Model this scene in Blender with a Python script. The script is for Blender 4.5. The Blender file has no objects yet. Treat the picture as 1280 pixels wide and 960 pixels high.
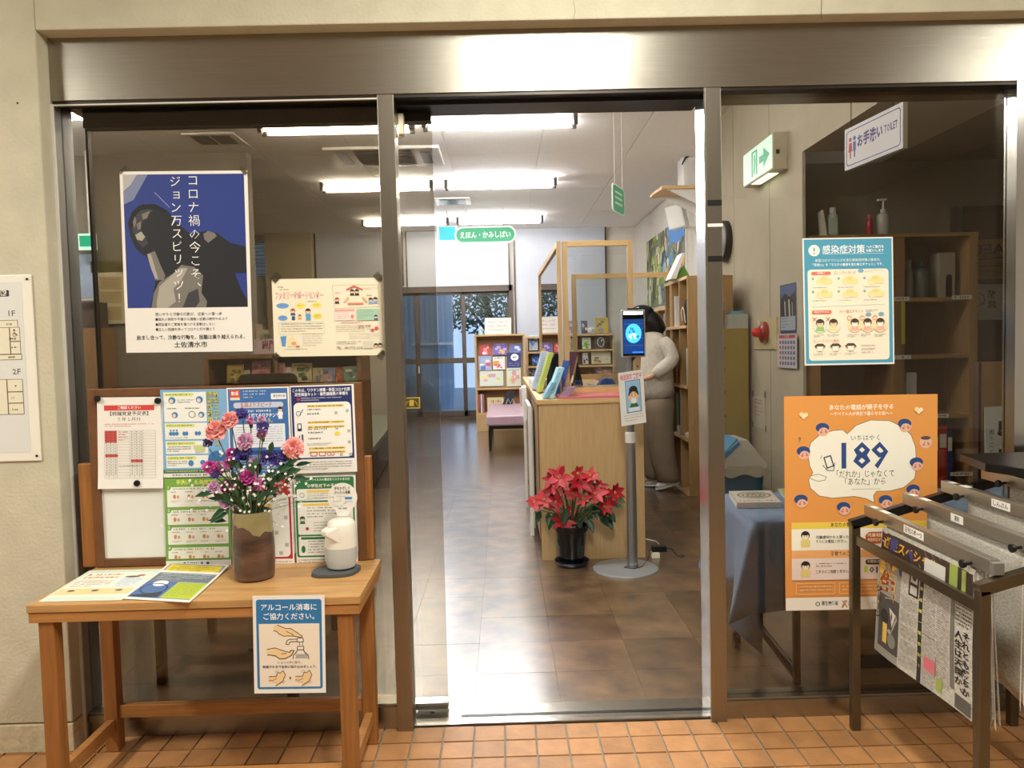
import bpy, math, random
from mathutils import Vector, Matrix
random.seed(7)
SC = bpy.context.scene
COL = SC.collection
R = math.radians
PI = math.pi

# ------------------------------------------------------------------ camera, world, lights, exposure
F, PITCH, ROLL, YAW = 961.0, R(2.9), R(1.4), R(0.6)
CAM = Vector((0, -2.48, 1.24))
_fw = Vector((math.sin(YAW)*math.cos(PITCH), math.cos(YAW)*math.cos(PITCH), -math.sin(PITCH)))
_rt = Vector((math.cos(YAW), -math.sin(YAW), 0)); _up = _rt.cross(_fw)
_r2 = _rt*math.cos(ROLL) - _up*math.sin(ROLL); _u2 = _rt*math.sin(ROLL) + _up*math.cos(ROLL)
cd = bpy.data.cameras.new('camera'); cd.sensor_width = 36; cd.lens = F/1280*36
cd.clip_start = 0.05; cd.clip_end = 200
cam = bpy.data.objects.new('camera', cd); COL.objects.link(cam)
cam.matrix_world = Matrix(((_r2.x, _u2.x, -_fw.x, CAM.x), (_r2.y, _u2.y, -_fw.y, CAM.y), (_r2.z, _u2.z, -_fw.z, CAM.z), (0, 0, 0, 1)))
SC.camera = cam

W = bpy.data.worlds.new('world'); SC.world = W; W.use_nodes = True
bg = W.node_tree.nodes['Background']; bg.inputs[0].default_value = (0.7, 0.82, 1.0, 1); bg.inputs[1].default_value = 1.1

def area(name, loc, target, sx, sy, power, color):
    l = bpy.data.lights.new(name, 'AREA'); l.shape = 'RECTANGLE'; l.size = sx; l.size_y = sy; l.energy = power; l.color = color
    o = bpy.data.objects.new(name, l); COL.objects.link(o); o.location = loc
    o.rotation_euler = (Vector(target) - Vector(loc)).to_track_quat('-Z', 'Y').to_euler(); return o
# ceiling lamp of the entrance hall; both side lamps are added to light it
area('hall_light', (0.25, -1.55, 2.74), (0.25, -1.55, 0), 0.25, 1.2, 62, (1.0, 0.97, 0.86))
area('hall_light', (-2.9, -1.6, 2.74), (-2.9, -1.6, 0), 0.25, 1.2, 62, (1.0, 0.97, 0.86))
area('hall_light', (3.0, -1.6, 2.74), (3.0, -1.6, 0), 0.25, 1.2, 40, (1.0, 0.97, 0.86))
TUBE = 82.0
vs = SC.view_settings; vs.view_transform = 'Standard'; vs.look = 'None'; vs.exposure = 0.35; vs.gamma = 1.0; vs.use_curve_mapping = False
SC.display_settings.display_device = 'sRGB'
SC.cycles.use_denoising = True
SC.cycles.max_bounces = 10; SC.cycles.transparent_max_bounces = 16
SC.cycles.sample_clamp_indirect = 6.0

def at(px, py, Y):
    d = _r2*(px-640) + _u2*(480-py) + _fw*F
    return CAM + d*((Y-CAM.y)/d.y)
def atz(px, py, z):
    d = _r2*(px-640) + _u2*(480-py) + _fw*F
    return CAM + d*((z-CAM.z)/d.z)
def atx(px, py, x):
    d = _r2*(px-640) + _u2*(480-py) + _fw*F
    return CAM + d*((x-CAM.x)/d.x)

# ------------------------------------------------------------------ materials
def lin(hexs):
    hexs = hexs.lstrip('#'); c = [int(hexs[i:i+2], 16)/255 for i in (0, 2, 4)]
    return tuple(v/12.92 if v <= .04045 else ((v+.055)/1.055)**2.4 for v in c) + (1,)
_m = {}
def mat(name, col='#888888', rough=.5, metal=0, noise=None, var=.12, bump=0, bscale=40, stretch=(1, 1, 1), emit=0, trans=0, coat=0, rand=0, spec=None, aniso=0, col2=None, world=False):
    if name in _m: return _m[name]
    m = bpy.data.materials.new(name); m.use_nodes = True; nt = m.node_tree; N = nt.nodes; L = nt.links
    b = N['Principled BSDF']; c = lin(col)
    b.inputs['Base Color'].default_value = c; b.inputs['Roughness'].default_value = rough; b.inputs['Metallic'].default_value = metal
    if spec is not None: b.inputs['Specular IOR Level'].default_value = spec
    if coat: b.inputs['Coat Weight'].default_value = coat
    if trans: b.inputs['Transmission Weight'].default_value = trans
    if emit:
        b.inputs['Emission Color'].default_value = c; b.inputs['Emission Strength'].default_value = emit
    tc = N.new('ShaderNodeTexCoord'); mp = N.new('ShaderNodeMapping'); mp.inputs['Scale'].default_value = stretch
    if world: L.new(N.new('ShaderNodeNewGeometry').outputs['Position'], mp.inputs[0])
    else: L.new(tc.outputs['Object'], mp.inputs[0])
    if noise:
        nz = N.new('ShaderNodeTexNoise'); nz.inputs['Scale'].default_value = noise; nz.inputs['Detail'].default_value = 6
        L.new(mp.outputs[0], nz.inputs['Vector'])
        rp = N.new('ShaderNodeValToRGB')
        d = tuple(max(0, v*(1-var)) for v in c[:3])+(1,); u = tuple(min(1, v*(1+var)) for v in c[:3])+(1,)
        if col2: d = lin(col2); u = c
        rp.color_ramp.elements[0].position = .3; rp.color_ramp.elements[1].position = .7
        rp.color_ramp.elements[0].color = d; rp.color_ramp.elements[1].color = u
        L.new(nz.outputs['Fac'], rp.inputs[0]); src = rp.outputs[0]
        if rand:
            oi = N.new('ShaderNodeObjectInfo'); hs = N.new('ShaderNodeHueSaturation'); mr = N.new('ShaderNodeMapRange')
            mr.inputs['To Min'].default_value = 1-rand; mr.inputs['To Max'].default_value = 1+rand
            L.new(oi.outputs['Random'], mr.inputs[0]); L.new(mr.outputs[0], hs.inputs['Value']); L.new(src, hs.inputs['Color']); src = hs.outputs[0]
        L.new(src, b.inputs['Base Color'])
    if bump:
        n2 = N.new('ShaderNodeTexNoise'); n2.inputs['Scale'].default_value = bscale; n2.inputs['Detail'].default_value = 5
        L.new(mp.outputs[0], n2.inputs['Vector'])
        bp = N.new('ShaderNodeBump'); bp.inputs['Strength'].default_value = bump; bp.inputs['Distance'].default_value = .01
        L.new(n2.outputs['Fac'], bp.inputs['Height']); L.new(bp.outputs[0], b.inputs['Normal'])
    _m[name] = m; return m
def ink(hexs, rough=.55):
    return mat('print_'+hexs.strip('#'), hexs, rough)

stucco = mat('stucco', '#c4bfa8', .9, noise=9, var=.07, bump=.25, bscale=90)
stone_base = mat('terrazzo_base', '#c9bea0', .8, noise=45, var=.14, bump=.3, bscale=60)
steel = mat('brushed_steel', '#a5a197', .27, 1, noise=5, var=.05, bump=.06, bscale=30, stretch=(1, 1, 60))
steelv = mat('brushed_steel_vertical', '#9c978c', .3, 1, noise=5, var=.05, bump=.05, bscale=30, stretch=(60, 60, 1))
steel_dk = mat('dark_steel', '#3d3934', .38, .8, noise=8, var=.1)
chrome = mat('bright_steel', '#d0cfcc', .18, 1, noise=8, var=.03)
white_metal = mat('white_enamel', '#dedcd6', .4, noise=5, var=.03)
black = mat('black_plastic', '#0d0d0f', .4, noise=20, var=.2)
blackm = mat('black_metal', '#1a1715', .35, .3, noise=20, var=.2)
tilem = mat('terracotta_tile', '#ab7a4c', .5, noise=14, var=.15, bump=.12, bscale=50, rand=.16, world=True)
grout = mat('grout', '#8e8473', .9, noise=40, var=.1)
vinyl = mat('brown_vinyl', '#775d40', .3, noise=7, rand=.26, col2='#413023', coat=.9, world=True)
vinyl_far = mat('brown_vinyl_far', '#74604b', .22, noise=2.6, bump=.04, bscale=12, col2='#503d2e', coat=.2)
ceilm = mat('ceiling_board', '#f2f0ed', .9, noise=60, var=.05, bump=.25, bscale=260)
hallp = mat('hall_paint', '#cfcdc8', .9, noise=6, var=.04)
inwall = mat('inner_plaster', '#cfc8bc', .85, noise=7, var=.04, bump=.12, bscale=60)
rwall = mat('grey_plaster', '#cbc3b4', .88, noise=6, var=.06, bump=.2, bscale=60)
greywall = mat('mid_grey_wall', '#8a8378', .85, noise=5, var=.05)  # even grey of the left walls, plaster joints and louvers
alcove = mat('alcove_dimmed_paint', '#928b7b', .9, noise=6, var=.06)  # dimness of the alcove is darkened into this wall colour
screenm = mat('roll_screen', '#bdbfc7', .8, noise=8, var=.02)
dkframe = mat('bronze_frame', '#4a4038', .45, .5, noise=8, var=.08)
woodtab = mat('table_wood', '#a87440', .42, noise=6, var=.2, stretch=(1, 14, 14), bump=.05, bscale=30)
woodtop = mat('table_top_wood', '#b98d58', .4, noise=5, var=.2, stretch=(1, 12, 12), bump=.06, bscale=30)
woodleg = mat('leg_wood', '#94602f', .45, noise=6, var=.2, stretch=(14, 14, 1), bump=.05, bscale=30)
board_wood = mat('board_wood', '#6b4526', .5, noise=7, var=.2, stretch=(3, 3, 3))
birch = mat('birch_ply', '#bf9f70', .42, noise=5, var=.1, stretch=(20, 20, 1))
birchh = mat('birch_edge', '#d0ab74', .45, noise=6, var=.1, stretch=(1, 6, 12))
oak = mat('shelf_oak', '#a98556', .5, noise=6, var=.12, stretch=(12, 12, 1))
oakd = mat('dark_shelf_oak', '#93704a', .55, noise=6, var=.14, stretch=(12, 12, 1))
shback = mat('shelf_back', '#7c5f3e', .6, noise=6, var=.14, stretch=(12, 12, 1))
doorbr = mat('brown_door', '#4c3620', .5, noise=6, var=.15, stretch=(10, 10, 1))
olive = mat('olive_panel', '#a38f4c', .55, noise=5, var=.05)
clothm = mat('blue_cloth', '#7f97bd', .9, noise=20, var=.06, bump=.2, bscale=300)
mauve = mat('mauve_vinyl', '#b294a0', .38, noise=14, var=.05)
paper = mat('paper', '#ece9e2', .75, noise=4, var=.02)
creampaper = mat('cream_paper', '#e9e2c9', .75, noise=4, var=.02)
newsp = mat('newsprint', '#b3aea3', .85, noise=90, var=.28, stretch=(1, 1, 3))
tubem = mat('lamp_tube', '#ffffff', .5, emit=TUBE)
screen_on = mat('lit_screen', '#2b6cff', .3, emit=1.0)
screen_lt = mat('lit_screen_light', '#9bdcff', .3, emit=2.0)
led = mat('led_bar', '#f2f8ff', .3, emit=6)
signgreen = mat('lit_sign_green', '#18a884', .4, emit=.55)
signwhite = mat('lit_sign_white', '#c8f5e6', .4, emit=.85)
knit = mat('cream_knit', '#d9cfbe', .95, noise=40, var=.08, bump=.6, bscale=120)
trouser = mat('khaki_cotton', '#8f7d68', .9, noise=10, var=.08, bump=.15, bscale=80)
skin = mat('skin', '#d9a98a', .6, noise=10, var=.03)
hairm = mat('black_hair', '#0c0a0b', .35, noise=60, var=.3, stretch=(8, 8, 1))
shoe = mat('white_leather', '#dcdad2', .5, noise=10, var=.03)
redleaf = mat('red_bract', '#a90d22', .5, noise=14, var=.2, rand=.18)
greenleaf = mat('green_leaf', '#20482a', .45, noise=14, var=.25, rand=.3)
stemm = mat('green_stem', '#4a5c33', .6, noise=14, var=.2)
potblack = mat('glossy_black_pot', '#0a0d12', .15, noise=10, var=.2, coat=.5)
siding = mat('pale_blue_siding', '#a9bcd2', .6, noise=5, var=.04)
treeleaf = mat('tree_leaf', '#3c5a3c', .6, noise=4, var=.3, rand=.2)
concrete = mat('concrete_ground', '#8e97a0', .9, noise=4, var=.1)

def glass_mat(name, tint, refl=1.0, rough=0.0):
    m = bpy.data.materials.new(name); m.use_nodes = True; nt = m.node_tree; N = nt.nodes; L = nt.links
    N.remove(N['Principled BSDF']); out = N['Material Output']
    t = N.new('ShaderNodeBsdfTransparent'); t.inputs[0].default_value = lin(tint)
    g = N.new('ShaderNodeBsdfGlossy'); g.inputs['Roughness'].default_value = rough
    g.inputs[0].default_value = (refl, refl, refl, 1)
    fr = N.new('ShaderNodeFresnel'); fr.inputs[0].default_value = 1.5
    mx = N.new('ShaderNodeMixShader'); L.new(fr.outputs[0], mx.inputs[0]); L.new(t.outputs[0], mx.inputs[1]); L.new(g.outputs[0], mx.inputs[2])
    L.new(mx.outputs[0], out.inputs[0]); _m[name] = m; return m
glass = glass_mat('tinted_glass', '#e4e0d8')
clear = glass_mat('clear_acrylic', '#f2f4f4')
wglass = glass_mat('window_glass', '#dfe8f0')
tape = glass_mat('clear_tape', '#dcdad2', 1.0, .3)

# ------------------------------------------------------------------ mesh builder
class MB:
    def __init__(s): s.v = []; s.f = []; s.mi = []; s.mats = []; s.sm = []
    def m(s, mt):
        if mt not in s.mats: s.mats.append(mt)
        return s.mats.index(mt)
    def add(s, vs, fs, mt, smooth=False):
        o = len(s.v); k = s.m(mt); s.v += [tuple(v) for v in vs]
        for f in fs: s.f.append([i+o for i in f]); s.mi.append(k); s.sm.append(smooth)
        return s
    def box(s, a, b, mt):
        x0, x1 = sorted((a[0], b[0])); y0, y1 = sorted((a[1], b[1])); z0, z1 = sorted((a[2], b[2]))
        vs = [(x, y, z) for z in (z0, z1) for y in (y0, y1) for x in (x0, x1)]
        return s.add(vs, [(0, 2, 3, 1), (4, 5, 7, 6), (0, 1, 5, 4), (2, 6, 7, 3), (0, 4, 6, 2), (1, 3, 7, 5)], mt)
    def obox(s, c, sz, M, mt):
        c = Vector(c); vs = [c + M @ Vector((x*sz[0]/2, y*sz[1]/2, z*sz[2]/2)) for z in (-1, 1) for y in (-1, 1) for x in (-1, 1)]
        return s.add(vs, [(0, 2, 3, 1), (4, 5, 7, 6), (0, 1, 5, 4), (2, 6, 7, 3), (0, 4, 6, 2), (1, 3, 7, 5)], mt)
    def beam(s, p0, p1, w, h, mt, up=(0, 0, 1)):
        p0 = Vector(p0); p1 = Vector(p1); d = (p1-p0).normalized(); u = Vector(up)
        sx = d.cross(u).normalized(); u = sx.cross(d)
        M = Matrix((sx, d, u)).transposed(); return s.obox((p0+p1)/2, (w, (p1-p0).length, h), M, mt)
    def tube(s, pts, r, mt, n=8, caps=True):
        pts = [Vector(p) for p in pts]; rs = r if isinstance(r, (list, tuple)) else [r]*len(pts)
        vs = []; fs = []; prev = None
        for i, p in enumerate(pts):
            d = (pts[min(i+1, len(pts)-1)] - pts[max(i-1, 0)]).normalized()
            if prev is None: a = d.orthogonal().normalized()
            else:
                a = prev - d*prev.dot(d)
                a = a.normalized() if a.length > 1e-6 else d.orthogonal().normalized()
            prev = a; b = d.cross(a)
            for k in range(n):
                t = 2*PI*k/n; vs.append(p + (a*math.cos(t)+b*math.sin(t))*rs[i])
        for i in range(len(pts)-1):
            for k in range(n): fs.append((i*n+k, i*n+(k+1) % n, (i+1)*n+(k+1) % n, (i+1)*n+k))
        if caps: fs.append(tuple(range(n))[::-1]); fs.append(tuple((len(pts)-1)*n+k for k in range(n)))
        return s.add(vs, fs, mt, True)
    def lathe(s, prof, c, mt, n=28, sx=1, sy=1, M=None):
        c = Vector(c); vs = []; fs = []
        for r, z in prof:
            for k in range(n):
                t = 2*PI*k/n; p = Vector((r*math.cos(t)*sx, r*math.sin(t)*sy, z))
                vs.append(c + (M @ p if M else p))
        for i in range(len(prof)-1):
            for k in range(n): fs.append((i*n+k, i*n+(k+1) % n, (i+1)*n+(k+1) % n, (i+1)*n+k))
        if prof[0][0] > 1e-5: fs.append(tuple(range(n))[::-1])
        if prof[-1][0] > 1e-5: fs.append(tuple((len(prof)-1)*n+k for k in range(n)))
        return s.add(vs, fs, mt, True)
    def loft(s, secs, mt, n=16, caps=True):   # secs: (center, rx, ry, optional axis x, axis y)
        vs = []; fs = []
        for q in secs:
            c = Vector(q[0]); ax = Vector(q[3]) if len(q) > 3 else Vector((1, 0, 0)); ay = Vector(q[4]) if len(q) > 4 else Vector((0, 1, 0))
            for k in range(n):
                t = 2*PI*k/n; vs.append(c + ax*q[1]*math.cos(t) + ay*q[2]*math.sin(t))
        for i in range(len(secs)-1):
            for k in range(n): fs.append((i*n+k, i*n+(k+1) % n, (i+1)*n+(k+1) % n, (i+1)*n+k))
        if caps: fs.append(tuple(range(n))[::-1]); fs.append(tuple((len(secs)-1)*n+k for k in range(n)))
        return s.add(vs, fs, mt, True)
    def prism(s, pts, vec, mt):
        pts = [Vector(p) for p in pts]; vec = Vector(vec); n = len(pts)
        vs = pts + [p+vec for p in pts]
        fs = [tuple(range(n))[::-1], tuple(range(n, 2*n))] + [(i, (i+1) % n, n+(i+1) % n, n+i) for i in range(n)]
        return s.add(vs, fs, mt)
    def grid(s, fn, nu, nv, mt, smooth=True):
        vs = [fn(i/nu, j/nv) for j in range(nv+1) for i in range(nu+1)]
        fs = [(j*(nu+1)+i, j*(nu+1)+i+1, (j+1)*(nu+1)+i+1, (j+1)*(nu+1)+i) for j in range(nv) for i in range(nu)]
        return s.add(vs, fs, mt, smooth)
    def build(s, name, parent=None, bevel=0, solid=0, subsurf=0, ang=40, kind=None, label=None):
        me = bpy.data.meshes.new(name); me.from_pydata([tuple(v) for v in s.v], [], s.f)
        for mt in s.mats: me.materials.append(mt)
        me.polygons.foreach_set('material_index', s.mi); me.polygons.foreach_set('use_smooth', s.sm)
        me.update()
        if any(s.sm): me.set_sharp_from_angle(angle=R(ang))
        o = bpy.data.objects.new(name, me); COL.objects.link(o)
        if parent is not None: adopt(o, parent)
        if solid: md = o.modifiers.new('solid', 'SOLIDIFY'); md.thickness = solid; md.offset = 0
        if bevel: md = o.modifiers.new('bevel', 'BEVEL'); md.width = bevel; md.segments = 2; md.limit_method = 'ANGLE'; md.angle_limit = R(35)
        if subsurf: md = o.modifiers.new('sub', 'SUBSURF'); md.levels = subsurf; md.render_levels = subsurf
        if kind: o['kind'] = kind
        if label: o['label'] = label
        return o
def worldloc(o):
    v = Vector(o.location)
    if o.parent: v += o.matrix_parent_inverse.to_translation() + worldloc(o.parent)
    return v
def adopt(o, parent):
    # every parent here sits unrotated at its location; meshes are written in world coordinates
    o.parent = parent; o.matrix_parent_inverse = Matrix.Translation(-worldloc(parent))
def tag(o, label, cat, group=None):
    o['label'] = label; o['category'] = cat
    if group: o['group'] = group
    return o
def thing(name, label, cat, loc=(0, 0, 0), group=None):
    o = bpy.data.objects.new(name, None); COL.objects.link(o); o.location = loc; o.empty_display_size = .1
    return tag(o, label, cat, group)

# ------------------------------------------------------------------ printed sheets
_txt = {}
def glyphs(st, bold):
    k = (st, bold)
    if k not in _txt:
        c = bpy.data.curves.new('t', 'FONT'); c.body = st; c.size = 1; c.offset = bold; c.resolution_u = 1
        o = bpy.data.objects.new('t', c); me = bpy.data.meshes.new_from_object(o)
        vs = [(v.co.x, v.co.y) for v in me.vertices]; fs = [tuple(p.vertices) for p in me.polygons]
        bpy.data.objects.remove(o); bpy.data.meshes.remove(me); bpy.data.curves.remove(c)
        _txt[k] = (vs, fs)
    return _txt[k]
class Sheet:
    """flat printed sheet: drawn in design units (u right, v down), mapped on to a real sheet of w x h metres"""
    def __init__(s, W, H, base, sub=(1, 1)):
        s.W = W; s.H = H; s.items = []; s.base = base; s.layer = 0; s.sub = sub
    def _add(s, vs, fs, col, lay=None):
        if lay is None: s.layer += 1; lay = s.layer
        s.items.append((vs, fs, ink(col) if isinstance(col, str) else col, lay)); return s
    def up(s): s.layer += 1; return s
    def rect(s, a, b, c, d, col, lay=None):
        a, c = max(0, min(a, c)), min(s.W, max(a, c)); b, d = max(0, min(b, d)), min(s.H, max(b, d))
        nx = max(1, int((c-a)/s.W*s.sub[0]+.99)) if s.sub[0] > 1 else 1; ny = max(1, int((d-b)/s.H*s.sub[1]+.99)) if s.sub[1] > 1 else 1
        vs = [(a+(c-a)*i/nx, b+(d-b)*j/ny) for j in range(ny+1) for i in range(nx+1)]
        fs = [(j*(nx+1)+i, (j+1)*(nx+1)+i, (j+1)*(nx+1)+i+1, j*(nx+1)+i+1) for j in range(ny) for i in range(nx)]
        return s._add(vs, fs, col, lay)
    def rrect(s, a, b, c, d, r, col, lay=None):
        pts = []
        for cx, cy, t0 in ((c-r, b+r, -90), (c-r, d-r, 0), (a+r, d-r, 90), (a+r, b+r, 180)):
            for k in range(5): t = R(t0+k*22.5); pts.append((cx+r*math.cos(t), cy+r*math.sin(t)))
        return s._add(pts[::-1], [tuple(range(len(pts)))], col, lay)
    def ell(s, cx, cy, rx, ry, col, lay=None, t0=0, t1=360, n=20):
        pts = [(cx+rx*math.cos(R(t0+(t1-t0)*k/n)), cy+ry*math.sin(R(t0+(t1-t0)*k/n))) for k in range(n if t1-t0 == 360 else n+1)]
        return s._add(pts[::-1], [tuple(range(len(pts)))], col, lay)
    def ring(s, cx, cy, rx, ry, w, col, lay=None, n=24):
        vs = []
        for k in range(n):
            t = 2*PI*k/n; vs += [(cx+rx*math.cos(t), cy+ry*math.sin(t)), (cx+(rx-w)*math.cos(t), cy+(ry-w)*math.sin(t))]
        return s._add(vs, [(2*k, 2*k+1, (2*k+3) % (2*n), (2*k+2) % (2*n)) for k in range(n)], col, lay)
    def poly(s, pts, col, lay=None):
        a = sum(pts[i][0]*pts[(i+1) % len(pts)][1]-pts[(i+1) % len(pts)][0]*pts[i][1] for i in range(len(pts)))
        if a > 0: pts = pts[::-1]
        return s._add(list(pts), [tuple(range(len(pts)))], col, lay)
    def line(s, pts, w, col, lay=None):
        if lay is None: s.layer += 1; lay = s.layer
        for (x0, y0), (x1, y1) in zip(pts, pts[1:]):
            L = math.hypot(x1-x0, y1-y0) or 1; nx, ny = -(y1-y0)/L*w/2, (x1-x0)/L*w/2; ex, ey = (x1-x0)/L*w*.3, (y1-y0)/L*w*.3
            s._add([(x0+nx-ex, y0+ny-ey), (x1+nx+ex, y1+ny+ey), (x1-nx+ex, y1-ny+ey), (x0-nx-ex, y0-ny-ey)], [(0, 1, 2, 3)], col, lay)
        return s
    def text(s, st, u, v, size, col, bold=.0, fit=None, align='L', mirror=False, lay=None):
        """u,v: top left of the line's em box (or its centre top with align C)"""
        vs, fs = glyphs(st, bold)
        if not vs: return s
        x0 = min(p[0] for p in vs); x1 = max(p[0] for p in vs); wd = x1-x0
        k = (fit/wd if fit else size); tw = wd*k
        off = u - (tw/2 if align == 'C' else (tw if align == 'R' else 0))
        out = [((off+(x1-x if mirror else x-x0)*k), v+size*.84-y*size) for x, y in vs]
        if mirror: fs = [f[::-1] for f in fs]
        return s._add(out, fs, col, lay)
    def vtext(s, st, uc, v, size, col, bold=0, pitch=None):
        s.layer += 1; lay = s.layer
        for k, ch in enumerate(st):
            vs, fs = glyphs(ch, bold); xs = [p[0] for p in vs]; ys = [p[1] for p in vs]; cx = (min(xs)+max(xs))/2
            vv = v+k*(pitch or size)
            if ch in '、。': out = [(uc+size*.1+(x-min(xs))*size*1.1, vv+size*.1+(max(ys)-y)*size*1.1) for x, y in vs]
            elif ch == 'ー':
                cy = (min(ys)+max(ys))/2; out = [(uc+(y-cy)*size, vv+size*.5+(x-cx)*size) for x, y in vs]; fs = [f for f in fs]
            elif ch in 'ッョャュ': out = [(uc+size*.05+(x-cx)*size, vv+size*.78-y*size) for x, y in vs]
            else: out = [(uc+(x-cx)*size, vv+size*.84-y*size) for x, y in vs]
            s._add(out, fs, col, lay)
        return s
    def greek(s, a, b, c, d, rows, col, fill=.5, jag=True):
        s.layer += 1; lay = s.layer; ph = (d-b)/rows; chh = ph*fill; vs = []; fs = []
        for r in range(rows):
            x = a; end = c if (not jag or r < rows-1) else a+(c-a)*random.uniform(.4, .85)
            while x < end:
                w = chh*random.uniform(.45, .95); w = min(w, c-x)
                if random.random() < .92:
                    y0 = b+r*ph+chh*random.uniform(0, .18); y1 = b+r*ph+chh*random.uniform(.8, 1); o = len(vs); t = w*random.uniform(.28, .5)
                    vs += [(x, y0), (x, y1), (x+t, y1), (x+t, y0)]; fs.append((o, o+1, o+2, o+3))
                    if random.random() < .6:
                        o = len(vs); ym = (y0+y1)/2; q = chh*.16; vs += [(x, ym-q), (x, ym+q), (x+w*.85, ym+q), (x+w*.85, ym-q)]; fs.append((o, o+1, o+2, o+3))
                x += w*1.12
        return s._add(vs, fs, col, lay)
    def face(s, u, v, r, hair='#3a3530', skn='#f0c9a5', body=None):
        if body: s._add([(u-r*1.15, v+r*2), (u+r*1.15, v+r*2), (u+r*.8, v+r*.8), (u-r*.8, v+r*.8)], [(0, 1, 2, 3)], body)
        s.ell(u, v-r*.12, r*1.08, r*1.05, hair); s.ell(u, v+r*.15, r*.82, r*.8, skn); s.up()
        s.ell(u, v-r*.5, r*.9, r*.45, hair, s.layer); s.up()
        for q in (-1, 1): s.ell(u+q*r*.3, v+r*.15, r*.09, r*.11, '#3a3530', s.layer, n=6)
        return s
    def build(s, name, TL, TR, BL, parent=None, thick=.0012, bend=None, back=None, step=.00003):
        TL, TR, BL = Vector(TL), Vector(TR), Vector(BL); ex = (TR-TL); ey = (BL-TL); n = ey.cross(ex).normalized()
        mb = MB()
        def mp(u, v, l):
            p = TL + ex*(u/s.W) + ey*(v/s.H); d = l*step
            if bend: d += bend(u/s.W, v/s.H)
            return p + n*d
        nx, ny = s.sub
        g = [mp(s.W*i/nx, s.H*j/ny, 0) for j in range(ny+1) for i in range(nx+1)]
        fs = [(j*(nx+1)+i, (j+1)*(nx+1)+i, (j+1)*(nx+1)+i+1, j*(nx+1)+i+1) for j in range(ny) for i in range(nx)]
        mb.add(g, fs, s.base); bk = back or s.base
        mb.add([p-n*thick for p in g], [f[::-1] for f in fs], bk)
        per = [i for i in range(nx+1)] + [(nx+1)*j+nx for j in range(1, ny+1)] + [(nx+1)*ny+i for i in range(nx-1, -1, -1)] + [(nx+1)*j for j in range(ny-1, 0, -1)]
        a = [g[i] for i in per]; q = len(a)
        mb.add(a+[p-n*thick for p in a], [(i, (i+1) % q, q+(i+1) % q, q+i) for i in range(q)], bk)
        for vs, fc, mt, lay in s.items: mb.add([mp(u, v, lay) for u, v in vs], fc, mt)
        return mb.build(name, parent)
def quad_at(tl, tr, bl, Y): return at(*tl, Y), at(*tr, Y), at(*bl, Y)

# ================================================================== THE SETTING
def struct(name, mb, parent=None, **k):
    o = mb.build(name, parent, **k)
    if parent is None: o['kind'] = 'structure'
    return o
def bx(name, a, b, mt, parent=None, **k): return struct(name, MB().box(a, b, mt), parent, **k)
CZ = 3.17           # library ceiling
# brick-patterned far parts of the two floors
def grid_mat(name, c1, c2, cm, w, hh, off, rough, ms=.02):
    m = mat(name, c1, rough, noise=9, var=.1); N = m.node_tree.nodes; L = m.node_tree.links
    b = N['Principled BSDF']; tc = [n for n in N if n.type == 'TEX_COORD'][0]
    mp = N.new('ShaderNodeMapping'); mp.inputs['Location'].default_value = off
    br = N.new('ShaderNodeTexBrick'); br.offset = 0; br.inputs['Scale'].default_value = 1; br.inputs['Brick Width'].default_value = w; br.inputs['Row Height'].default_value = hh
    br.inputs['Mortar Size'].default_value = w*ms; br.inputs['Color1'].default_value = lin(c1); br.inputs['Color2'].default_value = lin(c2); br.inputs['Mortar'].default_value = lin(cm)
    nz = [n for n in N if n.type == 'TEX_NOISE'][0]; mx = N.new('ShaderNodeMixRGB'); mx.blend_type = 'OVERLAY'; mx.inputs[0].default_value = .5
    L.new(tc.outputs['Object'], mp.inputs[0]); L.new(mp.outputs[0], br.inputs['Vector']); L.new(br.outputs['Color'], mx.inputs[1]); L.new(nz.outputs['Fac'], mx.inputs[2]); L.new(mx.outputs[0], b.inputs['Base Color'])
    return m
terr_far = grid_mat('terracotta_far', '#a97a4c', '#9a6c42', '#857a68', .098, .098, (0, 0, 0), .5, .05)
for _q in (vinyl,): _q.node_tree.nodes['Principled BSDF'].inputs['Coat Roughness'].default_value = .25; _q.node_tree.nodes['Principled BSDF'].inputs['Coat IOR'].default_value = 1.8
viny_far = grid_mat('vinyl_far_tiles', '#6d543b', '#59432f', '#3c2e22', .3, .3, (.13, .07, 0), .22, .01)
viny_far.node_tree.nodes['Principled BSDF'].inputs['Coat Weight'].default_value = 1.0; viny_far.node_tree.nodes['Principled BSDF'].inputs['Coat Roughness'].default_value = .27
viny_far.node_tree.nodes['Principled BSDF'].inputs['Coat IOR'].default_value = 1.8
fl = bx('floor', (-4, -6, -.12), (4, 0, -.005), grout)
P_ = .098
tile_me = None
for j in range(6):
    for i in range(-21, 20):
        x = -.22 + P_*i; y = -.026 - P_*(j+1) + .004
        if tile_me is None:
            o = MB().box((0, 0, -.006), (P_-.007, P_-.007, 0), tilem).build('tile', fl, bevel=.0012); tile_me = o.data; o.location = (x+.0035, y, .0012)
            o.matrix_parent_inverse = Matrix.Identity(4)
        else:
            o = bpy.data.objects.new('tile', tile_me); COL.objects.link(o); o.parent = fl; o.location = (x+.0035, y, random.uniform(0, .0014))
MB().box((-4, -6, -.005), (4, -.62, 0), terr_far).build('distant_tiling', fl)['kind'] = 'stuff'
MB().box((-4, -.62, -.005), (-2.29, 0, 0), terr_far).build('distant_tiling', fl)['kind'] = 'stuff'
MB().box((1.75, -.62, -.005), (4, 0, 0), terr_far).build('distant_tiling', fl)['kind'] = 'stuff'
fi = bx('floor', (-5.1, .0, -.12), (3.7, 10.62, -.002), viny_far)
vt = None
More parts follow.
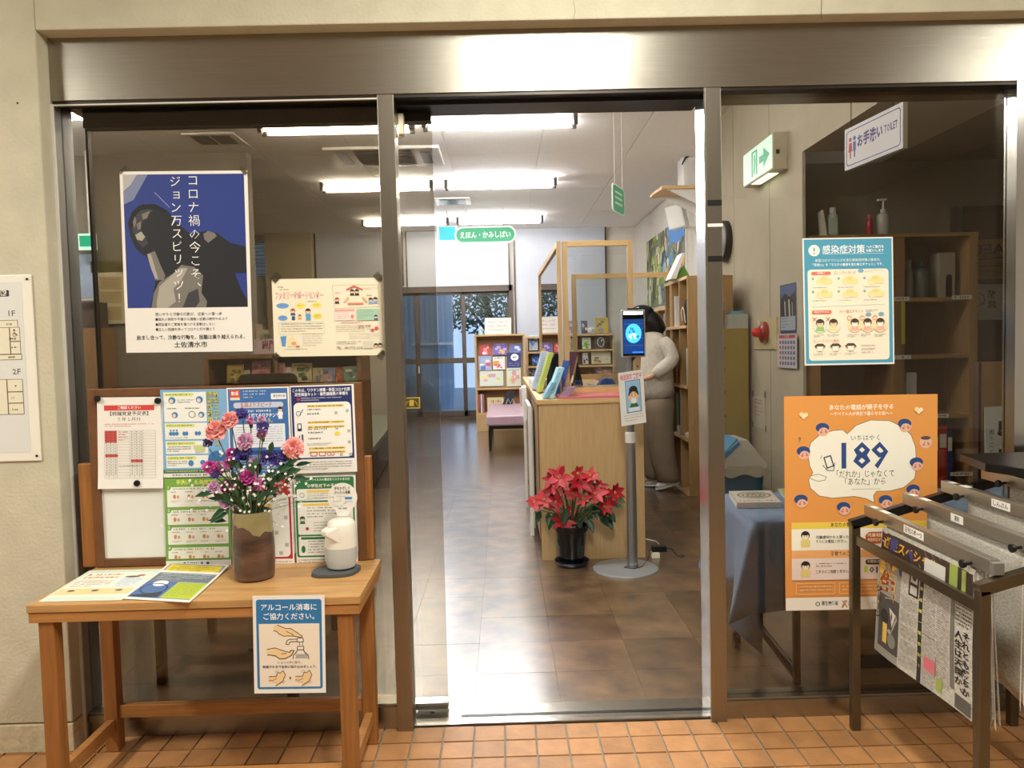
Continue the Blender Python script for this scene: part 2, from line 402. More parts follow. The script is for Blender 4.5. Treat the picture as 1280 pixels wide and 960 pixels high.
for j in range(14):
    for i in range(17):
        x = -2.53+.3*i; y = .07+.3*j
        if vt is None:
            o = MB().box((0.0006, 0.0006, -.0018), (.2994, .2994, 0), vinyl).build('vinyl_tile', fi); vt = o.data; o.matrix_parent_inverse = Matrix.Identity(4)
        else:
            o = bpy.data.objects.new('vinyl_tile', vt); COL.objects.link(o); o.parent = fi
        o.location = (x, y, random.uniform(0, .0005))
# library ceiling with boards
ce = bx('ceiling', (-5.1, -.1, CZ+.012), (3.7, 10.62, CZ+.15), ceilm)
for i in range(8):
    for j in range(6):
        x0 = -5.05+.91*i; y0 = .12+1.75*j
        MB().box((x0+.002, y0+.002, CZ), (x0+.906, min(y0+1.746, 10.5), CZ+.012), ceilm).build('ceiling_board', ce)
# hall (camera side)
bx('ceiling', (-4, -6, 2.78), (4, -.1, 2.9), hallp)
bx('wall_hall_left', (-4.1, -6, 0), (-4, -.1, 2.9), hallp)
bx('wall_hall_right', (4, -6, 0), (4.1, -.1, 2.9), hallp)
bx('wall_hall_back', (-4.1, -6.1, 0), (4.1, -6, 2.9), hallp)
# facade wall around the opening
wf = -.11
xl = at(67, 200, -.05).x; HT = at(640, 36, -.05).z; xr = 1.74
b0 = at(60, 905, wf).z
mb = MB()
mb.box((-4.1, wf, b0+.004), (xl, .05, 3.3), stucco); mb.box((xr, wf, b0+.004), (4.1, .02, 3.3), stucco); mb.box((xl, wf, HT), (xr, .14, 3.3), stucco)
facade = struct('wall_front', mb, bevel=.004)
bl = bx('baseboard_left', (-4.1, wf-.004, 0), (xl+.002, .05, b0), stone_base, bevel=.003)
bx('baseboard_right', (xr-.002, wf-.004, 0), (4.1, .02, b0), stone_base, bevel=.003)
# hairline cracks and the little hole in the plaster
cr = MB()
for px in (718, 1027):
    p = [at(px+random.uniform(-2, 2), y, wf-.0006) for y in (-25, -10, 2, 14, 24)]
    cr.tube(p, .0007, steel_dk, 4)
cr.tube([at(22, 129, wf-.001), at(22, 129, wf+.002)], .003, steel_dk, 8)
cr.build('plaster_crack', facade)

# header, jambs, mullions, sills (brushed steel)
hz = at(640, 114.5, -.05).z
jl = -1.374; ml0, ml1 = at(478.5, 350, -.05).x, at(499, 350, -.05).x; mr0, mr1 = at(884, 350, -.05).x, at(903.5, 350, -.05).x; jr = at(1269.5, 350, -.05).x
hd = struct('trim_1', MB().box((xl, -.05, hz), (xr, .14, HT+.01), steel), bevel=.002)
MB().box((xl+.003, -.046, hz-.009), (xr, .0, hz-.0005), steel_dk).build('track_slot', hd)
MB().box((ml1, .0, hz-.02), (mr0, .12, hz-.0005), black).build('door_track', hd)
MB().box((jl+.002, -.048, hz-.013), (ml0, -.038, hz-.0095), white_metal).build('edge_strip', hd)
jm = struct('trim_2', MB().box((xl, -.05, 0), (jl, .06, hz), mat('satin_jamb', '#a8a69f', .42, .7, noise=6, var=.05)))
MB().box((jl-.003, -.054, 0), (jl+.004, -.046, hz-.01), white_metal).build('edge_strip', jm)
struct('trim_3', MB().box((jr, -.05, 0), (xr, .012, hz), chrome))
m1 = struct('trim_4', MB().box((ml0, -.05, 0), (ml1, .03, hz), steelv), bevel=.0015)
m2 = struct('trim_5', MB().box((mr0-.004, -.048, 0), (mr0+.0, .06, hz), chrome).box((mr0, -.05, 0), (mr1, .06, hz), steelv), bevel=.001)
for y0, y1 in ((250, 257), (320, 327)):
    MB().box((mr0+.003, -.0515, at(892, y1, -.05).z), (mr1-.001, -.0502, at(892, y0, -.05).z), black).build('black_strip', m2)
MB().box((mr0+.003, -.0515, at(892, 283.5, -.05).z), (mr1+.002, -.0502, at(892, 279.5, -.05).z), white_metal).build('white_strip', m2)
sz = at(480, 880, -.03).z; sz2 = at(1000, 870, -.03).z
s1 = struct('trim_6', MB().box((jl, -.03, 0), (ml0, .04, sz), steel).box((jl, -.036, sz-.03), (ml0, -.028, sz-.008), steel), bevel=.001)
s2 = struct('trim_7', MB().box((mr1, -.03, 0), (jr, .04, sz2), steel).box((mr1, -.036, sz2-.03), (jr, -.028, sz2-.008), steel), bevel=.001)
th = bx('trim_8', (ml1, -.02, 0), (mr0, .12, .004), steel)
MB().box((ml1+.15, .03, .004), (mr0, .045, .0052), black).box((ml1+.15, -.018, .004), (mr0, .0, .0055), chrome).build('floor_track', th)

# fixed glazing
w1 = bx('window_1', (jl, -.004, sz), (ml0, .004, hz), glass)
w2 = bx('window_2', (mr1, -.004, sz2), (jr, .004, hz), glass)
# sliding door pushed behind the left pane
dl = at(122, 400, .1).x; dr = at(545.5, 350, .1).x
dt = at(500, 155, .1).z; dtl = hz+.002; db = at(538, 877.5, .08).z
d1 = bx('door_1', (dl, .09, db), (dr, .098, dt), glass)
MB().box((dl, .07, dt), (dr, .115, hz-.0), steel_dk).build('top_rail', d1, bevel=.001)
MB().box((dl, .07, .012), (dr, .115, db), steelv).box((dl, .068, db-.006), (dr, .117, db+.001), chrome).build('bottom_rail', d1, bevel=.001)
MB().box((dl, .082, db), (dl+.007, .104, dt), blackm).build('side_stile', d1)
MB().lathe([(.0, 0), (.013, 0), (.017, .003), (.019, .003), (.019, -.004)], at(541, 897, .066), black, 20, M=Matrix.Rotation(R(90), 3, 'X')).build('lock_cylinder', d1)
MB().box((ml1+.002, .03, hz-.1), (ml1+.018, .07, hz-.035), creampaper).build('paper_tag', d1)
# push label on the sliding door (text reads from this side)
st = Sheet(88, 62, ink('#b7a04a')); st.rect(6, 6, 82, 56, '#4c4317'); st.rrect(32, 14, 56, 48, 4, '#c7ab4c'); st.line([(12, 44), (26, 20)], 3, '#c7ab4c'); st.line([(62, 20), (76, 44)], 3, '#c7ab4c')
o = st.build('door_sticker', at(504, 497, .085), at(525, 496.5, .085), at(504, 511, .085), d1)

# library walls
bx('wall_right', (1.93, .02, 2.42), (2.6, 2.45, CZ+.1), rwall)
wr = struct('wall_right', MB().box((1.93, 2.45, 0), (1.95, 2.79, CZ+.1), rwall).box((1.93, 2.79, 0), (2.39, 4.62, CZ+.1), rwall))
bx('wall_right', (2.27, 4.62, 0), (2.6, 10.6, CZ+.1), inwall)
for yy in (3.05, 3.9): MB().box((1.9285, yy, 0), (1.93, yy+.003, CZ), greywall).build('plaster_joint', wr)
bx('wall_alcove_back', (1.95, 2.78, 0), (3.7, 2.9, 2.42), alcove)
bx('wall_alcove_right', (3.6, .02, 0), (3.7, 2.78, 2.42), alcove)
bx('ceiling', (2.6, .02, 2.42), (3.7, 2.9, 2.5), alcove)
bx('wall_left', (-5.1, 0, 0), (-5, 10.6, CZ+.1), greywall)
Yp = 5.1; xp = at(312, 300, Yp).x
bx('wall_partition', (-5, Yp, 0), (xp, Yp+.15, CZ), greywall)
bk = 10.5
# back wall with real openings: glazed doors and a narrow blind window
dz = at(560, 358, bk).z; dx0, dx1 = at(494, 440, bk).x, at(640, 440, bk).x
bwx0, bwx1 = at(300, 320, bk).x, at(331, 320, bk).x; bz0, bz1 = at(320, 345, bk).z, at(320, 303, bk).z
mb = MB(); mb.box((-5, bk, 0), (bwx0, bk+.12, CZ), inwall); mb.box((bwx0, bk, 0), (bwx1, bk+.12, bz0), inwall); mb.box((bwx0, bk, bz1), (bwx1, bk+.12, CZ), inwall)
mb.box((bwx1, bk, 0), (dx0, bk+.12, CZ), inwall); mb.box((dx0, bk, dz), (dx1, bk+.12, CZ), inwall); mb.box((dx1, bk, 0), (2.3, bk+.12, CZ), inwall)
struct('wall_back', mb)
w3 = bx('window_3', (bwx0, bk+.05, bz0), (bwx1, bk+.058, bz1), wglass)
n = 9
for k in range(n):
    z = bz0+(bz1-bz0)*(k+.5)/n; MB().obox(((bwx0+bwx1)/2, bk+.02, z), (bwx1-bwx0-.01, .025, .003), Matrix.Rotation(R(35), 3, 'X'), white_metal).build('blind_slat', w3)
# beige pillar and roll screens on the back wall
c0, c1 = at(331, 320, bk-.25).x, at(389, 320, bk-.25).x
bx('wall_pillar', (c0, bk-.25, 0), (c1, bk-.0, CZ), mat('beige_pillar', '#bdb193', .9, noise=6, var=.05))
def screen(n, x0, x1, y0, y1):
    a = at(x0, y0, bk-.04); b = at(x1, y1, bk-.04)
    s = bx('trim_%d' % n, (a.x, bk-.05, b.z), (b.x, bk-.03, a.z), screenm)
    t = .025
    MB().box((a.x-t, bk-.07, b.z), (a.x, bk-.0, a.z+t), dkframe).box((b.x, bk-.07, b.z), (b.x+t, bk, a.z+t), dkframe).box((a.x, bk-.07, a.z), (b.x, bk, a.z+t), dkframe).build('screen_rail', s)
screen(9, 394, 503, 292, 357); screen(10, 508, 636, 290, 356); screen(11, 643, 760, 284, 540)
# glazed back doors
def bdoor(n, x0, x1, Y, wood=False):
    a = at(x0, 440, Y).x; b = at(x1, 440, Y).x; z0 = .06; z1 = dz-.09; f = .06
    zm = at(560, 451, Y).z
    g = bx('door_%d' % n, (a+f, Y+.012, z0), (b-f, Y+.02, z1), wglass)
    MB().box((a, Y, z0), (a+f, Y+.035, z1), dkframe).box((b-f, Y, z0), (b, Y+.035, z1), dkframe).box((a, Y, z0), (b, Y+.035, z0+.09), dkframe).box((a, Y, z1-.05), (b, Y+.035, z1), dkframe).build('door_frame', g, bevel=.003)
    MB().box((a+f, Y+.002, zm-.045), (b-f, Y+.033, zm+.045), dkframe).build('middle_rail', g, bevel=.003)
    MB().box((a+f*.3, Y-.012, zm-.2), (a+f*.7, Y, zm-.08), white_metal).build('door_handle', g)
bdoor(2, 521, 583, bk+.02); bdoor(3, 578, 640, bk+.06); bdoor(4, 494, 524, bk+.06)
MB().box((dx0-.02, bk-.04, dz-.1), (dx1+.02, bk+.12, dz), dkframe).box((dx0-.02, bk-.04, 0), (dx0+.03, bk+.12, dz), dkframe).box((dx1-.03, bk-.04, 0), (dx1+.04, bk+.12, dz), dkframe).box((dx0, bk-.06, 0), (dx1, bk+.12, .06), dkframe).build('trim_12')['kind'] = 'structure'

# the yard behind the library
yd = bx('floor', (-9, bk+.12, -.2), (8, 22, -.08), concrete)
sd = MB().box((-9, 13.6, -.1), (-1.05, 13.9, 6), siding)
for k in range(75): sd.box((-9+.106*k, 13.57, -.1), (-9+.106*k+.035, 13.6, 6), siding)
sb = sd.build('neighbouring_building'); tag(sb, 'pale blue ribbed siding wall of the building seen through the glazed back doors', 'building')
MB().box((-1.9, 13.5, 1.28), (-1.05, 13.56, 1.33), white_metal).build('rail', sb)
def tree():
    t = thing('leafy_tree', 'dark leafy tree outside the glazed back doors', 'tree', (-.1, 15, -.08))
    MB().tube([(-.1, 15, -.08), (-.15, 15, 1.2), (-.4, 15, 2.4), (-.5, 14.9, 3.6)], [.14, .11, .08, .04], doorbr, 8).tube([(-.15, 15, 1.3), (-.9, 14.6, 2.3)], [.05, .02], doorbr, 6).build('trunk', t)
    mb = MB(); rnd = random.Random(4)
    for k in range(3200):
        a = rnd.uniform(0, 2*PI); rr = rnd.random()**.5*1.35; c = Vector((-.1+rr*math.cos(a), 14.9+rr*math.sin(a)*.6, 2.35+rnd.uniform(-1.05, 1.3)*(1-.3*rr)))
        u = Vector((rnd.uniform(-1, 1), rnd.uniform(-1, 1), rnd.uniform(-1, 1))).normalized(); w = u.orthogonal().normalized()
        mb.add([c, c+u*.055+w*.03, c+u*.12, c+u*.055-w*.03], [(0, 1, 2, 3)], treeleaf)
    o = mb.build('foliage', t); o['kind'] = 'stuff'
tree()
mb = MB(); mb.loft([((-1.75, 12.4, z), rx, ry) for z, rx, ry in ((-.08, .55, .35), (.25, .5, .32), (.5, .38, .25), (.66, .2, .14), (.72, .03, .03))], mat('grey_tarp', '#77808a', .7, noise=6, var=.15, bump=.5, bscale=8), 18)
tag(mb.build('covered_heap'), 'grey tarpaulin heap in the yard beyond the back doors', 'heap')

# ================================================================== CEILING FITTINGS
def lamp(xc, yc, label):
    t = thing('ceiling_lamp', label, 'ceiling light', (xc, yc, CZ), 'twin tube ceiling lights of the library')
    MB().box((xc-.63, yc-.04, CZ-.035), (xc+.63, yc+.04, CZ), white_metal).prism([(xc-.62, yc-.035, CZ-.035), (xc-.62, yc+.035, CZ-.035), (xc-.62, yc, CZ-.07)], (1.24, 0, 0), white_metal).build('housing', t)
    for s in (-1, 1):
        for e in (-1, 1):
            MB().box((xc+e*.615, yc+s*.065-.018, CZ-.1), (xc+e*.65, yc+s*.065+.018, CZ-.0), steel_dk).build('lamp_holder', t)
        MB().tube([(xc-.6, yc+s*.065, CZ-.075), (xc+.6, yc+s*.065, CZ-.075)], .0165, tubem, 10).build('lamp_tube', t)
for (x, y, l) in ((.02, 4.1, 'bright ceiling light nearest the open doorway, clear of the tinted glass'), (-1.36, 4.15, 'twin tube ceiling light seen through the left glass, above the air conditioner'),
                  (.02, 6.6, 'middle row ceiling light above the picture book sign'), (-1.42, 6.6, 'middle row ceiling light behind the left mullion'),
                  (.0, 9.2, 'farthest ceiling light directly above the green picture book sign'), (-1.42, 9.2, 'farthest ceiling light partly hidden by the left mullion'),
                  (.02, 1.1, 'ceiling light just inside the entrance, above the door header'), (-1.36, 1.1, 'ceiling light just inside the entrance over the left pane'), (-3.4, 3.6, 'added ceiling light that brightens the far left of the library')):  # the far left lamp is added to brighten that side
    lamp(x, y, l)
def cassette():
    a = at(412, 200, 5.3).x; b = at(552, 200, 5.3).x; y0, y1 = 4.98, 5.72; t = thing('air_conditioner', 'square ceiling cassette air conditioner behind the left mullion', 'air conditioner', ((a+b)/2, 5.35, CZ))
    MB().box((a, y0, CZ-.03), (b, y1, CZ), white_metal).build('panel', t, bevel=.008)
    MB().box((a+.28, y0+.16, CZ-.036), (b-.28, y1-.16, CZ-.03), steel_dk).build('grille', t)
    for k in range(9): MB().box((a+.28, y0+.19+k*.045, CZ-.04), (b-.28, y0+.2+k*.045, CZ-.036), greywall).build('louver', t)
    for s in ((a+.1, y0+.14, a+.2, y1-.14), (b-.2, y0+.14, b-.1, y1-.14), (a+.28, y0+.05, b-.28, y0+.11), (a+.28, y1-.11, b-.28, y1-.05)):
        MB().box((s[0], s[1], CZ-.034), (s[2], s[3], CZ-.029), blackm).build('air_outlet', t)
cassette()
def vent(x0, x1, y, Y, dY, label, g=3):
    a = at(x0, y, Y).x; b = at(x1, y, Y).x; t = thing('ceiling_vent', label, 'vent', ((a+b)/2, Y, CZ))
    MB().box((a, Y, CZ-.018), (b, Y+dY, CZ), white_metal).build('frame', t, bevel=.004)
    for k in range(g):
        u = a+.05+(b-a-.1)*k/g; MB().box((u+.01, Y+.05, CZ-.021), (u+(b-a-.1)/g-.01, Y+dY-.05, CZ-.0185), steel_dk).build('slot', t)
vent(543, 587, 253, 7.6, .45, 'small slotted ceiling vent above the picture book sign')
vent(226, 292, 177, 4.4, .38, 'slotted ceiling vent above the blue statue poster', 2)

# hanging green sign
def hang_sign():
    Y = 8.4; s = Sheet(302, 84, ink('#f2f5f0'))
    L = at(568, 283.5, Y); Rr = at(645, 283, Y); Bl = at(568, 305, Y)
    t = thing('hanging_sign', 'rounded green hanging sign with white lettering about picture books', 'sign', ((L.x+Rr.x)/2, Y, L.z))
    h = L.z-Bl.z; w = Rr.x-L.x; mb = MB(); pts = []
    def rr(w2, h2, y, r):
        out = []
        for cx, cz, t0 in ((w2-r, h2-r, 0), (-w2+r, h2-r, 90), (-w2+r, -h2+r, 180), (w2-r, -h2+r, 270)):
            for k in range(9): a = R(t0+k*11.25); out.append(((L.x+Rr.x)/2+cx+r*math.cos(a), y, (L.z+Bl.z)/2+cz+r*math.sin(a)))
        return out
    MB().prism(rr(w/2, h/2, Y, h*.48), (0, .02, 0), ink('#eef3ee')).build('rim', t)
    MB().prism(rr(w/2-.022, h/2-.022, Y-.002, h*.4), (0, .004, 0), ink('#2f9b6b')).build('face', t)
    lt = Sheet(100, 28, ink('#2f9b6b'))
    vs, fs = glyphs('えほん・かみしばい', .012); x0 = min(p[0] for p in vs); x1 = max(p[0] for p in vs); k = w*.82/(x1-x0)
    MB().add([((L.x+Rr.x)/2-w*.41+(x-x0)*k, Y-.0035, (L.z+Bl.z)/2+(y-.38)*k*1.25) for x, y in vs], fs, ink('#ffffff')).build('lettering', t)
    for q in (-.3, .3): MB().tube([((L.x+Rr.x)/2+q*w, Y+.01, L.z), ((L.x+Rr.x)/2+q*w, Y+.01, CZ)], .002, steel_dk, 5).build('wire', t)
    a = at(546, 283, Y+.2); b = at(572, 302, Y+.2); t2 = thing('exit_sign', 'small white and teal sign hanging beside the green picture book sign', 'sign', ((a.x+b.x)/2, Y+.2, a.z))
    MB().box((a.x, Y+.2, b.z), (b.x, Y+.22, a.z), ink('#e8efee')).build('box', t2)
    MB().box((a.x+.03, Y+.196, b.z+.025), (b.x-.03, Y+.2, a.z-.01), ink('#36c4cf')).build('face', t2)
    MB().tube([((a.x+b.x)/2, Y+.21, a.z), ((a.x+b.x)/2, Y+.21, CZ)], .004, steel_dk, 5).build('hanger', t2)
    # round sign edge-on
    Y = 3.4; c = at(773.5, 250, Y); t3 = thing('hanging_sign', 'small green hanging sign on two strings, turned almost edge on', 'sign', tuple(c))
    M = Matrix.Rotation(R(66), 3, 'Z'); hh = .105; ww = .17; p = []
    for cx, cz, t0 in ((ww-.04, hh-.04, 0), (-ww+.04, hh-.04, 90), (-ww+.04, -hh+.04, 180), (ww-.04, -hh+.04, 270)):
        for k in range(5): a = R(t0+k*22.5); p.append(c+M@Vector((cx+.04*math.cos(a), 0, cz+.04*math.sin(a))))
    MB().prism(p, M@Vector((0, .008, 0)), ink('#eef6f0')).build('rim', t3)
    p2 = [c+(q-c)*.9+M@Vector((0, -.001, 0)) for q in p]; MB().prism(p2, M@Vector((0, .001, 0)), ink('#4fb083')).build('face', t3)
    lb = MB()
    for k in range(3):
        z = .04-k*.04; lb.add([c+M@Vector((x, -.002, z+dz_)) for x, dz_ in ((-.11, 0), (.09, 0), (.09, .016), (-.11, .016))], [(0, 1, 2, 3)], ink('#dcefe5'))
    lb.build('lettering', t3)
    for q in (-.11, .11): MB().tube([c+M@Vector((q, 0, hh)), (c.x+(M@Vector((q, 0, 0))).x, c.y+(M@Vector((q, 0, 0))).y, CZ)], .002, paper, 5).build('string', t3)
hang_sign()

# ================================================================== HALL: CONSOLE TABLE AND WHAT STANDS ON IT
TZ = .575
tx0 = atz(32, 757, TZ).x; tyf = atz(32, 757, TZ).y; tx1 = atz(474, 703, TZ).x; tyb = -.075
def console():
    t = thing('console_table', 'narrow wooden table in front of the left glass pane with open stretchers', 'table', ((tx0+tx1)/2, (tyf+tyb)/2, 0))
    MB().box((tx0, tyf, TZ-.022), (tx1, tyb, TZ), woodtop).build('tabletop', t, bevel=.002)
    MB().box((tx0+.003, tyf+.003, TZ-.05), (tx1-.003, tyb-.003, TZ-.0225), woodtab).build('apron', t, bevel=.0015)
    xl_, xr_ = tx0+.045, tx1-.045; lw = .042
    for x in (xl_, xr_-.0):
        for y in (tyf+.03, tyb-.03): MB().box((x-lw/2, y-lw/2, 0), (x+lw/2, y+lw/2, TZ-.05), woodleg).build('leg', t, bevel=.003)
    for y, z in ((tyf+.03, .075), (tyb-.03, .125)): MB().box((xl_+lw/2, y-.012, z-.02), (xr_-lw/2, y+.012, z+.02), woodtab).build('stretcher', t, bevel=.002)
    for x in (xl_, xr_): MB().box((x-.012, tyf+.03+lw/2, .065), (x+.012, tyb-.03-lw/2, .105), woodtab).build('stretcher', t, bevel=.002)
console()

# notice board standing at the back of the table
BY = -.085
def board():
    tl, tr, bl_ = at(108, 487, BY), at(452, 478, BY), at(116, 712, BY)
    z1, z0 = tr.z, TZ+.002; x0, x1 = tl.x+.005, tr.x; f = .026
    t = thing('notice_board', 'brown framed white magnetic notice board standing on the wooden table', 'notice board', ((x0+x1)/2, BY, TZ))
    MB().box((x0+f, BY, z0+f), (x1-f, BY+.012, z1-f), mat('whiteboard', '#e3e4de', .3, noise=4, var=.01)).build('white_panel', t)
    MB().box((x0, BY-.008, z0), (x0+f, BY+.016, z1), board_wood).box((x1-f, BY-.008, z0), (x1, BY+.016, z1), board_wood).box((x0+f, BY-.008, z0), (x1-f, BY+.016, z0+f), board_wood).box((x0+f, BY-.008, z1-f), (x1-f, BY+.016, z1), board_wood).build('frame', t, bevel=.002)
    for a, b, top in ((97, 116, 580), (447, 463, 571)):
        p = at(a, top, BY); q = at(b, top, BY)
        MB().box((p.x, BY+.0, z0), (q.x, BY+.03, p.z), woodleg).build('post', t, bevel=.002)
board()
PY = BY-.0095
def onboard(name, sheet, tl, tr, bl, label, cat='notice', group=None, Y=PY, bend=None, **k):
    o = sheet.build(name, at(*tl, Y), at(*tr, Y), at(*bl, Y), None, bend=bend, **k); return tag(o, label, cat, group)

# schedule
s = Sheet(300, 440, paper, (1, 8)); R_ = '#d2443e'
s.rect(32, 38, 262, 64, R_); s.text('ご確認ください', 147, 42, 17, '#ffffff', .01, fit=105, align='C'); s.text('【視聴覚室予定表】', 147, 68, 22, '#2b2b2b', .01, fit=175, align='C')
s.text('５年１月分', 147, 96, 20, '#3a3a3a', 0, fit=105, align='C'); s.greek(34, 126, 262, 146, 2, '#d4605a', .6)
s.rect(34, 160, 88, 218, R_); s.rect(34, 274, 92, 288, R_); s.rect(152, 300, 206, 314, R_)
for k in range(18): s.line([(34, 160+k*13.4), (268, 160+k*13.4)], .9, '#8d8d8d', 90)
for x in (34, 54, 74, 90, 150, 172, 194, 210, 268): s.line([(x, 160), (x, 388)], .9, '#8d8d8d', 90)
for k in range(16):
    for x in (40, 60, 80, 157, 179, 200): s.rect(x, 164+k*13.4, x+4, 168+k*13.4, '#555555', 91)
s.greek(96, 164, 140, 215, 4, '#d4605a', .5); s.greek(96, 328, 205, 360, 2, '#999999', .4)
onboard('notice_sheet', s, (121, 497), (203, 496), (123, 611), 'white monthly room schedule with red header and printed grid, held by black magnets', bend=lambda u, v: .004*max(0, v-.8)**1*5*(1-abs(u-.55)*0) if v > .8 else 0)
for k, (x, y, l) in enumerate(((122, 498.5, 'black round magnet at the top left corner of the schedule sheet'), (197.5, 501, 'black round magnet at the top right corner of the schedule sheet'), (171.5, 604, 'black round magnet at the bottom middle of the schedule sheet'))):
    p = at(x, y, PY-.003); o = MB().lathe([(.0, .006), (.0085, .006), (.0098, .004), (.0098, 0)], p+Vector((0, 0, 0)), black, 20, M=Matrix.Rotation(R(90), 3, 'X')).build('magnet'); tag(o, l, 'magnet', 'magnets on the schedule')

# light blue infection poster
s = Sheet(300, 410, ink('#7fb0d8')); s.rect(14, 12, 206, 150, '#eef0ea'); s.rect(14, 156, 206, 232, '#eef0ea'); s.rect(14, 240, 206, 300, '#eef0ea'); s.rect(14, 308, 206, 366, '#eef0ea')
for v in (16, 160, 244, 312): s.rrect(18, v, 150, v+15, 6, '#dbe27c'); s.greek(24, v+3, 140, v+12, 1, '#5b6b3c', .9, False)
for u, v, r in ((52, 50, 16), (176, 48, 16), (62, 118, 14), (182, 118, 14)): s.ell(u, v, r, r, '#3f83c0'); s.ell(u-r*.2, v+r*.2, r*.55, r*.6, '#e8d6c2')
s.ring(140, 116, 16, 16, 3, '#8b8b8b'); s.greek(76, 46, 150, 66, 2, '#5a5a5a', .5); s.greek(24, 84, 90, 92, 1, '#5a5a5a', .8); s.greek(110, 84, 190, 92, 1, '#5a5a5a', .8)
for u in (40, 54, 68): s.ell(u, 205, 8, 9, '#3f83c0'); s.ell(u, 190, 4, 4, '#3f83c0')
for u in (100, 112, 156, 170): s.ell(u, 205, 7, 10, '#3f83c0')
s.greek(24, 222, 196, 230, 1, '#5a5a5a', .5); s.greek(20, 264, 130, 294, 3, '#555555', .5); s.poly([(140, 262), (196, 258), (190, 292), (150, 296)], '#c5cf9a'); s.greek(20, 332, 110, 360, 3, '#555555', .5); s.ell(126, 344, 12, 14, '#3f83c0'); s.ell(180, 342, 12, 12, '#3f83c0')
s.vtext('新型コロナウイルス', 250, 10, 27, '#1e2a66', .03, 29); s.vtext('感染症対策に', 222, 10, 27, '#1e2a66', .03, 30); s.vtext('新型コロナウイルス', 250, 10, 27, '#f2ea3c', .0, 29); s.vtext('感染症対策に', 222, 10, 27, '#f2ea3c', .0, 30)
s.ell(250, 330, 46, 42, '#2f73b6'); s.rect(0, 374, 300, 390, '#43724a'); s.greek(10, 377, 290, 387, 1, '#dfe8a0', .8, False); s.rect(0, 391, 300, 410, '#e9e9e4'); s.greek(40, 395, 200, 406, 1, '#333333', .9, False)
onboard('notice_sheet', s, (200, 487.5), (283, 486), (205, 597), 'light blue infection control poster with yellow vertical title, upper middle of the notice board')
# green poster
s = Sheet(300, 410, ink('#79ab4c')); s.text('手洗い　感染症対策', 150, 8, 22, '#e9ef7a', .02, fit=190, align='C')
for k, (v0, v1) in enumerate(((40, 132), (146, 214), (226, 306), (320, 372))):
    s.rrect(12, v0, 290, v1, 4, '#efeee6'); s.ell(18, v0+2, 12, 12, '#79ab4c'); s.text('1234'[k], 18, v0-8, 18, '#efeee6', .02, align='C'); s.greek(40, v0+4, 230, v0+14, 1, '#7c9a55', .9, False)
    for q in range(4):
        u = 40+q*66; s.greek(u-10, v0+20, u+36, v0+27, 1, '#444444', .8); s.ell(u+6, v0+44, 7, 10, '#c98d63'); s.ell(u+22, v0+46, 6, 8, '#d9a27a')
        if v1-v0 > 75: s.greek(u-10, v0+62, u+40, v0+72, 2, '#777777', .6)
s.rect(0, 381, 300, 410, '#e9e9e4'); s.ell(86, 395, 7, 7, '#222222'); s.greek(98, 388, 150, 402, 1, '#333333', .9, False); s.ell(165, 395, 6, 7, '#2a5fb0'); s.rect(185, 389, 199, 402, '#444488')
onboard('notice_sheet', s, (205, 598.5), (287, 596.5), (208, 709), 'light green hand washing poster in four numbered rows, low on the notice board')
# blue speed poster
s = Sheet(300, 420, paper); s.rect(6, 6, 292, 412, '#3f6fae'); s.rect(16, 10, 62, 52, '#d2562f'); s.text('第2版', 39, 18, 19, '#ffffff', .02, fit=36, align='C'); s.rect(16, 46, 62, 58, '#e9d8c8')
s.greek(80, 14, 190, 56, 3, '#dfe8f4', .55); s.rrect(212, 30, 286, 58, 3, '#eef0ee'); s.text('厚生労働省', 222, 36, 14, '#333333', .01, fit=58)
s.rrect(30, 70, 270, 96, 12, '#c6cfe0'); s.text('感染よりスピード', 140, 70, 25, '#b86a58', .02, fit=150, align='C'); s.greek(100, 104, 210, 118, 1, '#ffffff', .9, False)
s.text('いち早く打てるワクチンで', 148, 122, 22, '#ffffff', .02, fit=200, align='C'); s.text('予防しましょう。', 150, 146, 22, '#f6e84e', .02, fit=130, align='C')
s.face(254, 106, 12, '#2d2d2d', '#f0d0b8', '#ffffff'); s.rect(244, 118, 264, 150, '#f2f2f2'); s.rrect(22, 172, 274, 282, 4, '#e6ebf2'); s.greek(34, 184, 262, 272, 8, '#61708c', .4)
s.rrect(14, 296, 284, 310, 3, '#254a86'); s.greek(20, 318, 280, 400, 7, '#d6e1f0', .5)
onboard('notice_sheet', s, (283, 485), (361, 483), (288, 597), 'mid blue vaccination poster with an orange corner box behind the flowers')
# navy poster
s = Sheet(300, 410, paper); s.rect(4, 6, 290, 345, '#1d2c66'); s.text('この冬は、ワクチン接種・新型コロナ抗原', 147, 14, 18, '#ffffff', .01, fit=270, align='C'); s.text('定性検査キット・解熱鎮痛薬の準備を', 147, 33, 18, '#ffffff', .01, fit=250, align='C')
s.ell(38, 64, 8, 8, '#b8273b'); s.greek(50, 56, 240, 76, 2, '#dde0ee', .6); s.rrect(14, 80, 282, 338, 22, '#f0efe8')
for v in (92, 168, 190, 290, 308): s.rrect(76, v, 250, v+11, 4, '#f3cf63'); s.greek(82, v+1, 244, v+10, 1, '#4a4432', .95, False)
for v in (108, 128, 200, 216, 244): s.greek(78, v, 180, v+12, 1, '#333333', .8)
for u, v in ((205, 124), (258, 116), (206, 196), (262, 210), (262, 262), (222, 320), (266, 320)): s.rect(u, v, u+14, v+14, '#b9b9b4')
s.ring(36, 130, 12, 12, 2.5, '#3b6fa6'); s.line([(42, 136), (58, 112)], 3, '#333333'); s.rrect(28, 176, 48, 212, 3, '#27314f'); s.rrect(32, 180, 44, 200, 2, '#f0efe8'); s.rect(34, 232, 38, 262, '#3a3a3a'); s.rect(46, 228, 54, 264, '#3a4a72'); s.ell(214, 228, 14, 10, '#f0d95e')
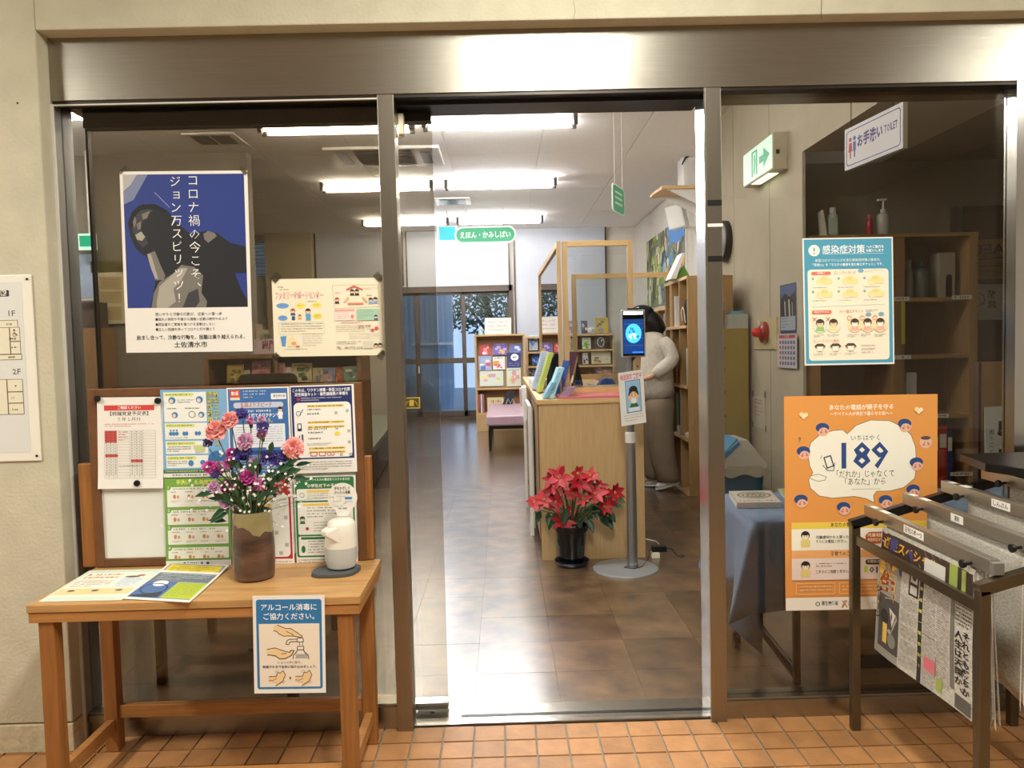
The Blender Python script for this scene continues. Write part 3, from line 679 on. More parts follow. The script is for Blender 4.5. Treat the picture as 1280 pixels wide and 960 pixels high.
for u in (100, 140): s.rrect(u-16, 312, u+16, 332, 5, '#c9706a'); s.rrect(u-12, 316, u+12, 328, 4, '#f0efe8')
s.ring(172, 322, 10, 9, 3, '#c9706a'); s.ring(188, 322, 10, 9, 3, '#c9706a'); s.greek(70, 270, 190, 284, 2, '#555555', .5); s.greek(20, 356, 280, 400, 4, '#6b6b6b', .45)
onboard('notice_sheet', s, (362, 482.5), (442, 480), (367, 592), 'navy winter preparation poster with rounded white panel, upper right of the notice board')
# red poster
s = Sheet(300, 440, paper); s.rect(4, 4, 292, 398, '#bb2736'); s.greek(30, 20, 260, 60, 2, '#f5dcdc', .6, False); s.rrect(14, 80, 282, 388, 22, '#f0efe8')
for v in (100, 130): s.rrect(110, v, 200, v+14, 4, '#f3cf63')
for v in range(160, 380, 26): s.greek(120, v, 220, v+12, 1, '#444444', .8)
for u, v in ((180, 186), (256, 186), (206, 260), (256, 320), (226, 360)): s.rect(u, v, u+18, v+18, '#b9b9b4')
s.greek(60, 408, 290, 432, 2, '#555555', .5)
onboard('notice_sheet', s, (289, 598), (364, 597), (294, 710), 'red bordered notice behind the brown vase')
# green children poster
s = Sheet(300, 440, paper); s.rrect(4, 4, 292, 400, 10, '#2d7746'); s.text('新型コロナウイルスの重症化リスクのある方', 148, 10, 14, '#f1f1e6', .02, fit=250, align='C'); s.text('小学生以下の子ども', 148, 38, 18, '#f1f1e6', .03, fit=170, align='C')
s.rrect(12, 62, 284, 120, 8, '#f0efe8'); s.rrect(14, 128, 284, 288, 8, '#f0efe8'); s.rrect(14, 296, 284, 392, 8, '#f0efe8'); s.rect(26, 300, 240, 312, '#2d7746')
s.rrect(60, 68, 220, 80, 4, '#f3cf63'); s.rrect(40, 134, 220, 146, 4, '#f3cf63'); s.greek(64, 84, 230, 114, 3, '#555555', .5); s.greek(60, 152, 250, 210, 4, '#555555', .5); s.greek(90, 226, 250, 280, 4, '#777777', .45); s.greek(60, 318, 250, 386, 5, '#555555', .5)
s.ring(38, 92, 12, 12, 2.5, '#7d8a86'); s.face(36, 210, 12, '#2d4a3a', '#f0d0b8', '#2d7746'); s.ell(58, 258, 8, 8, '#b8273b'); s.ell(36, 360, 10, 18, '#2d7746'); s.greek(10, 410, 290, 434, 2, '#555555', .5)
onboard('notice_sheet', s, (367, 596), (444, 594), (371, 707), 'dark green framed notice about small children behind the white soap dispenser')

# flyers lying on the table
def flat(name, s, pts, label, lift=.002, bend=None):
    a, b, c = (atz(*p, TZ+lift) for p in pts); return tag(s.build(name, a, b, c, bend=bend), label, 'flyer', None)
s = Sheet(300, 300, paper, (10, 10)); s.rect(2, 2, 298, 298, '#cfe0cf'); s.rect(12, 30, 290, 268, '#efe9da'); s.rect(12, 190, 290, 246, '#ecd29a'); s.greek(30, 40, 170, 100, 2, '#cf8a62', .7, False)
for u in (60, 150, 240): s.ell(u, 222, 14, 16, '#e9c9a8'); s.ell(u, 210, 14, 8, '#5a4a40')
s.greek(24, 110, 170, 180, 4, '#7b6b5b', .5); s.ell(220, 78, 30, 9, '#4c4f58'); s.ell(250, 66, 16, 9, '#b0645a'); s.rect(190, 90, 280, 180, '#d6e0e4'); s.greek(196, 96, 276, 176, 5, '#77838b', .4)
flat('flyer', s, ((112, 713), (203, 711), (48, 752)), 'pale cream and green leaflet lying on the table near its left end')
s = Sheet(300, 420, paper, (10, 10)); s.rect(10, 8, 290, 400, '#8f9aa0'); s.rect(20, 20, 280, 100, '#e6cf3a'); s.rect(12, 105, 288, 210, '#6a7684'); s.rect(10, 215, 150, 396, '#4b6ea6'); s.ell(80, 240, 34, 34, '#eef2f4'); s.ring(80, 300, 60, 60, 8, '#2c3f6e'); s.rect(155, 220, 290, 392, '#b5c53a'); s.greek(166, 230, 280, 380, 9, '#5a6a2c', .4); s.greek(40, 34, 260, 90, 3, '#8c7a20', .6); s.greek(30, 120, 270, 200, 4, '#d8dde2', .5); s.poly([(20, 380), (140, 330), (140, 390), (20, 396)], '#2f3a48')
a, b, c = atz(212, 705, TZ+.004), at(286, 703, -.13), atz(152, 748, TZ+.003); b.z = TZ+.004
tag(s.build('flyer', a, b, c, bend=lambda u, v: .02*max(0, .25-v)), 'glossy yellow, blue and green event leaflet lying on the table beside the vase', 'flyer')

# vase
def vase():
    c = atz(318.5, 722, TZ); t = thing('vase', 'tall brown stoneware vase with dripping olive glaze holding the flowers', 'vase', (c.x, c.y, TZ))
    m = mat('vase_glaze', '#6a4c3c', .35, noise=7, bump=.2, bscale=40, col2='#3a2a20', stretch=(1, 1, 3), coat=.4)
    m2 = mat('olive_glaze', '#8f8257', .3, noise=14, var=.2, coat=.5)
    h = .2; mb = MB(); n = 40
    mb.lathe([(.0, 0), (.05, 0), (.057, .006), (.0605, .05), (.0605, .09), (.0585, .13), (.0555, .17), (.053, .198), (.0515, .2), (.0485, .196), (.052, .12), (.045, .02), (0, .02)], (c.x, c.y, TZ), m, n)
    mb.build('body', t)
    g = MB(); rnd = random.Random(3)
    low = [.172+.006*math.sin(k*.9)+rnd.uniform(-.004, .004)-.035*max(0, math.cos(2*PI*k/n+.7)) for k in range(n)]
    vs = []; fs = []
    for j in range(6):
        for k in range(n):
            z = low[k]+(.2-low[k])*j/5; r = .0588+(.0525-.0588)*max(0, (z-.125))/.075+.0014; a = 2*PI*k/n; vs.append((c.x+r*math.cos(a), c.y+r*math.sin(a), TZ+z))
    for j in range(5):
        for k in range(n): fs.append((j*n+k, j*n+(k+1) % n, (j+1)*n+(k+1) % n, (j+1)*n+k))
    g.add(vs, fs, m2, True); g.build('glaze', t); return c
vc = vase()
pinkc = mat('salmon_petal', '#f4a9a4', .6, noise=30, var=.12); pinkl = mat('pink_petal', '#dc8cc0', .6, noise=30, var=.15); mag = mat('magenta_petal', '#cc4aa2', .6, noise=30, var=.2); mauvep = mat('mauve_petal', '#d3a3c4', .6, noise=30, var=.12); purple = mat('purple_petal', '#341f78', .6, noise=30, var=.25); wht = mat('white_petal', '#f0eee6', .6, noise=30, var=.04)
def ruffle(mb, c, r, mt, rnd, layers=4, per=8, up=Vector((0, -.6, .8))):
    up = up.normalized(); a = up.orthogonal().normalized(); b = up.cross(a)
    for l in range(layers):
        rr = r*(1-.22*l); ht = r*.28*l
        for k in range(per):
            t = 2*PI*(k+.5*l)/per+rnd.uniform(-.15, .15); d = a*math.cos(t)+b*math.sin(t); sd_ = up.cross(d)
            base = c+up*(ht*.4); w = rr*.48
            pts = [base+d*rr*.15]
            for q in (-1, -.5, 0, .5, 1): pts.append(base+d*rr*(.95+rnd.uniform(-.12, .12)-.12*abs(q))+sd_*w*q+up*(r*(.12+.18*l)+r*rnd.uniform(-.1, .12)))
            mb.add(pts, [(0, 1, 2), (0, 2, 3), (0, 3, 4), (0, 4, 5)], mt)
def bloom(px, py, Y, r, mt, name, label, group, rnd, kind='ruffle', calyx=True):
    c = at(px, py, Y); r *= 1.36; t = thing(name, label, 'flower', tuple(c), group); mb = MB()
    if kind == 'ruffle': ruffle(mb, c, r, mt, rnd, up=Vector((rnd.uniform(-.4, .4), -1, rnd.uniform(.3, .9))))
    else:
        for k in range(18):
            d = Vector((rnd.uniform(-1, 1), rnd.uniform(-1, .6), rnd.uniform(-.6, .9)))*r*.75; ruffle(mb, c+d, r*.5, mt, rnd, 1, 5, Vector((rnd.uniform(-.6, .6), -1, rnd.uniform(0, .8))))
    mb.build('blossom', t)
    e = Vector((vc.x+(c.x-vc.x)*.12, vc.y+(c.y-vc.y)*.1, TZ+.06)); m1_ = e.lerp(c, .5)+Vector((0, 0, .012)); s_ = MB()
    if calyx: s_.tube([c-Vector((0, -.004, .022)), c+Vector((0, .004, -.002))], [.004, .008], greenleaf, 8)
    mid2 = Vector((vc.x+(c.x-vc.x)*.2, vc.y+(c.y-vc.y)*.2, TZ+.2))
    s_.tube([e, mid2, mid2.lerp(c, .55)+Vector((0, 0, .008)), c-Vector((0, -.003, .018))], .0017, stemm, 6); s_.build('stem', t)
rnd = random.Random(12)
Yv = vc.y
for x, y, r, l in ((271, 539, .026, 'salmon pink carnation highest on the left of the bouquet'), (289, 526, .022, 'smaller salmon pink carnation turned upwards near the top of the bouquet'), (367, 561, .025, 'salmon pink carnation standing out on the right of the bouquet')):
    bloom(x, y, Yv-.01, r, pinkc, 'carnation', l, 'flowers in the brown vase', rnd)
for x, y, r, mt, l in ((308, 552, .021, mauvep, 'lilac pink bloom in the upper centre of the bouquet'), (328, 543, .013, pinkl, 'small pink bloom right of the lilac one near the bouquet top'), (262, 584, .016, mag, 'magenta bloom low on the left side beside a pink one'),
                       (275, 585, .017, pinkl, 'bright pink bloom left of centre under the carnations'), (290, 567, .014, mag, 'deep pink bloom just above the purple cluster'), (288, 578, .014, mag, 'deep pink bloom left of the purple cluster'), (320, 580, .018, mauvep, 'pale mauve bloom in the middle of the bouquet'),
                       (310, 597, .02, mag, 'large magenta bloom at the centre of the bouquet'), (324, 606, .016, pinkl, 'pink bloom just below and right of the large magenta one'), (284, 608, .016, mag, 'magenta bloom low at the left of the vase mouth'),
                       (268, 609, .015, mauvep, 'mauve bloom lowest on the far left'), (283, 628, .016, mauvep, 'drooping mauve bloom at the vase rim'), (313, 526, .009, pinkl, 'tiny pink bud beside the dark purple spike'), (327, 524, .009, mauvep, 'tiny lilac bud at the top of the bouquet')):
    bloom(x, y, Yv+rnd.uniform(-.03, .02), r, mt, 'pink_flower', l, 'flowers in the brown vase', rnd)
for x, y, r, l in ((303, 518, .013, 'dark purple spike at the very top of the bouquet'), (303, 571, .018, 'dark purple cluster left of centre'), (338, 574, .018, 'dark purple cluster right of centre'), (353, 572, .012, 'purple sprig between the right cluster and the carnation'), (329, 534, .012, 'violet sprig under the top buds'), (261, 554, .01, 'dark purple sprig under the left carnation'), (270, 594, .01, 'purple sprig low on the left')):
    bloom(x, y, Yv-.005, r, purple, 'statice_flower', l, 'flowers in the brown vase', rnd, 'cluster', False)
def gyps():
    t = thing('gypsophila', 'white baby breath sprays filling the bouquet', 'flower', (vc.x, vc.y, TZ+.2), 'flowers in the brown vase')
    mb = MB(); st_ = MB(); r2 = random.Random(5)
    for k in range(230):
        x = r2.gauss(312, 32); y = r2.gauss(608, 20)
        if k < 40: x = r2.uniform(330, 385); y = r2.uniform(560, 625)
        c = at(x, y, Yv+r2.uniform(-.06, .05)); ruffle(mb, c, .0042, wht, r2, 2, 5, Vector((r2.uniform(-.6, .6), -1, .4)))
        if k % 2 == 0: st_.tube([Vector((vc.x, vc.y, TZ+.19)).lerp(c, .2), Vector((vc.x, vc.y, TZ+.19)).lerp(c, .6)+Vector((0, 0, .01)), c], .0005, stemm, 3, False)
    mb.build('florets', t)['kind'] = 'stuff'; st_.build('twigs', t)['kind'] = 'stuff'
gyps()
def leaf_mesh(mb, p, d, L, w, mt, up=Vector((0, 0, 1)), droop=.25, fold=.15):
    d = Vector(d).normalized(); s_ = d.cross(up)
    s_ = s_.normalized() if s_.length > .01 else Vector((1, 0, 0)); u = s_.cross(d); vs = []
    prof = [(0, .02), (.2, .6), (.45, 1), (.7, .72), (.88, .32), (1, 0)]
    for t, q in prof:
        c = p+d*L*t-Vector((0, 0, 1))*droop*L*t*t; vs += [c-s_*w*q/2+u*fold*w*q, c, c+s_*w*q/2+u*fold*w*q]
    fs = []
    for i in range(len(prof)-1):
        a = i*3; fs += [(a, a+3, a+4, a+1), (a+1, a+4, a+5, a+2)]
    mb.add(vs, fs, mt, True)
def greenery():
    t = thing('foliage_spray', 'dark green leafy stems standing in the brown vase among the flowers', 'foliage', (vc.x, vc.y, TZ+.2), 'flowers in the brown vase'); r2 = random.Random(9)
    for k in range(64):
        px, py = r2.choice([(300, 630), (315, 620), (330, 610), (345, 600), (280, 640), (355, 590), (310, 600)]); px += r2.uniform(-14, 14); py += r2.uniform(-18, 12); p = at(px, py, Yv+r2.uniform(-.045, .03))
        mb = MB(); leaf_mesh(mb, p, (p.x-vc.x+r2.uniform(-.04, .04), r2.uniform(-.06, .02), .07+r2.uniform(-.05, .06)), r2.uniform(.04, .07), r2.uniform(.012, .02), greenleaf, Vector((0, -1, .3))); mb.build('leaf', t)
    for (x, y, dx, dz_) in ((286, 640, -.8, -.25), (284, 634, -.9, -.45), (346, 592, .5, .6), (358, 582, .6, .5), (338, 568, .2, .9), (268, 616, -.9, .1)):
        p = at(x, y, Yv-.02); mb = MB(); leaf_mesh(mb, p, (dx, -.2, dz_), .055, .018, greenleaf, Vector((0, -1, .2))); mb.build('leaf', t)
    s_ = MB()
    for k in range(14):
        a = 2*PI*k/14; s_.tube([(vc.x+.01*math.cos(a), vc.y+.01*math.sin(a), TZ+.05), (vc.x+.03*math.cos(a), vc.y+.03*math.sin(a), TZ+.2), (vc.x+.055*math.cos(a), vc.y+.045*math.sin(a), TZ+.27)], .0022, stemm, 5)
    s_.build('stems', t)['kind'] = 'stuff'
greenery()

# sanitiser dispenser on its grey tray
def dispenser():
    c = atz(424, 716, TZ); t = thing('drip_tray', 'dark grey rubber tray under the white hand soap dispenser', 'tray', (c.x, c.y, TZ)); gr = mat('grey_rubber', '#4d5052', .55, noise=12, var=.06)
    pts = []
    for k in range(28):
        a = 2*PI*k/28; x = .066*math.copysign(abs(math.cos(a))**.7, math.cos(a)); y = .055*math.copysign(abs(math.sin(a))**.7, math.sin(a)); pts.append((c.x-.008+x+y*.18, c.y+y, TZ))
    MB().prism(pts, (0, 0, .013), gr).build('base', t, bevel=.003)
    t = thing('soap_dispenser', 'white automatic hand sanitiser dispenser with a translucent bottle and round sign', 'dispenser', (c.x+.008, c.y, TZ+.013)); x, y, z = c.x+.006, c.y+.006, TZ+.013
    wp = mat('white_plastic', '#e5e0d4', .35, noise=10, var=.02, coat=.2); bp = mat('frosted_bottle', '#b9bdbb', .3, noise=10, var=.04, coat=.2); kx = 1.12
    MB().loft([((x, y, z), .031, .028), ((x, y, z+.006), .041, .037), ((x, y, z+.03), .0475, .042), ((x, y, z+.066), .0485, .043)], bp, 28).build('bottle', t)
    up_ = MB(); up_.loft([((x, y, z+.066), .0487, .0432), ((x+.002, y, z+.1), .0465, .042), ((x+.004, y, z+.132), .042, .04), ((x+.004, y, z+.142), .038, .036), ((x+.004, y, z+.148), .029, .028)], wp, 28)
    up_.build('housing', t)
    M = Matrix.Rotation(R(28), 3, 'Z')
    c2 = Vector((x, y, z))
    def q(a, b, h_): return c2+M@Vector((a, b, 0))+Vector((0, 0, h_))
    # spout wedge leaning towards the front left
    mb = MB(); w1 = .034
    P0 = [q(-.046, -.02, .118), q(-.046, .02, .118), q(.0, .024, .146), q(.0, -.03, .146)]; P1 = [q(-.05, -.02, .108), q(-.05, .02, .108), q(-.02, .024, .068), q(-.02, -.033, .068)]
    P0 = [q(-.05, -.042, .122), q(-.058, -.0, .122), q(.0, .028, .142), q(.02, -.03, .142)]; P1 = [q(-.052, -.043, .11), q(-.06, -.0, .11), q(-.02, .028, .075), q(-.004, -.038, .075)]
    mb.add(P0+P1, [(0, 3, 2, 1), (4, 5, 6, 7), (0, 1, 5, 4), (1, 2, 6, 5), (2, 3, 7, 6), (3, 0, 4, 7)], wp); mb.build('spout', t, bevel=.003)
    # round sign on a neck
    sc_ = at(428, 622, c.y+.03); r = .0445; pts = []
    for k in range(33):
        a = R(-62+k*(304/32)); pts.append((sc_.x+r*math.cos(a-R(0)), sc_.y, sc_.z+r*math.sin(a)))
    pts += [(sc_.x-.016, sc_.y, sc_.z-.056)][::-1]; pts += [(sc_.x+.016, sc_.y, sc_.z-.056)]
    sg = MB().prism(pts, (0, .0015, 0), paper).build('round_sign', t)
    s = Sheet(100, 100, paper); 
    s.text('手をかざして', 50, 12, 12, '#4b4640', .02, fit=54, align='C'); s.text('かんたん消毒', 50, 26, 12, '#4b4640', .02, fit=54, align='C')
    s.line([(20, 44), (20, 62), (44, 62), (44, 44), (20, 44)], 1, '#a9b3b4'); s.line([(44, 46), (62, 46), (62, 68), (54, 72)], 1, '#a9b3b4'); s.rrect(58, 48, 84, 56, 4, '#4b8fd0'); s.line([(52, 74), (60, 66), (78, 62), (84, 66)], 1.2, '#7fa9c8'); s.greek(24, 78, 78, 82, 1, '#66605a', .7); s.text('手指の消毒に', 50, 84, 7, '#66605a', .01, fit=34, align='C')
    s.items = [(v, f, m, l) for v, f, m, l in s.items]
    A = Vector((sc_.x-r*.98, sc_.y-.0004, sc_.z+r*.98)); mb = MB()
    for v, f, m_, l in s.items: mb.add([A+Vector((a/100*r*1.96, -l*.00004, -b/100*r*1.96)) for a, b in v], f, m_)
    mb.build('print', sg)
dispenser()

# A4 notice stuck to the table front
def draw_hand(s, pts, col='#e8bd8a', ln='#3a2a20'):
    s.poly(pts, col); s.line(pts+[pts[0]], 3.4, ln)
s = Sheet(570, 790, paper, (6, 8)); s.rrect(26, 30, 546, 756, 20, '#2e76ad'); s.rect(46, 226, 526, 738, '#efe2cf')
s.text('アルコール消毒に', 286, 66, 58, '#ffffff', .01, fit=440, align='C'); s.text('ご協力ください。', 286, 140, 58, '#ffffff', .01, fit=405, align='C')
s.poly([(192, 236), (255, 262), (300, 264), (390, 326), (385, 338), (320, 325), (315, 330), (240, 328), (205, 310), (190, 290), (160, 285), (160, 250)], '#efcf9c'); s.line([(192, 236), (255, 264), (300, 266), (390, 328), (382, 340), (318, 326)], 6, '#453426'); s.line([(318, 326), (240, 326), (205, 308), (188, 288), (162, 282)], 6, '#453426'); s.line([(262, 288), (312, 312), (318, 326)], 5, '#453426')
s.line([(350, 352), (290, 352), (268, 362), (258, 392)], 6, '#453426'); s.line([(350, 372), (298, 372), (288, 380), (280, 396), (262, 392)], 6, '#453426'); s.rrect(345, 340, 400, 378, 10, '#453426'); s.rrect(351, 346, 394, 372, 7, '#f4ece0'); s.rect(366, 378, 392, 408, '#453426'); s.rect(371, 378, 387, 408, '#f4ece0'); s.rrect(346, 408, 402, 440, 6, '#453426'); s.rrect(352, 414, 396, 434, 4, '#f4ece0')
s.line([(350, 440), (338, 460), (318, 480), (314, 512)], 6, '#453426'); s.line([(398, 440), (408, 460), (432, 480), (438, 512)], 6, '#453426')
for k in range(5): s.rect(334, 474+k*7, 426, 477+k*7, '#7f9db3')
s.poly([(110, 430), (170, 418), (230, 440), (290, 462), (315, 440), (320, 452), (290, 490), (220, 512), (180, 490), (110, 472)], '#efcf9c'); s.line([(108, 432), (170, 420), (230, 442), (285, 458), (300, 440), (322, 444), (300, 482), (250, 508), (205, 508), (175, 484), (112, 474)], 6, '#453426'); s.line([(222, 468), (262, 466)], 5, '#453426')
s.text('シュッと手に取り、', 286, 528, 22, '#4a4a4a', .0, fit=190, align='C'); s.text('乾燥するまで全体に擦り込みましょう。', 286, 562, 24, '#33537a', .015, fit=430, align='C')
for u in (120, 330):
    s.poly([(u, 660), (u+60, 655), (u+75, 620), (u+90, 628), (u+112, 604), (u+130, 640), (u+110, 690), (u+50, 725), (u+52, 696), (u, 690)], '#efcf9c'); s.line([(u, 652), (u+56, 652), (u+72, 618), (u+88, 626), (u+112, 604), (u+130, 640), (u+108, 690), (u+52, 728)], 5, '#453426'); s.line([(u, 680), (u+30, 684), (u+60, 668)], 4, '#453426'); s.ring(u+62, 612, 12, 9, 2, '#8d857a'); s.ring(u+112, 696, 12, 9, 2, '#8d857a')
s.poly([(284, 650), (298, 664), (284, 678)], '#453426')
Yn = tyf-.004
tag(s.build('notice_sheet', at(315.5, 745, Yn), at(405.5, 744, Yn), at(318, 867, Yn)), 'blue and white hand disinfection notice taped to the front edge of the wooden table', 'notice')

# ================================================================== POSTERS ON THE GLASS
GY = -.0062
# blue statue poster
s = Sheet(590, 835, paper, (8, 12)); s.rect(14, 14, 574, 628, '#263a86')
s.poly([(14, 14), (130, 14), (90, 80), (60, 130), (14, 150)], '#7a83a4'); s.poly([(14, 14), (80, 14), (50, 60), (14, 90)], '#b3b4b4'); s.line([(158, 96), (225, 165)], 3, '#8c97c4')
dk, md, lt, hl = '#1d1e24', '#3b3b3f', '#77736c', '#a8a398'
s.poly([(30, 240), (48, 190), (80, 158), (120, 150), (170, 156), (220, 186), (250, 230), (320, 290), (390, 275), (440, 285), (500, 330), (574, 350), (574, 480), (520, 470), (545, 540), (574, 590), (574, 628), (120, 628), (135, 560), (150, 500), (130, 440), (110, 390), (85, 375), (60, 350), (40, 300)], dk)
s.poly([(60, 210), (85, 180), (125, 170), (150, 180), (120, 200), (95, 235), (90, 270), (110, 300), (120, 330), (95, 350), (70, 320), (50, 270)], md)
s.poly([(95, 195), (135, 180), (120, 215), (100, 220)], lt); s.poly([(70, 240), (92, 228), (88, 262), (74, 268)], lt); s.poly([(62, 290), (90, 275), (108, 300), (92, 318), (70, 312)], hl); s.poly([(52, 230), (64, 205), (70, 225), (60, 262)], lt)
s.poly([(112, 380), (150, 365), (170, 420), (195, 480), (185, 500), (150, 500), (128, 440)], lt); s.poly([(116, 382), (130, 376), (145, 430), (160, 490), (148, 496), (128, 440)], hl)
s.poly([(125, 628), (138, 560), (165, 510), (230, 470), (270, 430), (330, 440), (370, 480), (360, 560), (385, 600), (380, 628)], lt); s.poly([(150, 600), (165, 530), (220, 480), (265, 445), (300, 445), (270, 500), (230, 540), (240, 600), (200, 628), (150, 628)], hl); s.poly([(270, 628), (300, 560), (345, 540), (350, 600), (330, 628)], md)
s.poly([(378, 290), (400, 275), (430, 285), (440, 300), (400, 330), (382, 315)], lt); s.poly([(574, 470), (520, 475), (545, 545), (574, 600)], '#263a86')
s.poly([(30, 235), (55, 180), (100, 150), (160, 150), (215, 180), (200, 190), (150, 168), (90, 178), (60, 210), (44, 260)], '#121318')
s.vtext('コロナ禍の今こそ、', 337, 16, 56, '#f4f4f4', -.006, 61.5); s.vtext('ジョン万スピリッツ！', 256, 22, 54, '#f4f4f4', -.006, 59.5)
T = '#2a2a2a'
s.text('思いやりと冷静な行動が、収束への第一歩', 142, 650, 18, T, 0, fit=310); s.text('■個人の特定や不確かな情報の拡散は絶対やめよう', 142, 674, 16, T, 0, fit=335); s.text('■感染者やご家族を傷つける言動はしない', 142, 698, 16, T, 0, fit=275); s.text('■正しい知識を持ってコロナに打ち勝とう', 142, 721, 16, T, 0, fit=275)
s.text('励まし合って、冷静な行動を。困難は乗り越えられる。', 52, 755, 23, T, .01, fit=505); s.text('土佐清水市', 302, 786, 30, T, .01, fit=155, align='C')
tag(s.build('poster', *quad_at((149.3, 214.5), (309, 213), (158, 441), GY)), 'deep blue poster of a statue with vertical white Japanese headline on the left glass', 'poster')
# cream family poster
s = Sheet(880, 625, creampaper, (8, 6)); s.text('ファミリーサポートセンター', 22, 104, 62, '#c9617e', .06, fit=385); s.text('ファミリーサポートセンター', 22, 104, 62, '#f1ead0', .0, fit=385)
s.greek(42, 58, 110, 72, 1, '#555555', .9); s.greek(60, 78, 155, 94, 1, '#7da353', .9); s.greek(270, 178, 360, 190, 1, '#444444', .9)
for u, v, rx, col in ((80, 215, 50, '#6c9cd6'), (78, 314, 38, '#6c9cd6'), (222, 216, 42, '#eddc6a'), (350, 214, 40, '#eddc6a'), (354, 302, 36, '#e4d24c')): s.ell(u, v, rx, 22, col); s.greek(u-rx*.6, v-8, u+rx*.6, v+8, 2, '#4a4a4a', .5)
s.face(160, 258, 18, '#a4553a', '#f0c9a5', '#2d5f8d'); s.face(280, 262, 20, '#33281f', '#f0c9a5', '#5da0d0'); s.face(214, 300, 13, '#a4753a', '#f0c9a5', '#d8a356'); s.rect(150, 300, 176, 332, '#2d4f7d'); s.rect(262, 300, 300, 336, '#5da0d0')
s.line([(46, 352), (404, 350), (404, 442), (46, 446), (46, 352)], 1.5, '#a9a393'); s.greek(64, 358, 392, 436, 4, '#7a766c', .42)
s.poly([(54, 462), (102, 458), (92, 540), (66, 542)], '#5b93c9'); s.poly([(120, 470), (150, 460), (190, 540), (116, 548)], '#ecd9a0'); s.ell(160, 520, 22, 14, '#d9a07a'); s.ell(190, 545, 18, 8, '#c96a5a'); s.greek(228, 440, 390, 552, 6, '#9a9588', .3); s.greek(80, 562, 400, 572, 1, '#777777', .7)
s.line([(480, 56), (845, 56), (845, 232), (492, 242), (480, 56)], 1.6, '#9a9688'); s.poly([(590, 88), (650, 58), (722, 88), (722, 102), (652, 76), (592, 102)], '#cd6a5a'); s.face(636, 108, 16, '#2b2b2b', '#f0c9a5', '#333333'); s.face(674, 108, 16, '#2b2b2b', '#f0c9a5', '#333333')
s.face(514, 172, 16, '#a4553a', '#f0c9a5', '#333333'); s.face(782, 178, 16, '#2b2b2b', '#f0c9a5', '#7fa9d0'); s.face(820, 174, 16, '#2b2b2b', '#f0c9a5', '#7fa9d0')
s.poly([(596, 206), (618, 192), (618, 199), (722, 198), (722, 213), (618, 213), (618, 220)], '#e0866c'); s.poly([(566, 190), (600, 150), (612, 158), (580, 198)], '#d9b98a'); s.poly([(712, 156), (726, 150), (758, 190), (744, 200)], '#d9b98a')
s.greek(500, 110, 550, 132, 2, '#888888', .5); s.greek(730, 78, 836, 96, 2, '#d48a8a', .5); s.greek(750, 136, 812, 146, 1, '#555555', .9)
s.rect(492, 250, 650, 266, '#e9a6a2'); s.rect(492, 268, 650, 340, '#f3dcd2'); s.greek(500, 274, 610, 334, 4, '#8c7a74', .4); s.ell(632, 310, 12, 18, '#d9857a'); s.rrect(668, 250, 842, 342, 6, '#a9cdb2'); s.greek(676, 256, 800, 334, 5, '#5c7a66', .42); s.face(820, 314, 14, '#2c3b66', '#f0c9a5', '#2d5f8d')
s.greek(540, 352, 800, 364, 1, '#d4605a', .8); s.greek(500, 380, 780, 440, 4, '#666666', .35); s.greek(680, 378, 780, 412, 2, '#c9617e', .7); s.ell(790, 420, 14, 12, '#d4605a'); s.ell(822, 406, 16, 14, '#d4605a'); s.greek(600, 448, 840, 500, 3, '#888888', .3); s.greek(500, 508, 700, 540, 2, '#444444', .5)
s.text('TEL：080-7723-2654', 500, 546, 30, '#4a4a4a', 0, fit=205); s.rect(716, 508, 790, 568, '#d7d2bf'); s.face(814, 546, 16, '#2b2b2b', '#f0c9a5'); s.face(848, 544, 16, '#2b2b2b', '#f0c9a5')
tag(s.build('poster', *quad_at((339.5, 349), (478, 347), (343, 446), GY)), 'cream family support leaflet taped on the glass by the left mullion', 'poster')
# clear tape pieces
def tapes(lst, lab):
    for k, (x, y, w, h_, a) in enumerate(lst):
        c = at(x, y, GY-.0022); s_ = MB().obox(c, (w, .0003, h_), Matrix.Rotation(R(a), 3, 'Y'), tape).build('tape_strip'); tag(s_, lab[k], 'tape')
tapes([(304, 213, .03, .012, 50), (153, 212, .03, .012, -48), (345, 347, .03, .022, -45), (473, 346, .03, .022, 45), (346, 447, .03, .022, 45), (477, 444, .03, .022, -45)],
      ['clear tape on the top right corner of the statue poster', 'clear tape on the top left corner of the statue poster', 'clear tape on the top left corner of the cream leaflet', 'clear tape on the top right corner of the cream leaflet', 'clear tape on the bottom left corner of the cream leaflet', 'clear tape on the bottom right corner of the cream leaflet'])
# teal infection control poster
s = Sheet(566, 806, paper, (6, 8)); s.rect(8, 8, 558, 796, '#4c9dbb'); s.rrect(28, 198, 536, 776, 22, '#f3ecd6'); s.ell(72, 78, 36, 36, '#f5f3ea'); s.rect(68, 60, 77, 84, '#4c9dbb'); s.ell(72, 96, 5, 5, '#e07a6a')
s.text('感染症対策', 124, 46, 58, '#ffffff', .006, fit=266); s.text('へのご協力を', 398, 50, 20, '#ffffff', .02, fit=110); s.text('お願いします', 398, 74, 20, '#ffffff', .02, fit=110); s.line([(124, 102), (506, 102)], 2, '#dcecf0')
s.text('新型コロナウイルスを含む感染症対策の基本は、', 283, 132, 20, '#eef6f6', .005, fit=410, align='C'); s.text('「手洗い」や「マスクの着用を含む咳エチケット」です。', 283, 160, 20, '#ffffff', .012, fit=440, align='C')
s.rrect(50, 212, 174, 234, 11, '#e07a60'); s.text('手洗い', 112, 213, 17, '#ffffff', .01, align='C'); s.text('正しい手の洗い方', 194, 210, 22, '#d98a66', .0, fit=136); s.ell(362, 210, 18, 13, '#7fb0cc'); s.greek(388, 206, 500, 222, 2, '#a9a493', .5)
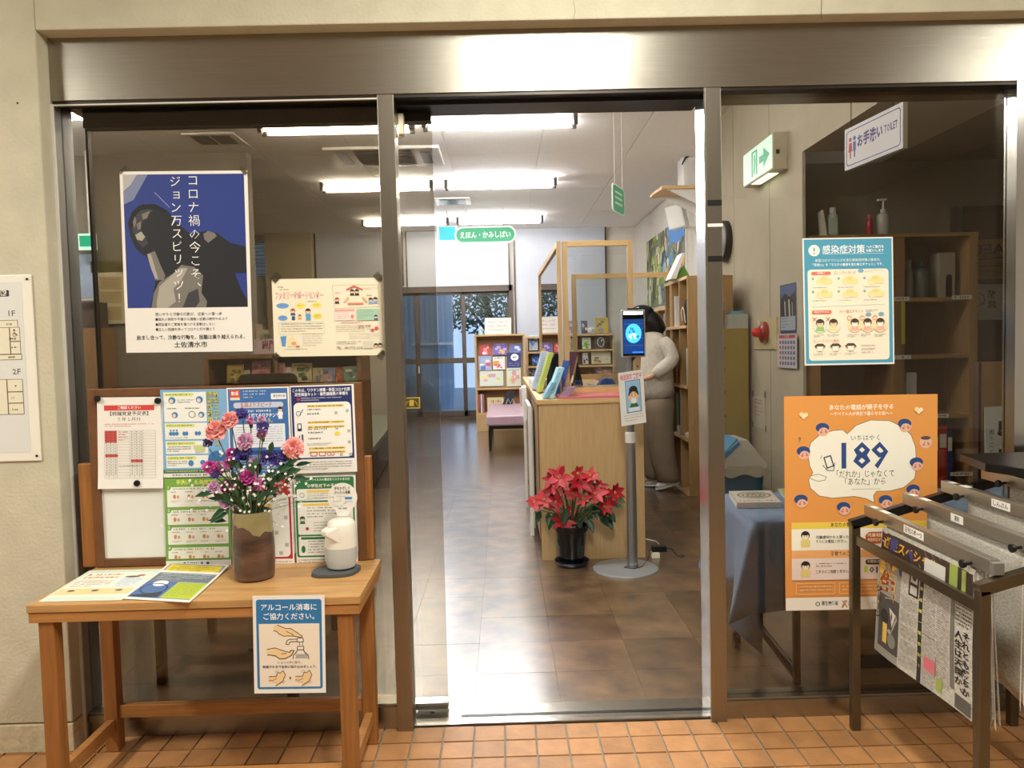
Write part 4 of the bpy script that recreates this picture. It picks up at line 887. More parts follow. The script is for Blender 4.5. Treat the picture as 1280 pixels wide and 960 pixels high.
for r_, v in ((0, 270), (1, 352)):
    for q in range(3):
        u = 60+q*162; s.ell(u, v-14, 8, 8, '#8fb9a8'); s.rrect(u+22, v-14, u+122, v+24, 14, '#f1e2a2'); s.ell(u+70, v-14, 24, 14, '#efd98a'); s.ell(u+46, v+20, 18, 10, '#f4e8b8'); s.greek(u-6, v+40, u+128, v+48, 1, '#7b776b', .7)
s.line([(52, 434), (510, 424)], 1.6, '#9cc0d0'); s.rrect(50, 456, 174, 480, 11, '#e07a60'); s.text('咳エチケット', 112, 459, 16, '#ffffff', .01, fit=90, align='C'); s.text('3つの咳エチケット', 222, 454, 24, '#d98a66', 0, fit=150); s.greek(388, 456, 470, 474, 2, '#7b776b', .6)
for q, (u, hr, bd) in enumerate(((100, '#4a3b2c', '#9bc782'), (184, '#4a3b2c', '#f0dfa6'), (318, '#4a3b2c', '#efb7a2'), (398, '#4a3b2c', '#efb7a2'), (478, '#4a3b2c', '#efb7a2'))):
    s.ell(u, 556, 44, 44, '#e2ead0' if q < 2 else '#f4e2b4'); s.face(u, 540, 25, hr, '#f3cfb2', bd)
    if q < 2: s.line([(u-46, 500), (u-22, 524)], 3.5, '#d96a6a'); s.line([(u-22, 500), (u-46, 524)], 3.5, '#d96a6a')
    else: s.ring(u-34, 508, 15, 15, 3.5, '#d98a52'); s.rrect(u-16, 544, u+16, 562, 6, '#ffffff')
s.ell(404, 486, 17, 11, '#7fb0cc'); s.ell(484, 484, 17, 11, '#7fb0cc')
for u in (56, 144, 270, 356, 440): s.greek(u, 610, u+74, 632, 2, '#7b776b', .5)
s.text('正しいマスクの着用', 54, 640, 20, '#d98a66', 0, fit=160)
for u in (96, 194, 290): s.poly([(u-36, 686), (u-18, 668), (u+18, 668), (u+36, 686), (u+20, 694), (u-20, 694)], '#5a4630'); s.poly([(u-22, 686), (u+22, 686), (u+14, 716), (u-14, 716)], '#f7efe0'); s.greek(u-40, 728, u+36, 746, 2, '#7b776b', .5)
s.greek(356, 680, 446, 744, 3, '#8b877a', .35)
tag(s.build('poster', *quad_at((1003, 298), (1116, 296), (1006, 457), GY), bend=None), 'teal framed infection control poster taped high on the right glass', 'poster')
# orange 189 poster
s = Sheet(640, 900, ink('#d8924a'), (8, 12)); OR = '#e29a4e'; NV = '#2c4a86'
s.rect(0, 0, 640, 845, OR); s.text('あなたの電話が親子を守る', 322, 38, 24, '#fff6e4', .015, fit=268, align='C'); s.text('〜すべての人が笑顔で暮らせる街へ〜', 322, 68, 18, '#fff6e4', .01, fit=262, align='C')
cl = [(205, 145), (245, 143), (262, 160), (300, 125), (360, 104), (440, 108), (500, 138), (530, 170), (548, 220), (552, 300), (545, 350), (500, 388), (440, 402), (385, 402), (372, 420), (375, 450), (340, 432), (290, 422), (200, 428), (145, 418), (108, 385), (100, 350), (118, 320), (105, 290), (98, 240), (110, 195), (150, 160)]
s.poly(cl, '#f4f1e2'); s.line(cl+[cl[0]], 2, '#4a3c30')
s.text('いちはやく', 338, 165, 26, '#3b4f80', .0, fit=120, align='C'); s.text('189', 336, 176, 150, NV, .018, fit=196, align='C'); s.text('「だれか」じゃなくて', 338, 312, 34, '#3a3a40', .0, fit=240, align='C'); s.text('「あなた」から', 338, 344, 34, '#3a3a40', .0, fit=170, align='C'); s.line([(280, 392), (402, 392)], 1.2, '#777777')
s.line([(165, 258), (192, 250), (205, 292), (178, 302), (165, 258)], 5, '#34415e'); s.line([(160, 290), (180, 312), (205, 312), (210, 280)], 3, '#34415e'); s.line([(150, 262), (156, 250)], 2, '#34415e'); s.line([(112, 332), (140, 326), (175, 338), (168, 352), (140, 356), (108, 345)], 1.8, '#4a3c30')
for u, v, hr in ((162, 142, 1), (82, 238, 1), (505, 130, 1), (590, 200, 0), (554, 292, 1), (540, 405, 1), (70, 440, 1), (248, 474, 1), (424, 448, 1)):
    r = 26; s.ell(u, v, r, r, '#e8b9a0')
    if hr: s.ell(u-3, v-9, r*1.08, r*.78, NV); s.ell(u+2, v+7, r*.78, r*.66, '#e8b9a0')
    else: s.ell(u, v-18, r*.8, 8, '#5a4a50')
    s.ell(u-8, v+10, 5, 5, '#d8705a'); s.ell(u+12, v+8, 5, 5, '#d8705a'); s.ell(u-5, v+1, 1.8, 2.4, '#33303a'); s.ell(u+9, v+1, 1.8, 2.4, '#33303a')
s.text('？', 62, 168, 26, NV, .01, align='C')
for u, v in ((80, 80), (560, 66)): s.ell(u-8, v-4, 10, 10, '#f2d9a0'); s.ell(u+9, v-2, 9, 9, '#f6e6c0'); s.ell(u, v+8, 7, 7, '#f6e6c0')
s.ell(378, 474, 14, 6, '#f6ead0'); s.ell(362, 494, 12, 6, '#f6ead0')
s.rect(26, 528, 600, 646, '#f3efdf'); s.rect(26, 528, 600, 556, '#eccd52'); s.text('あなたの電話', 190, 530, 21, '#3d372a', .015, fit=100); s.rect(26, 646, 600, 680, '#eeb173'); s.text('子育てのこと、', 190, 652, 21, '#3d372a', .015, fit=104); s.rect(26, 680, 600, 772, '#ecd9d0')
s.face(84, 584, 17, '#262626', '#f0e0c0', '#e4d184'); s.rrect(64, 602, 104, 632, 5, '#e4d184'); s.face(84, 712, 18, '#262626', '#f0e0c0', '#e4d184'); s.rrect(64, 730, 104, 760, 5, '#e4d184')
s.text('児童虐待かもと思ったら、', 128, 584, 15, '#3d372a', .008, fit=158); s.text('すぐにお電話ください。', 128, 602, 15, '#3d372a', .008, fit=132); s.greek(128, 700, 256, 722, 2, '#3d372a', .5); s.text('こちらにご相談ください。', 128, 730, 15, '#3d372a', .008, fit=140)
s.rrect(336, 572, 440, 622, 22, '#b85a2c'); s.rrect(336, 688, 440, 710, 10, '#3a2d2a'); s.text('児童相談所', 344, 578, 16, '#fbe9c8', .01, fit=90); s.text('虐待対応ダイヤル', 344, 598, 16, '#fbe9c8', .01, fit=90); s.text('お電話はこちら', 344, 690, 14, '#fbe9c8', .01, fit=88); s.text('0120', 352, 714, 36, '#2c2a2a', .012, fit=84)
s.rect(330, 716, 346, 742, '#bcd04a')
for a, b in ((44, 206), (226, 410)): s.line([(a, 786), (b, 786), (b, 832), (a, 832), (a, 786)], 1.8, '#f3d7a8'); s.greek(a+14, 796, b-14, 824, 2, '#f6e3c0', .55, False)
s.rect(0, 846, 640, 900, '#efeadf'); s.text('厚生労働省', 150, 862, 20, '#2a2a2a', .02, fit=70); s.ring(134, 874, 10, 9, 3.5, '#2a2a2a'); s.line([(236, 890), (248, 862), (256, 862), (240, 890)], 4, '#c8703c'); s.line([(258, 890), (238, 862)], 4, '#c8703c'); s.greek(262, 866, 318, 884, 2, '#6b6b6b', .6); s.greek(362, 868, 480, 880, 2, '#8b8b8b', .5)
tag(s.build('poster', *quad_at((980, 495.5), (1172, 492.5), (982, 763), GY-.004)), 'large orange child helpline poster with the number in a white cloud on the right glass', 'poster')
# building map on the left wall
s = Sheet(200, 480, ink('#d9dad6')); s.text('1F', 172, 76, 22, '#55534e', .01, align='C'); s.text('2F', 176, 240, 22, '#55534e', .01, align='C'); s.rrect(140, 22, 168, 40, 3, '#2e2d2b'); s.text('図', 154, 22, 17, '#f0efe8', .01, align='C')
for (a, b, c, d) in ((8, 106, 186, 130), (8, 126, 164, 202), (164, 126, 190, 166), (164, 166, 190, 202), (8, 202, 192, 218), (8, 272, 150, 372), (150, 272, 190, 308), (150, 308, 190, 340), (150, 340, 190, 372)):
    s.rect(a, b, c, d, '#6a5d48'); s.rect(a+1.5, b+1.5, c-1.5, d-1.5, '#e2dcc4')
for u, v in ((170, 114), (174, 155), (176, 180), (170, 207), (170, 288), (172, 322), (172, 355)): s.greek(u-12, v, u+12, v+7, 1, '#55503f', .9)
s.ell(176, 134, 2.5, 2.5, '#4a4a44'); s.line([(176, 137), (176, 145), (181, 145), (183, 150)], 1.4, '#4a4a44'); s.ring(176, 147, 5, 5, 1.2, '#4a4a44')
Yw = wf-.004
mp_ = thing('floor_map', 'white framed building map with floor plans on the plaster wall', 'sign', tuple(at(20, 460, Yw)))
A, B, C = at(-70, 345, Yw), at(39, 343, Yw), at(-70, 578, Yw); zt, zb = at(39, 343, Yw).z, at(50, 576, Yw).z; xL, xR = at(-75, 460, Yw).x, at(45.5, 460, Yw).x
MB().box((xL, wf-.006, zb), (xR, wf, zt), mat('white_panel', '#e9e6da', .4, noise=5, var=.02)).build('panel', mp_, bevel=.0025)
s.build('map_print', (xL+.022, wf-.0066, zt-.022), (xR-.03, wf-.0066, zt-.022), (xL+.022, wf-.0066, zb+.028), mp_, thick=.0004)
for x, z in ((xR-.012, zt-.014), (xR-.012, zb+.016), (xL+.012, zt-.014), (xL+.012, zb+.016)): MB().lathe([(0, .009), (.003, .009), (.0038, .006)], (x, wf-.0005, z), steel_dk, 12, M=Matrix.Rotation(R(90), 3, 'X')).build('screw', mp_)

# ================================================================== NEWSPAPER RACK (hall side)
RX0 = atz(1073, 920, 0).x+.008; RYb = -.12; RYf = -.76
zA = at(1073, 652, RYb).z; zB = at(1210, 742, RYf).z
def rack():
    t = thing('newspaper_rack', 'dark steel newspaper rack with sloping rails in front of the right glass', 'newspaper rack', (RX0+.25, (RYb+RYf)/2, 0))
    rm = mat('rack_steel', '#6f6654', .32, .9, noise=8, var=.08)
    L = .50; zb2 = at(1265, 590, RYb).z; sl = (zb2-zA)/(at(1265, 590, RYb).x-RX0); zl = (zA+zB)/2
    globals()['SL'] = sl; globals()['ZL'] = zl
    q = .026
    for (x, y) in ((RX0, RYb), (RX0, RYf), (RX0+L, RYb), (RX0+L, RYf)):
        MB().box((x-q/2, y-q/2, 0), (x+q/2, y+q/2, zl+sl*(x-RX0)), rm).build('leg', t, bevel=.002)
    for y in (RYb, RYf): MB().beam((RX0-q/2, y, zl), (RX0+L+q/2, y, zl+sl*L), q, q*1.1, blackm if y == RYb else rm).build('sloping_rail', t, bevel=.0015)
    z = zl-.045
    MB().box((RX0-.006, RYf+q/2, z-.014), (RX0+.006, RYb-q/2, z+.014), rm).build('side_rail', t, bevel=.001)
    MB().box((RX0+L-.006, RYf+q/2, .2), (RX0+L+.006, RYb-q/2, .225), rm).build('side_rail', t, bevel=.001)
    MB().box((RX0, RYb-.01, .2), (RX0+L, RYb+.01, .235), blackm).build('cross_bar', t)
    for x in (.34, .47): MB().box((RX0+x-.012, RYb-.018, zl+sl*x+.0145), (RX0+x+.02, RYb-.0, zl+sl*x+.016), paper).build('rail_label', t)
rack()
bar_m = mat('aluminium_bar', '#b3ada0', .35, .85, noise=9, var=.05)
def holder(k, dx, label, txt, mag):
    x = RX0+dx; z = ZL+SL*dx+.02; t = thing('newspaper_holder', label, 'newspaper holder', (x, (RYb+RYf)/2, z), 'newspaper holders on the rack')
    w = .024; h_ = .034
    MB().box((x-w/2, RYf+.012, z), (x+w/2, RYb-.012, z+h_), bar_m).build('bar', t, bevel=.0012)
    MB().box((x-w/2-.0005, RYf-.004, z+.002), (x+w/2+.0005, RYf+.013, z+h_-.004), rack_grey).build('end_cap', t, bevel=.001)
    for y in (RYb-.13, RYf+.08):
        MB().tube([(x-w/2+.001, y, z+.008), (x-w/2-.012, y, z+.006), (x-w/2-.02, y, z+.006)], [.004, .004, .004], black, 8).lathe([(0, 0), (.01, 0), (.011, .004), (.009, .01), (0, .01)], (x-w/2-.026, y, z+.006), black, 14, M=Matrix.Rotation(R(90), 3, 'Y')).build('knob', t)
    for y, l in ((RYb-.055, .028), (RYb-.12, .04)): MB().box((x-w/2+.004, y-l/2, z+h_), (x+w/2-.004, y+l/2, z+h_+.0006), paper).build('top_label', t)
    s = Sheet(100, 26, paper); s.text(txt, 50, 4, 19, '#222222', .02, fit=min(86, 20*len(txt)), align='C')
    yl = RYb-.30; L = .035+.022*len(txt)/2
    s.W = 100; s.build('side_label', (x-w/2-.0008, yl+L/2, z+h_-.006), (x-w/2-.0008, yl-L/2, z+h_-.006), (x-w/2-.0008, yl+L/2, z+.006), t, thick=.0004)
    return x, z
rack_grey = mat('cap_grey', '#6d6a63', .5, noise=9, var=.05)
hb = [holder(0, .036, 'first newspaper holder, nearest the left side rail, with a sports paper label', '日刊スポーツ', 1), holder(1, .155, 'second newspaper holder from the left side of the rack', '高知', 1), holder(2, .275, 'third newspaper holder from the left side of the rack', 'しんぶん', 0), holder(3, .40, 'fourth newspaper holder, farthest up the sloping rails, with a four character label', '読売新聞', 0)]
# newspapers: front one carries the printed page
def newspaper(k, x, z, label, drop, printed):
    t = thing('newspaper', label, 'newspaper', (x, (RYb+RYf)/2, z), 'newspapers hanging in the rack')
    y0, y1 = RYb-.135, RYf+.06; L = y0-y1
    rnd = random.Random(k)
    for q in range(5 if printed else 4):
        dxx = -.002+q*.0045; dr = drop-.012*q*rnd.random(); ph = rnd.random()*6
        def fn(u, v): return (x+dxx+.006*math.sin(v*4+ph+u*3)*v+(.005*(q-1))*v, y0-L*u, z-.001-dr*v+(.02*math.sin(u*5+ph)*v*v))
        MB().grid(fn, 12, 12, newsp).build('page', t, solid=.0012)
    # feathered page edges at the near end
    e = MB()
    for q in range(14):
        a = x-.022+.0034*q; b = a+rnd.uniform(-.012, .016)
        e.add([(a, y1-.0015, z-.01), (a+.0016, y1-.0015, z-.01), (b+.002, y1-.008-rnd.random()*.01, z-drop-rnd.uniform(-.02, .03)), (b, y1-.008, z-drop-rnd.uniform(-.02, .03))], [(0, 1, 2, 3)], newsp if q % 3 else paper)
    e.build('page_edges', t)['kind'] = 'stuff'
    if printed:
        s = Sheet(520, 640, newsp, (12, 12))
        s.rect(4, 20, 516, 120, '#3a2a22'); s.text('誕生スペシャル', 20, 40, 60, '#d9a03a', .02, fit=320); s.poly([(60, 40), (110, 30), (100, 90), (70, 96)], '#3c3f7a'); s.poly([(170, 60), (200, 50), (205, 110)], '#3c3f7a'); s.rect(270, 50, 380, 118, '#c9c6bd'); s.rect(400, 20, 440, 120, '#8fa04a'); s.rect(460, 24, 480, 120, '#9aa852')
        s.rect(4, 120, 150, 640, '#8f8b82'); s.vtext('誕生', 66, 130, 104, '#e2b13e', .08, 96); s.vtext('誕生', 66, 130, 104, '#8a3a1e', .045, 96); s.poly([(40, 110), (70, 105), (90, 160), (76, 178)], '#39406e'); s.poly([(118, 118), (150, 118), (150, 200), (136, 196)], '#39406e')
        s.rect(20, 330, 150, 600, '#4a4743'); s.poly([(60, 340), (110, 330), (140, 420), (100, 520), (50, 470)], '#a19d94'); s.poly([(90, 380), (130, 400), (110, 470)], '#d0ccc2'); s.ell(60, 440, 26, 40, '#2c2a28'); s.ell(110, 540, 24, 36, '#7d7a72'); s.vtext('ジョーン', 16, 300, 40, '#24221f', .03, 44); s.rect(52, 470, 80, 570, '#d9b65a')
        s.rect(196, 130, 250, 260, '#2c2a28'); s.rect(204, 150, 242, 196, '#b9b5ab'); s.rect(204, 210, 242, 250, '#b9b5ab')
        s.rect(256, 130, 276, 640, '#2c2a28'); s.vtext('結果成績一覧表記録', 266, 140, 18, '#d9d04a', .01, 52)
        for c_ in range(5):
            for r_ in range(5): s.greek(160+0*c_, 280+r_*70, 250, 340+r_*70, 8, '#5a5752', .5) if c_ == 0 else None
        s.greek(282, 130, 345, 640, 54, '#5f5c56', .5); s.greek(350, 130, 410, 600, 50, '#5f5c56', .5); s.line([(346, 130), (346, 560)], 2, '#2c2a28'); s.line([(282, 400), (346, 400)], 2, '#2c2a28'); s.rect(290, 500, 345, 560, '#c96a72'); s.rect(350, 560, 380, 620, '#8fa04a')
        s.rect(416, 130, 436, 560, '#6d6a63'); s.vtext('人生は天国か、', 458, 290, 38, '#232120', .03, 40); s.vtext('それとも勝ちか', 492, 280, 38, '#232120', .03, 40); s.rect(440, 570, 516, 632, '#55524c'); s.greek(440, 140, 516, 270, 8, '#3a3835', .6)
        xx = x-.0155
        s.build('printed_page', (xx, y0, z-.004), (xx, y1, z-.004), (xx-.02, y0, z-drop*1.0), t, thick=.0008, bend=lambda u, v: .01*v*math.sin(u*4+1)+.004*math.sin(v*5)*v)
newspaper(0, hb[0][0], hb[0][1], 'newspaper with a big orange headline hanging from the first holder', .37, True)
newspaper(1, hb[1][0], hb[1][1], 'long newspaper with ragged page edges hanging from the second holder', .36, False)
newspaper(2, hb[2][0], hb[2][1], 'short yellowed newspaper hanging from the third holder', .24, False)
newspaper(3, hb[3][0], hb[3][1], 'grey newspaper hanging from the fourth holder', .27, False)

# black stand at the right edge of the picture
def bstand():
    Y = -.3; a = at(1226, 583, Y); t = thing('display_stand', 'black metal stand with a flat top at the right end of the facade', 'stand', (a.x+.25, Y, 0))
    z = a.z
    MB().prism([(a.x, Y-.02, z-.012), (a.x+.07, Y-.2, z-.012), (a.x+.5, Y-.2, z-.012), (a.x+.5, -.13, z-.012), (a.x+.04, -.13, z-.012)], (0, 0, .024), blackm).build('top', t, bevel=.002)
    for (xx, yy) in ((a.x+.33, -.165), (a.x+.46, -.165), (a.x+.33, Y-.16), (a.x+.46, Y-.16)): MB().box((xx, yy, 0), (xx+.03, yy+.03, z-.012), blackm).build('leg', t)
bstand()

# ================================================================== INSIDE, RIGHT: table with blue cloth, alcove
def folding_table():
    z = .60; A = atz(937, 649, z); B = atz(908.5, 615, z); x1 = A.x+1.25
    t = thing('folding_table', 'low black folding table under the blue cloth behind the right glass', 'table', ((A.x+x1)/2, .4, 0))
    y0, y1 = .17, .66
    MB().box((A.x+.012, y0+.01, z-.03), (x1, y1-.01, z-.004), oakd).build('tabletop', t)
    for x in (A.x+.16, x1-.18):
        MB().tube([(x, y0+.04, .03), (x, y0+.04, z-.03)], .012, blackm, 10).tube([(x-.0, y1-.06, .05), (x, y1-.06, z-.03)], .012, blackm, 10).tube([(x, y0+.04, .05), (x, y1-.06, .07)], .01, blackm, 8).build('leg_frame', t)
    MB().box((A.x+.03, y0+.02, z-.055), (x1-.02, y0+.05, z-.03), blackm).build('rail', t)
    MB().box((A.x+.16-.01, y0+.03, .0), (A.x+.16+.012, y0+.052, .3), blackm).build('foot', t)
    def caster(x, y): MB().tube([(x-.011, y, .024), (x+.011, y, .024)], .024, black, 16).box((x-.014, y-.01, .03), (x+.014, y+.01, .06), blackm).build('caster', t, ang=60)
    caster(A.x+.05, y1-.1); caster(x1-.18, y1-.06)
    MB().tube([(A.x+.05, y1-.1, .05), (A.x+.05, y1-.1, .2), (A.x+.16, y0+.04, .02)], .009, blackm, 8).build('stay', t)
    # cloth
    c = MB(); X0, Y0, Y1 = A.x, y0-.006, y1+.01; TL_ = (X0, Y0, z+.002)
    def P(x, y, zz): return Vector((x, y, zz))
    nearL, farL, farR, nearR = P(X0, Y0, z+.002), P(X0+.0, Y1, z+.002), P(x1+.01, Y1, z+.002), P(x1+.01, Y0, z+.002)
    def strip(tops, bots, n=14):
        def fn(u, v):
            k = u*(len(tops)-1); i = min(int(k), len(tops)-2); f = k-i; a = tops[i].lerp(tops[i+1], f); b = bots[i].lerp(bots[i+1], f); p = a.lerp(b, v)
            return p+Vector((0, 0, 0))
        c.grid(fn, n, 8, clothm)
    c.grid(lambda u, v: P(X0+(x1+.01-X0)*u, Y0+(Y1-Y0)*v, z+.002), 10, 4, clothm)
    # front drop with a fold line and a pointed corner at its left
    yc = Y0-.012
    pt1 = at(910.5, 781, yc-.02); pt2 = at(953, 819, yc+.03); pt3 = at(952, 763, yc); pt4 = at(980, 763, yc)
    strip([nearL, nearL.lerp(nearR, .06), nearL.lerp(nearR, .12), nearR], [pt1, pt3.lerp(pt1, .3), pt4, P(x1+.01, yc, pt4.z)], 24)
    c.add([pt1, pt3, pt2], [(0, 1, 2)], clothm)
    # left drop, folding away
    q1 = at(911, 740, Y0+.05); q2 = P(X0-.05, Y0+.25, z-.3); q3 = at(887, 735, .66); q4 = at(873, 708, .72)
    strip([nearL, P(X0, (Y0+Y1)/2, z+.002), farL], [pt1, P(X0-.01, (Y0+Y1)/2-.05, z-.27), q3], 12)
    strip([farL, farL+Vector((.01, .01, 0))], [q3, q4], 4); c.add([farL, q3, q4], [(0, 1, 2)], clothm)
    o = c.build('tablecloth', solid=.002); tag(o, 'pale blue cloth with pointed corners draped over the table behind the right glass', 'tablecloth')
    return z, A
ftz, ftA = folding_table()
def booklet(name, px, z, h_, label, cover, deco, cat='book', lean=0):
    """lying book given by 3 target corners on plane z: TL TR BL"""
    a, b, c = (atz(*p, z+h_) for p in px); d = b+(c-a); n = Vector((0, 0, -h_))
    mb = MB(); mb.prism([a, b, d, c], n*.999, paper); o = mb.build(name)
    tag(o, label, cat); s = Sheet(100, 130, ink(cover)); deco(s); s.build('cover', a+Vector((0, 0, .0008)), b+Vector((0, 0, .0008)), c+Vector((0, 0, .0008)), o); return o
def d1_(s): s.rect(4, 4, 96, 126, '#e9e4dc'); s.ell(52, 50, 40, 38, '#8c8f88'); s.ring(52, 50, 34, 32, 5, '#d9d6cf'); s.greek(20, 36, 84, 66, 2, '#e9e4dc', .8, False); s.greek(10, 104, 92, 118, 1, '#c9708a', .9, False)
booklet('book', ((911, 614), (963, 613), (921, 629)), ftz+.004, .02, 'white paperback with a grey round picture lying on the blue cloth', '#cfc9c2', d1_)
def d2_(s): s.greek(10, 10, 90, 120, 6, '#6a8a5a', .4)
booklet('booklet', ((972, 611), (1010, 610), (986, 627)), ftz+.004, .008, 'thin pale green booklet beside the white paperback on the blue cloth', '#bccf9c', d2_)

# bookcase in the alcove
def alcove_shelf():
    Y = 2.47; x0 = 1.952; x1 = at(1222, 440, Y).x; zt = at(1160, 295.5, Y).z; d_ = .3
    t = thing('bookcase', 'tall open wooden shelf unit in the dim alcove behind the teal poster', 'shelf', ((x0+x1)/2, Y+.15, 0))
    w = .025
    MB().box((x0, Y, 0), (x0+.1, Y+d_, zt), oak).box((x1-.055, Y, 0), (x1, Y+d_, zt), oak).box((x0+.1, Y+d_-.012, 0), (x1-.055, Y+d_, zt), shback).build('body', t, bevel=.002)
    MB().box((x0-.0, Y-.004, zt), (x1, Y+d_, zt+.022), oak).build('top_board', t)
    xm0, xm1 = at(1117, 440, Y).x, at(1131, 440, Y).x
    MB().box((xm0, Y+.004, 0), (xm1, Y+d_-.012, zt), oakd).build('divider', t)
    zs = []
    for y in (374, 446, 521, 594, 660):
        z = at(1160, y, Y).z; zs.append(z); MB().box(((at(1194, 594, Y).x if y == 594 else x0+.1), Y, z-.012), (x1-.055, Y+d_-.012, z+.012), oak).build('shelf_board', t, bevel=.001)
    for (a, b, y) in ((1118, 1137, 374), (1190, 1215, 372), (1118, 1139, 447), (1172, 1186, 520), (1188, 1216, 593)):
        p, q = at(a, y, Y-.002), at(b, y, Y-.002); s = Sheet(100, 40, paper); s.greek(14, 10, 86, 32, 1, '#333333', .9, False)
        s.build('shelf_label', (p.x, Y-.0012, p.z+.014), (q.x, Y-.0012, p.z+.014), (p.x, Y-.0012, p.z-.012), t, thick=.0005)
    a = at(1129, 430, Y-.002); MB().box((a.x-.012, Y-.002, at(1129, 430, Y).z), (a.x+.012, Y-.0005, at(1129, 377, Y).z), ink('#c3bf2c')).build('yellow_tape', t)
    return Y, zt+.022, zs, x0, x1
aY, aZ, azs, ax0, ax1 = alcove_shelf()
def bottle(px, top, base, Y, z, r, body, cap, label, pump=False, name='bottle', cat='bottle'):
    c = at(px, base, Y); c.z = z; zt = at(px, top, Y).z; h_ = zt-z; t = thing(name, label, cat, tuple(c))
    bm_ = mat('bottle_'+body.strip('#'), body, .35, noise=12, var=.03, coat=.2)
    k = .62 if pump else .8
    MB().lathe([(r*.9, 0), (r, h_*.03), (r, h_*k*.8), (r*.85, h_*k*.92), (r*.4, h_*k)], c, bm_, 20).build('body', t)
    cm_ = mat('cap_'+cap.strip('#'), cap, .35, noise=12, var=.03)
    if pump:
        MB().lathe([(r*.42, h_*k), (r*.45, h_*(k+.09)), (r*.15, h_*(k+.1)), (r*.15, h_*.93), (0, h_*.93)], c, cm_, 14).build('collar', t)
        MB().beam(c+Vector((-r*.9, 0, h_*.96)), c+Vector((r*.5, 0, h_*.97)), r*.4, h_*.05, cm_).build('pump_head', t, bevel=.001)
    else: MB().lathe([(r*.55, h_*k), (r*.58, h_*.98), (0, h_)], c, cm_, 16).build('cap', t)
    return t
t = bottle(1041, 259, 296, 2.55, aZ, .035, '#c8ccc8', '#dfe1dd', 'pale bottle with a green label on top of the alcove shelf', False)
a, b = at(1036, 272, 2.51), at(1047, 292, 2.51); MB().box((a.x, 2.513, b.z), (b.x, 2.515, a.z), ink('#b7cdbf')).build('label_patch', t)
t = thing('notepad', 'folded white pad leaning beside the pale bottle on the alcove shelf', 'pad', (at(1031, 296, 2.51).x, 2.51, aZ))
x = at(1031, 296, 2.51).x; MB().prism([(x-.014, 2.51, aZ), (x-.028, 2.51, aZ+.16), (x-.01, 2.51, aZ+.17), (x+.018, 2.51, aZ)], (0, .05, 0), paper).build('sheets', t)
t = bottle(1104, 248, 296, 2.55, aZ, .042, '#bfc3c0', '#e4e4e0', 'pump bottle standing on top of the alcove shelf', True)
t = bottle(1087, 268, 296, 2.53, aZ, .02, '#b52a3a', '#c8455a', 'slim red bottle beside the pump bottle on the alcove shelf')
# things on the alcove shelves
def shelf_box(a, b, Y, depth, col, name, label, cat, z=None, extra=None):
    p, q = at(*a, Y), at(*b, Y); zb = q.z if z is None else z
    t = thing(name, label, cat, ((p.x+q.x)/2, Y, zb)); MB().box((p.x, Y, zb), (q.x, Y+depth, p.z), mat('box_'+col.strip('#'), col, .6, noise=10, var=.05)).build('body', t, bevel=.003)
    if extra: extra(t, p, q, Y, zb)
    return t
def ex(t, p, q, Y, zb):
    MB().box((p.x+.045, Y-.002, zb), (p.x+.085, Y-.0005, zb+.13), blackm).lathe([(0, 0), (.02, 0)], ((p.x+.065), Y-.002, zb+.13), blackm, 16, M=Matrix.Rotation(R(90), 3, 'X')).build('arched_opening', t)
shelf_box((1174, 316), (1194, 371), 2.55, .12, '#a9a393', 'model_block', 'pale block with an arched opening on the upper alcove shelf', 'model', azs[0]+.013, ex)
bottle(1151, 326, 371, 2.57, azs[0]+.013, .045, '#5d6465', '#2b2b2d', 'dark grey water flask on the upper alcove shelf', False, 'flask', 'flask')
bottle(1136, 324, 371, 2.55, azs[0]+.013, .026, '#8d9594', '#aeb4b2', 'slim grey tumbler beside the dark flask on the alcove shelf', False, 'tumbler', 'tumbler')
shelf_box((1133, 466), (1146, 478), 2.51, .06, '#dadfe6', 'tape_dispenser', 'small blue and white packet on the third alcove shelf', 'packet', azs[2]+.075, lambda t, p, q, Y, zb: MB().box((p.x-.0, Y, azs[2]+.013), (q.x+.0, Y+.06, zb), mat('pk', '#44516e', .5, noise=9)).build('base', t))
for i, (x0, x1, y0, col, l) in enumerate(((1173, 1183, 533, '#b13228', 'bright red binder standing in the lower alcove shelf'), (1183.4, 1190, 537, '#243a72', 'navy blue binder standing in the lower alcove shelf'), (1164, 1172.73, 536, '#7a1f1c', 'dark red binder half hidden by the orange poster'))):
    p, q = at(x0, y0, 2.48), at(x1, 664, 2.48); t = thing('binder', l, 'binder', ((p.x+q.x)/2, 2.48, 0)); zf = azs[4]+.013
    MB().box((p.x, 2.475, zf), (q.x, 2.73, p.z), mat('binder_'+col.strip('#'), col, .5, noise=10, var=.06)).build('cover', t, bevel=.002); MB().box((p.x+.006, 2.474, p.z-.14), (q.x-.006, 2.4745, p.z-.05), paper).build('spine_label', t)
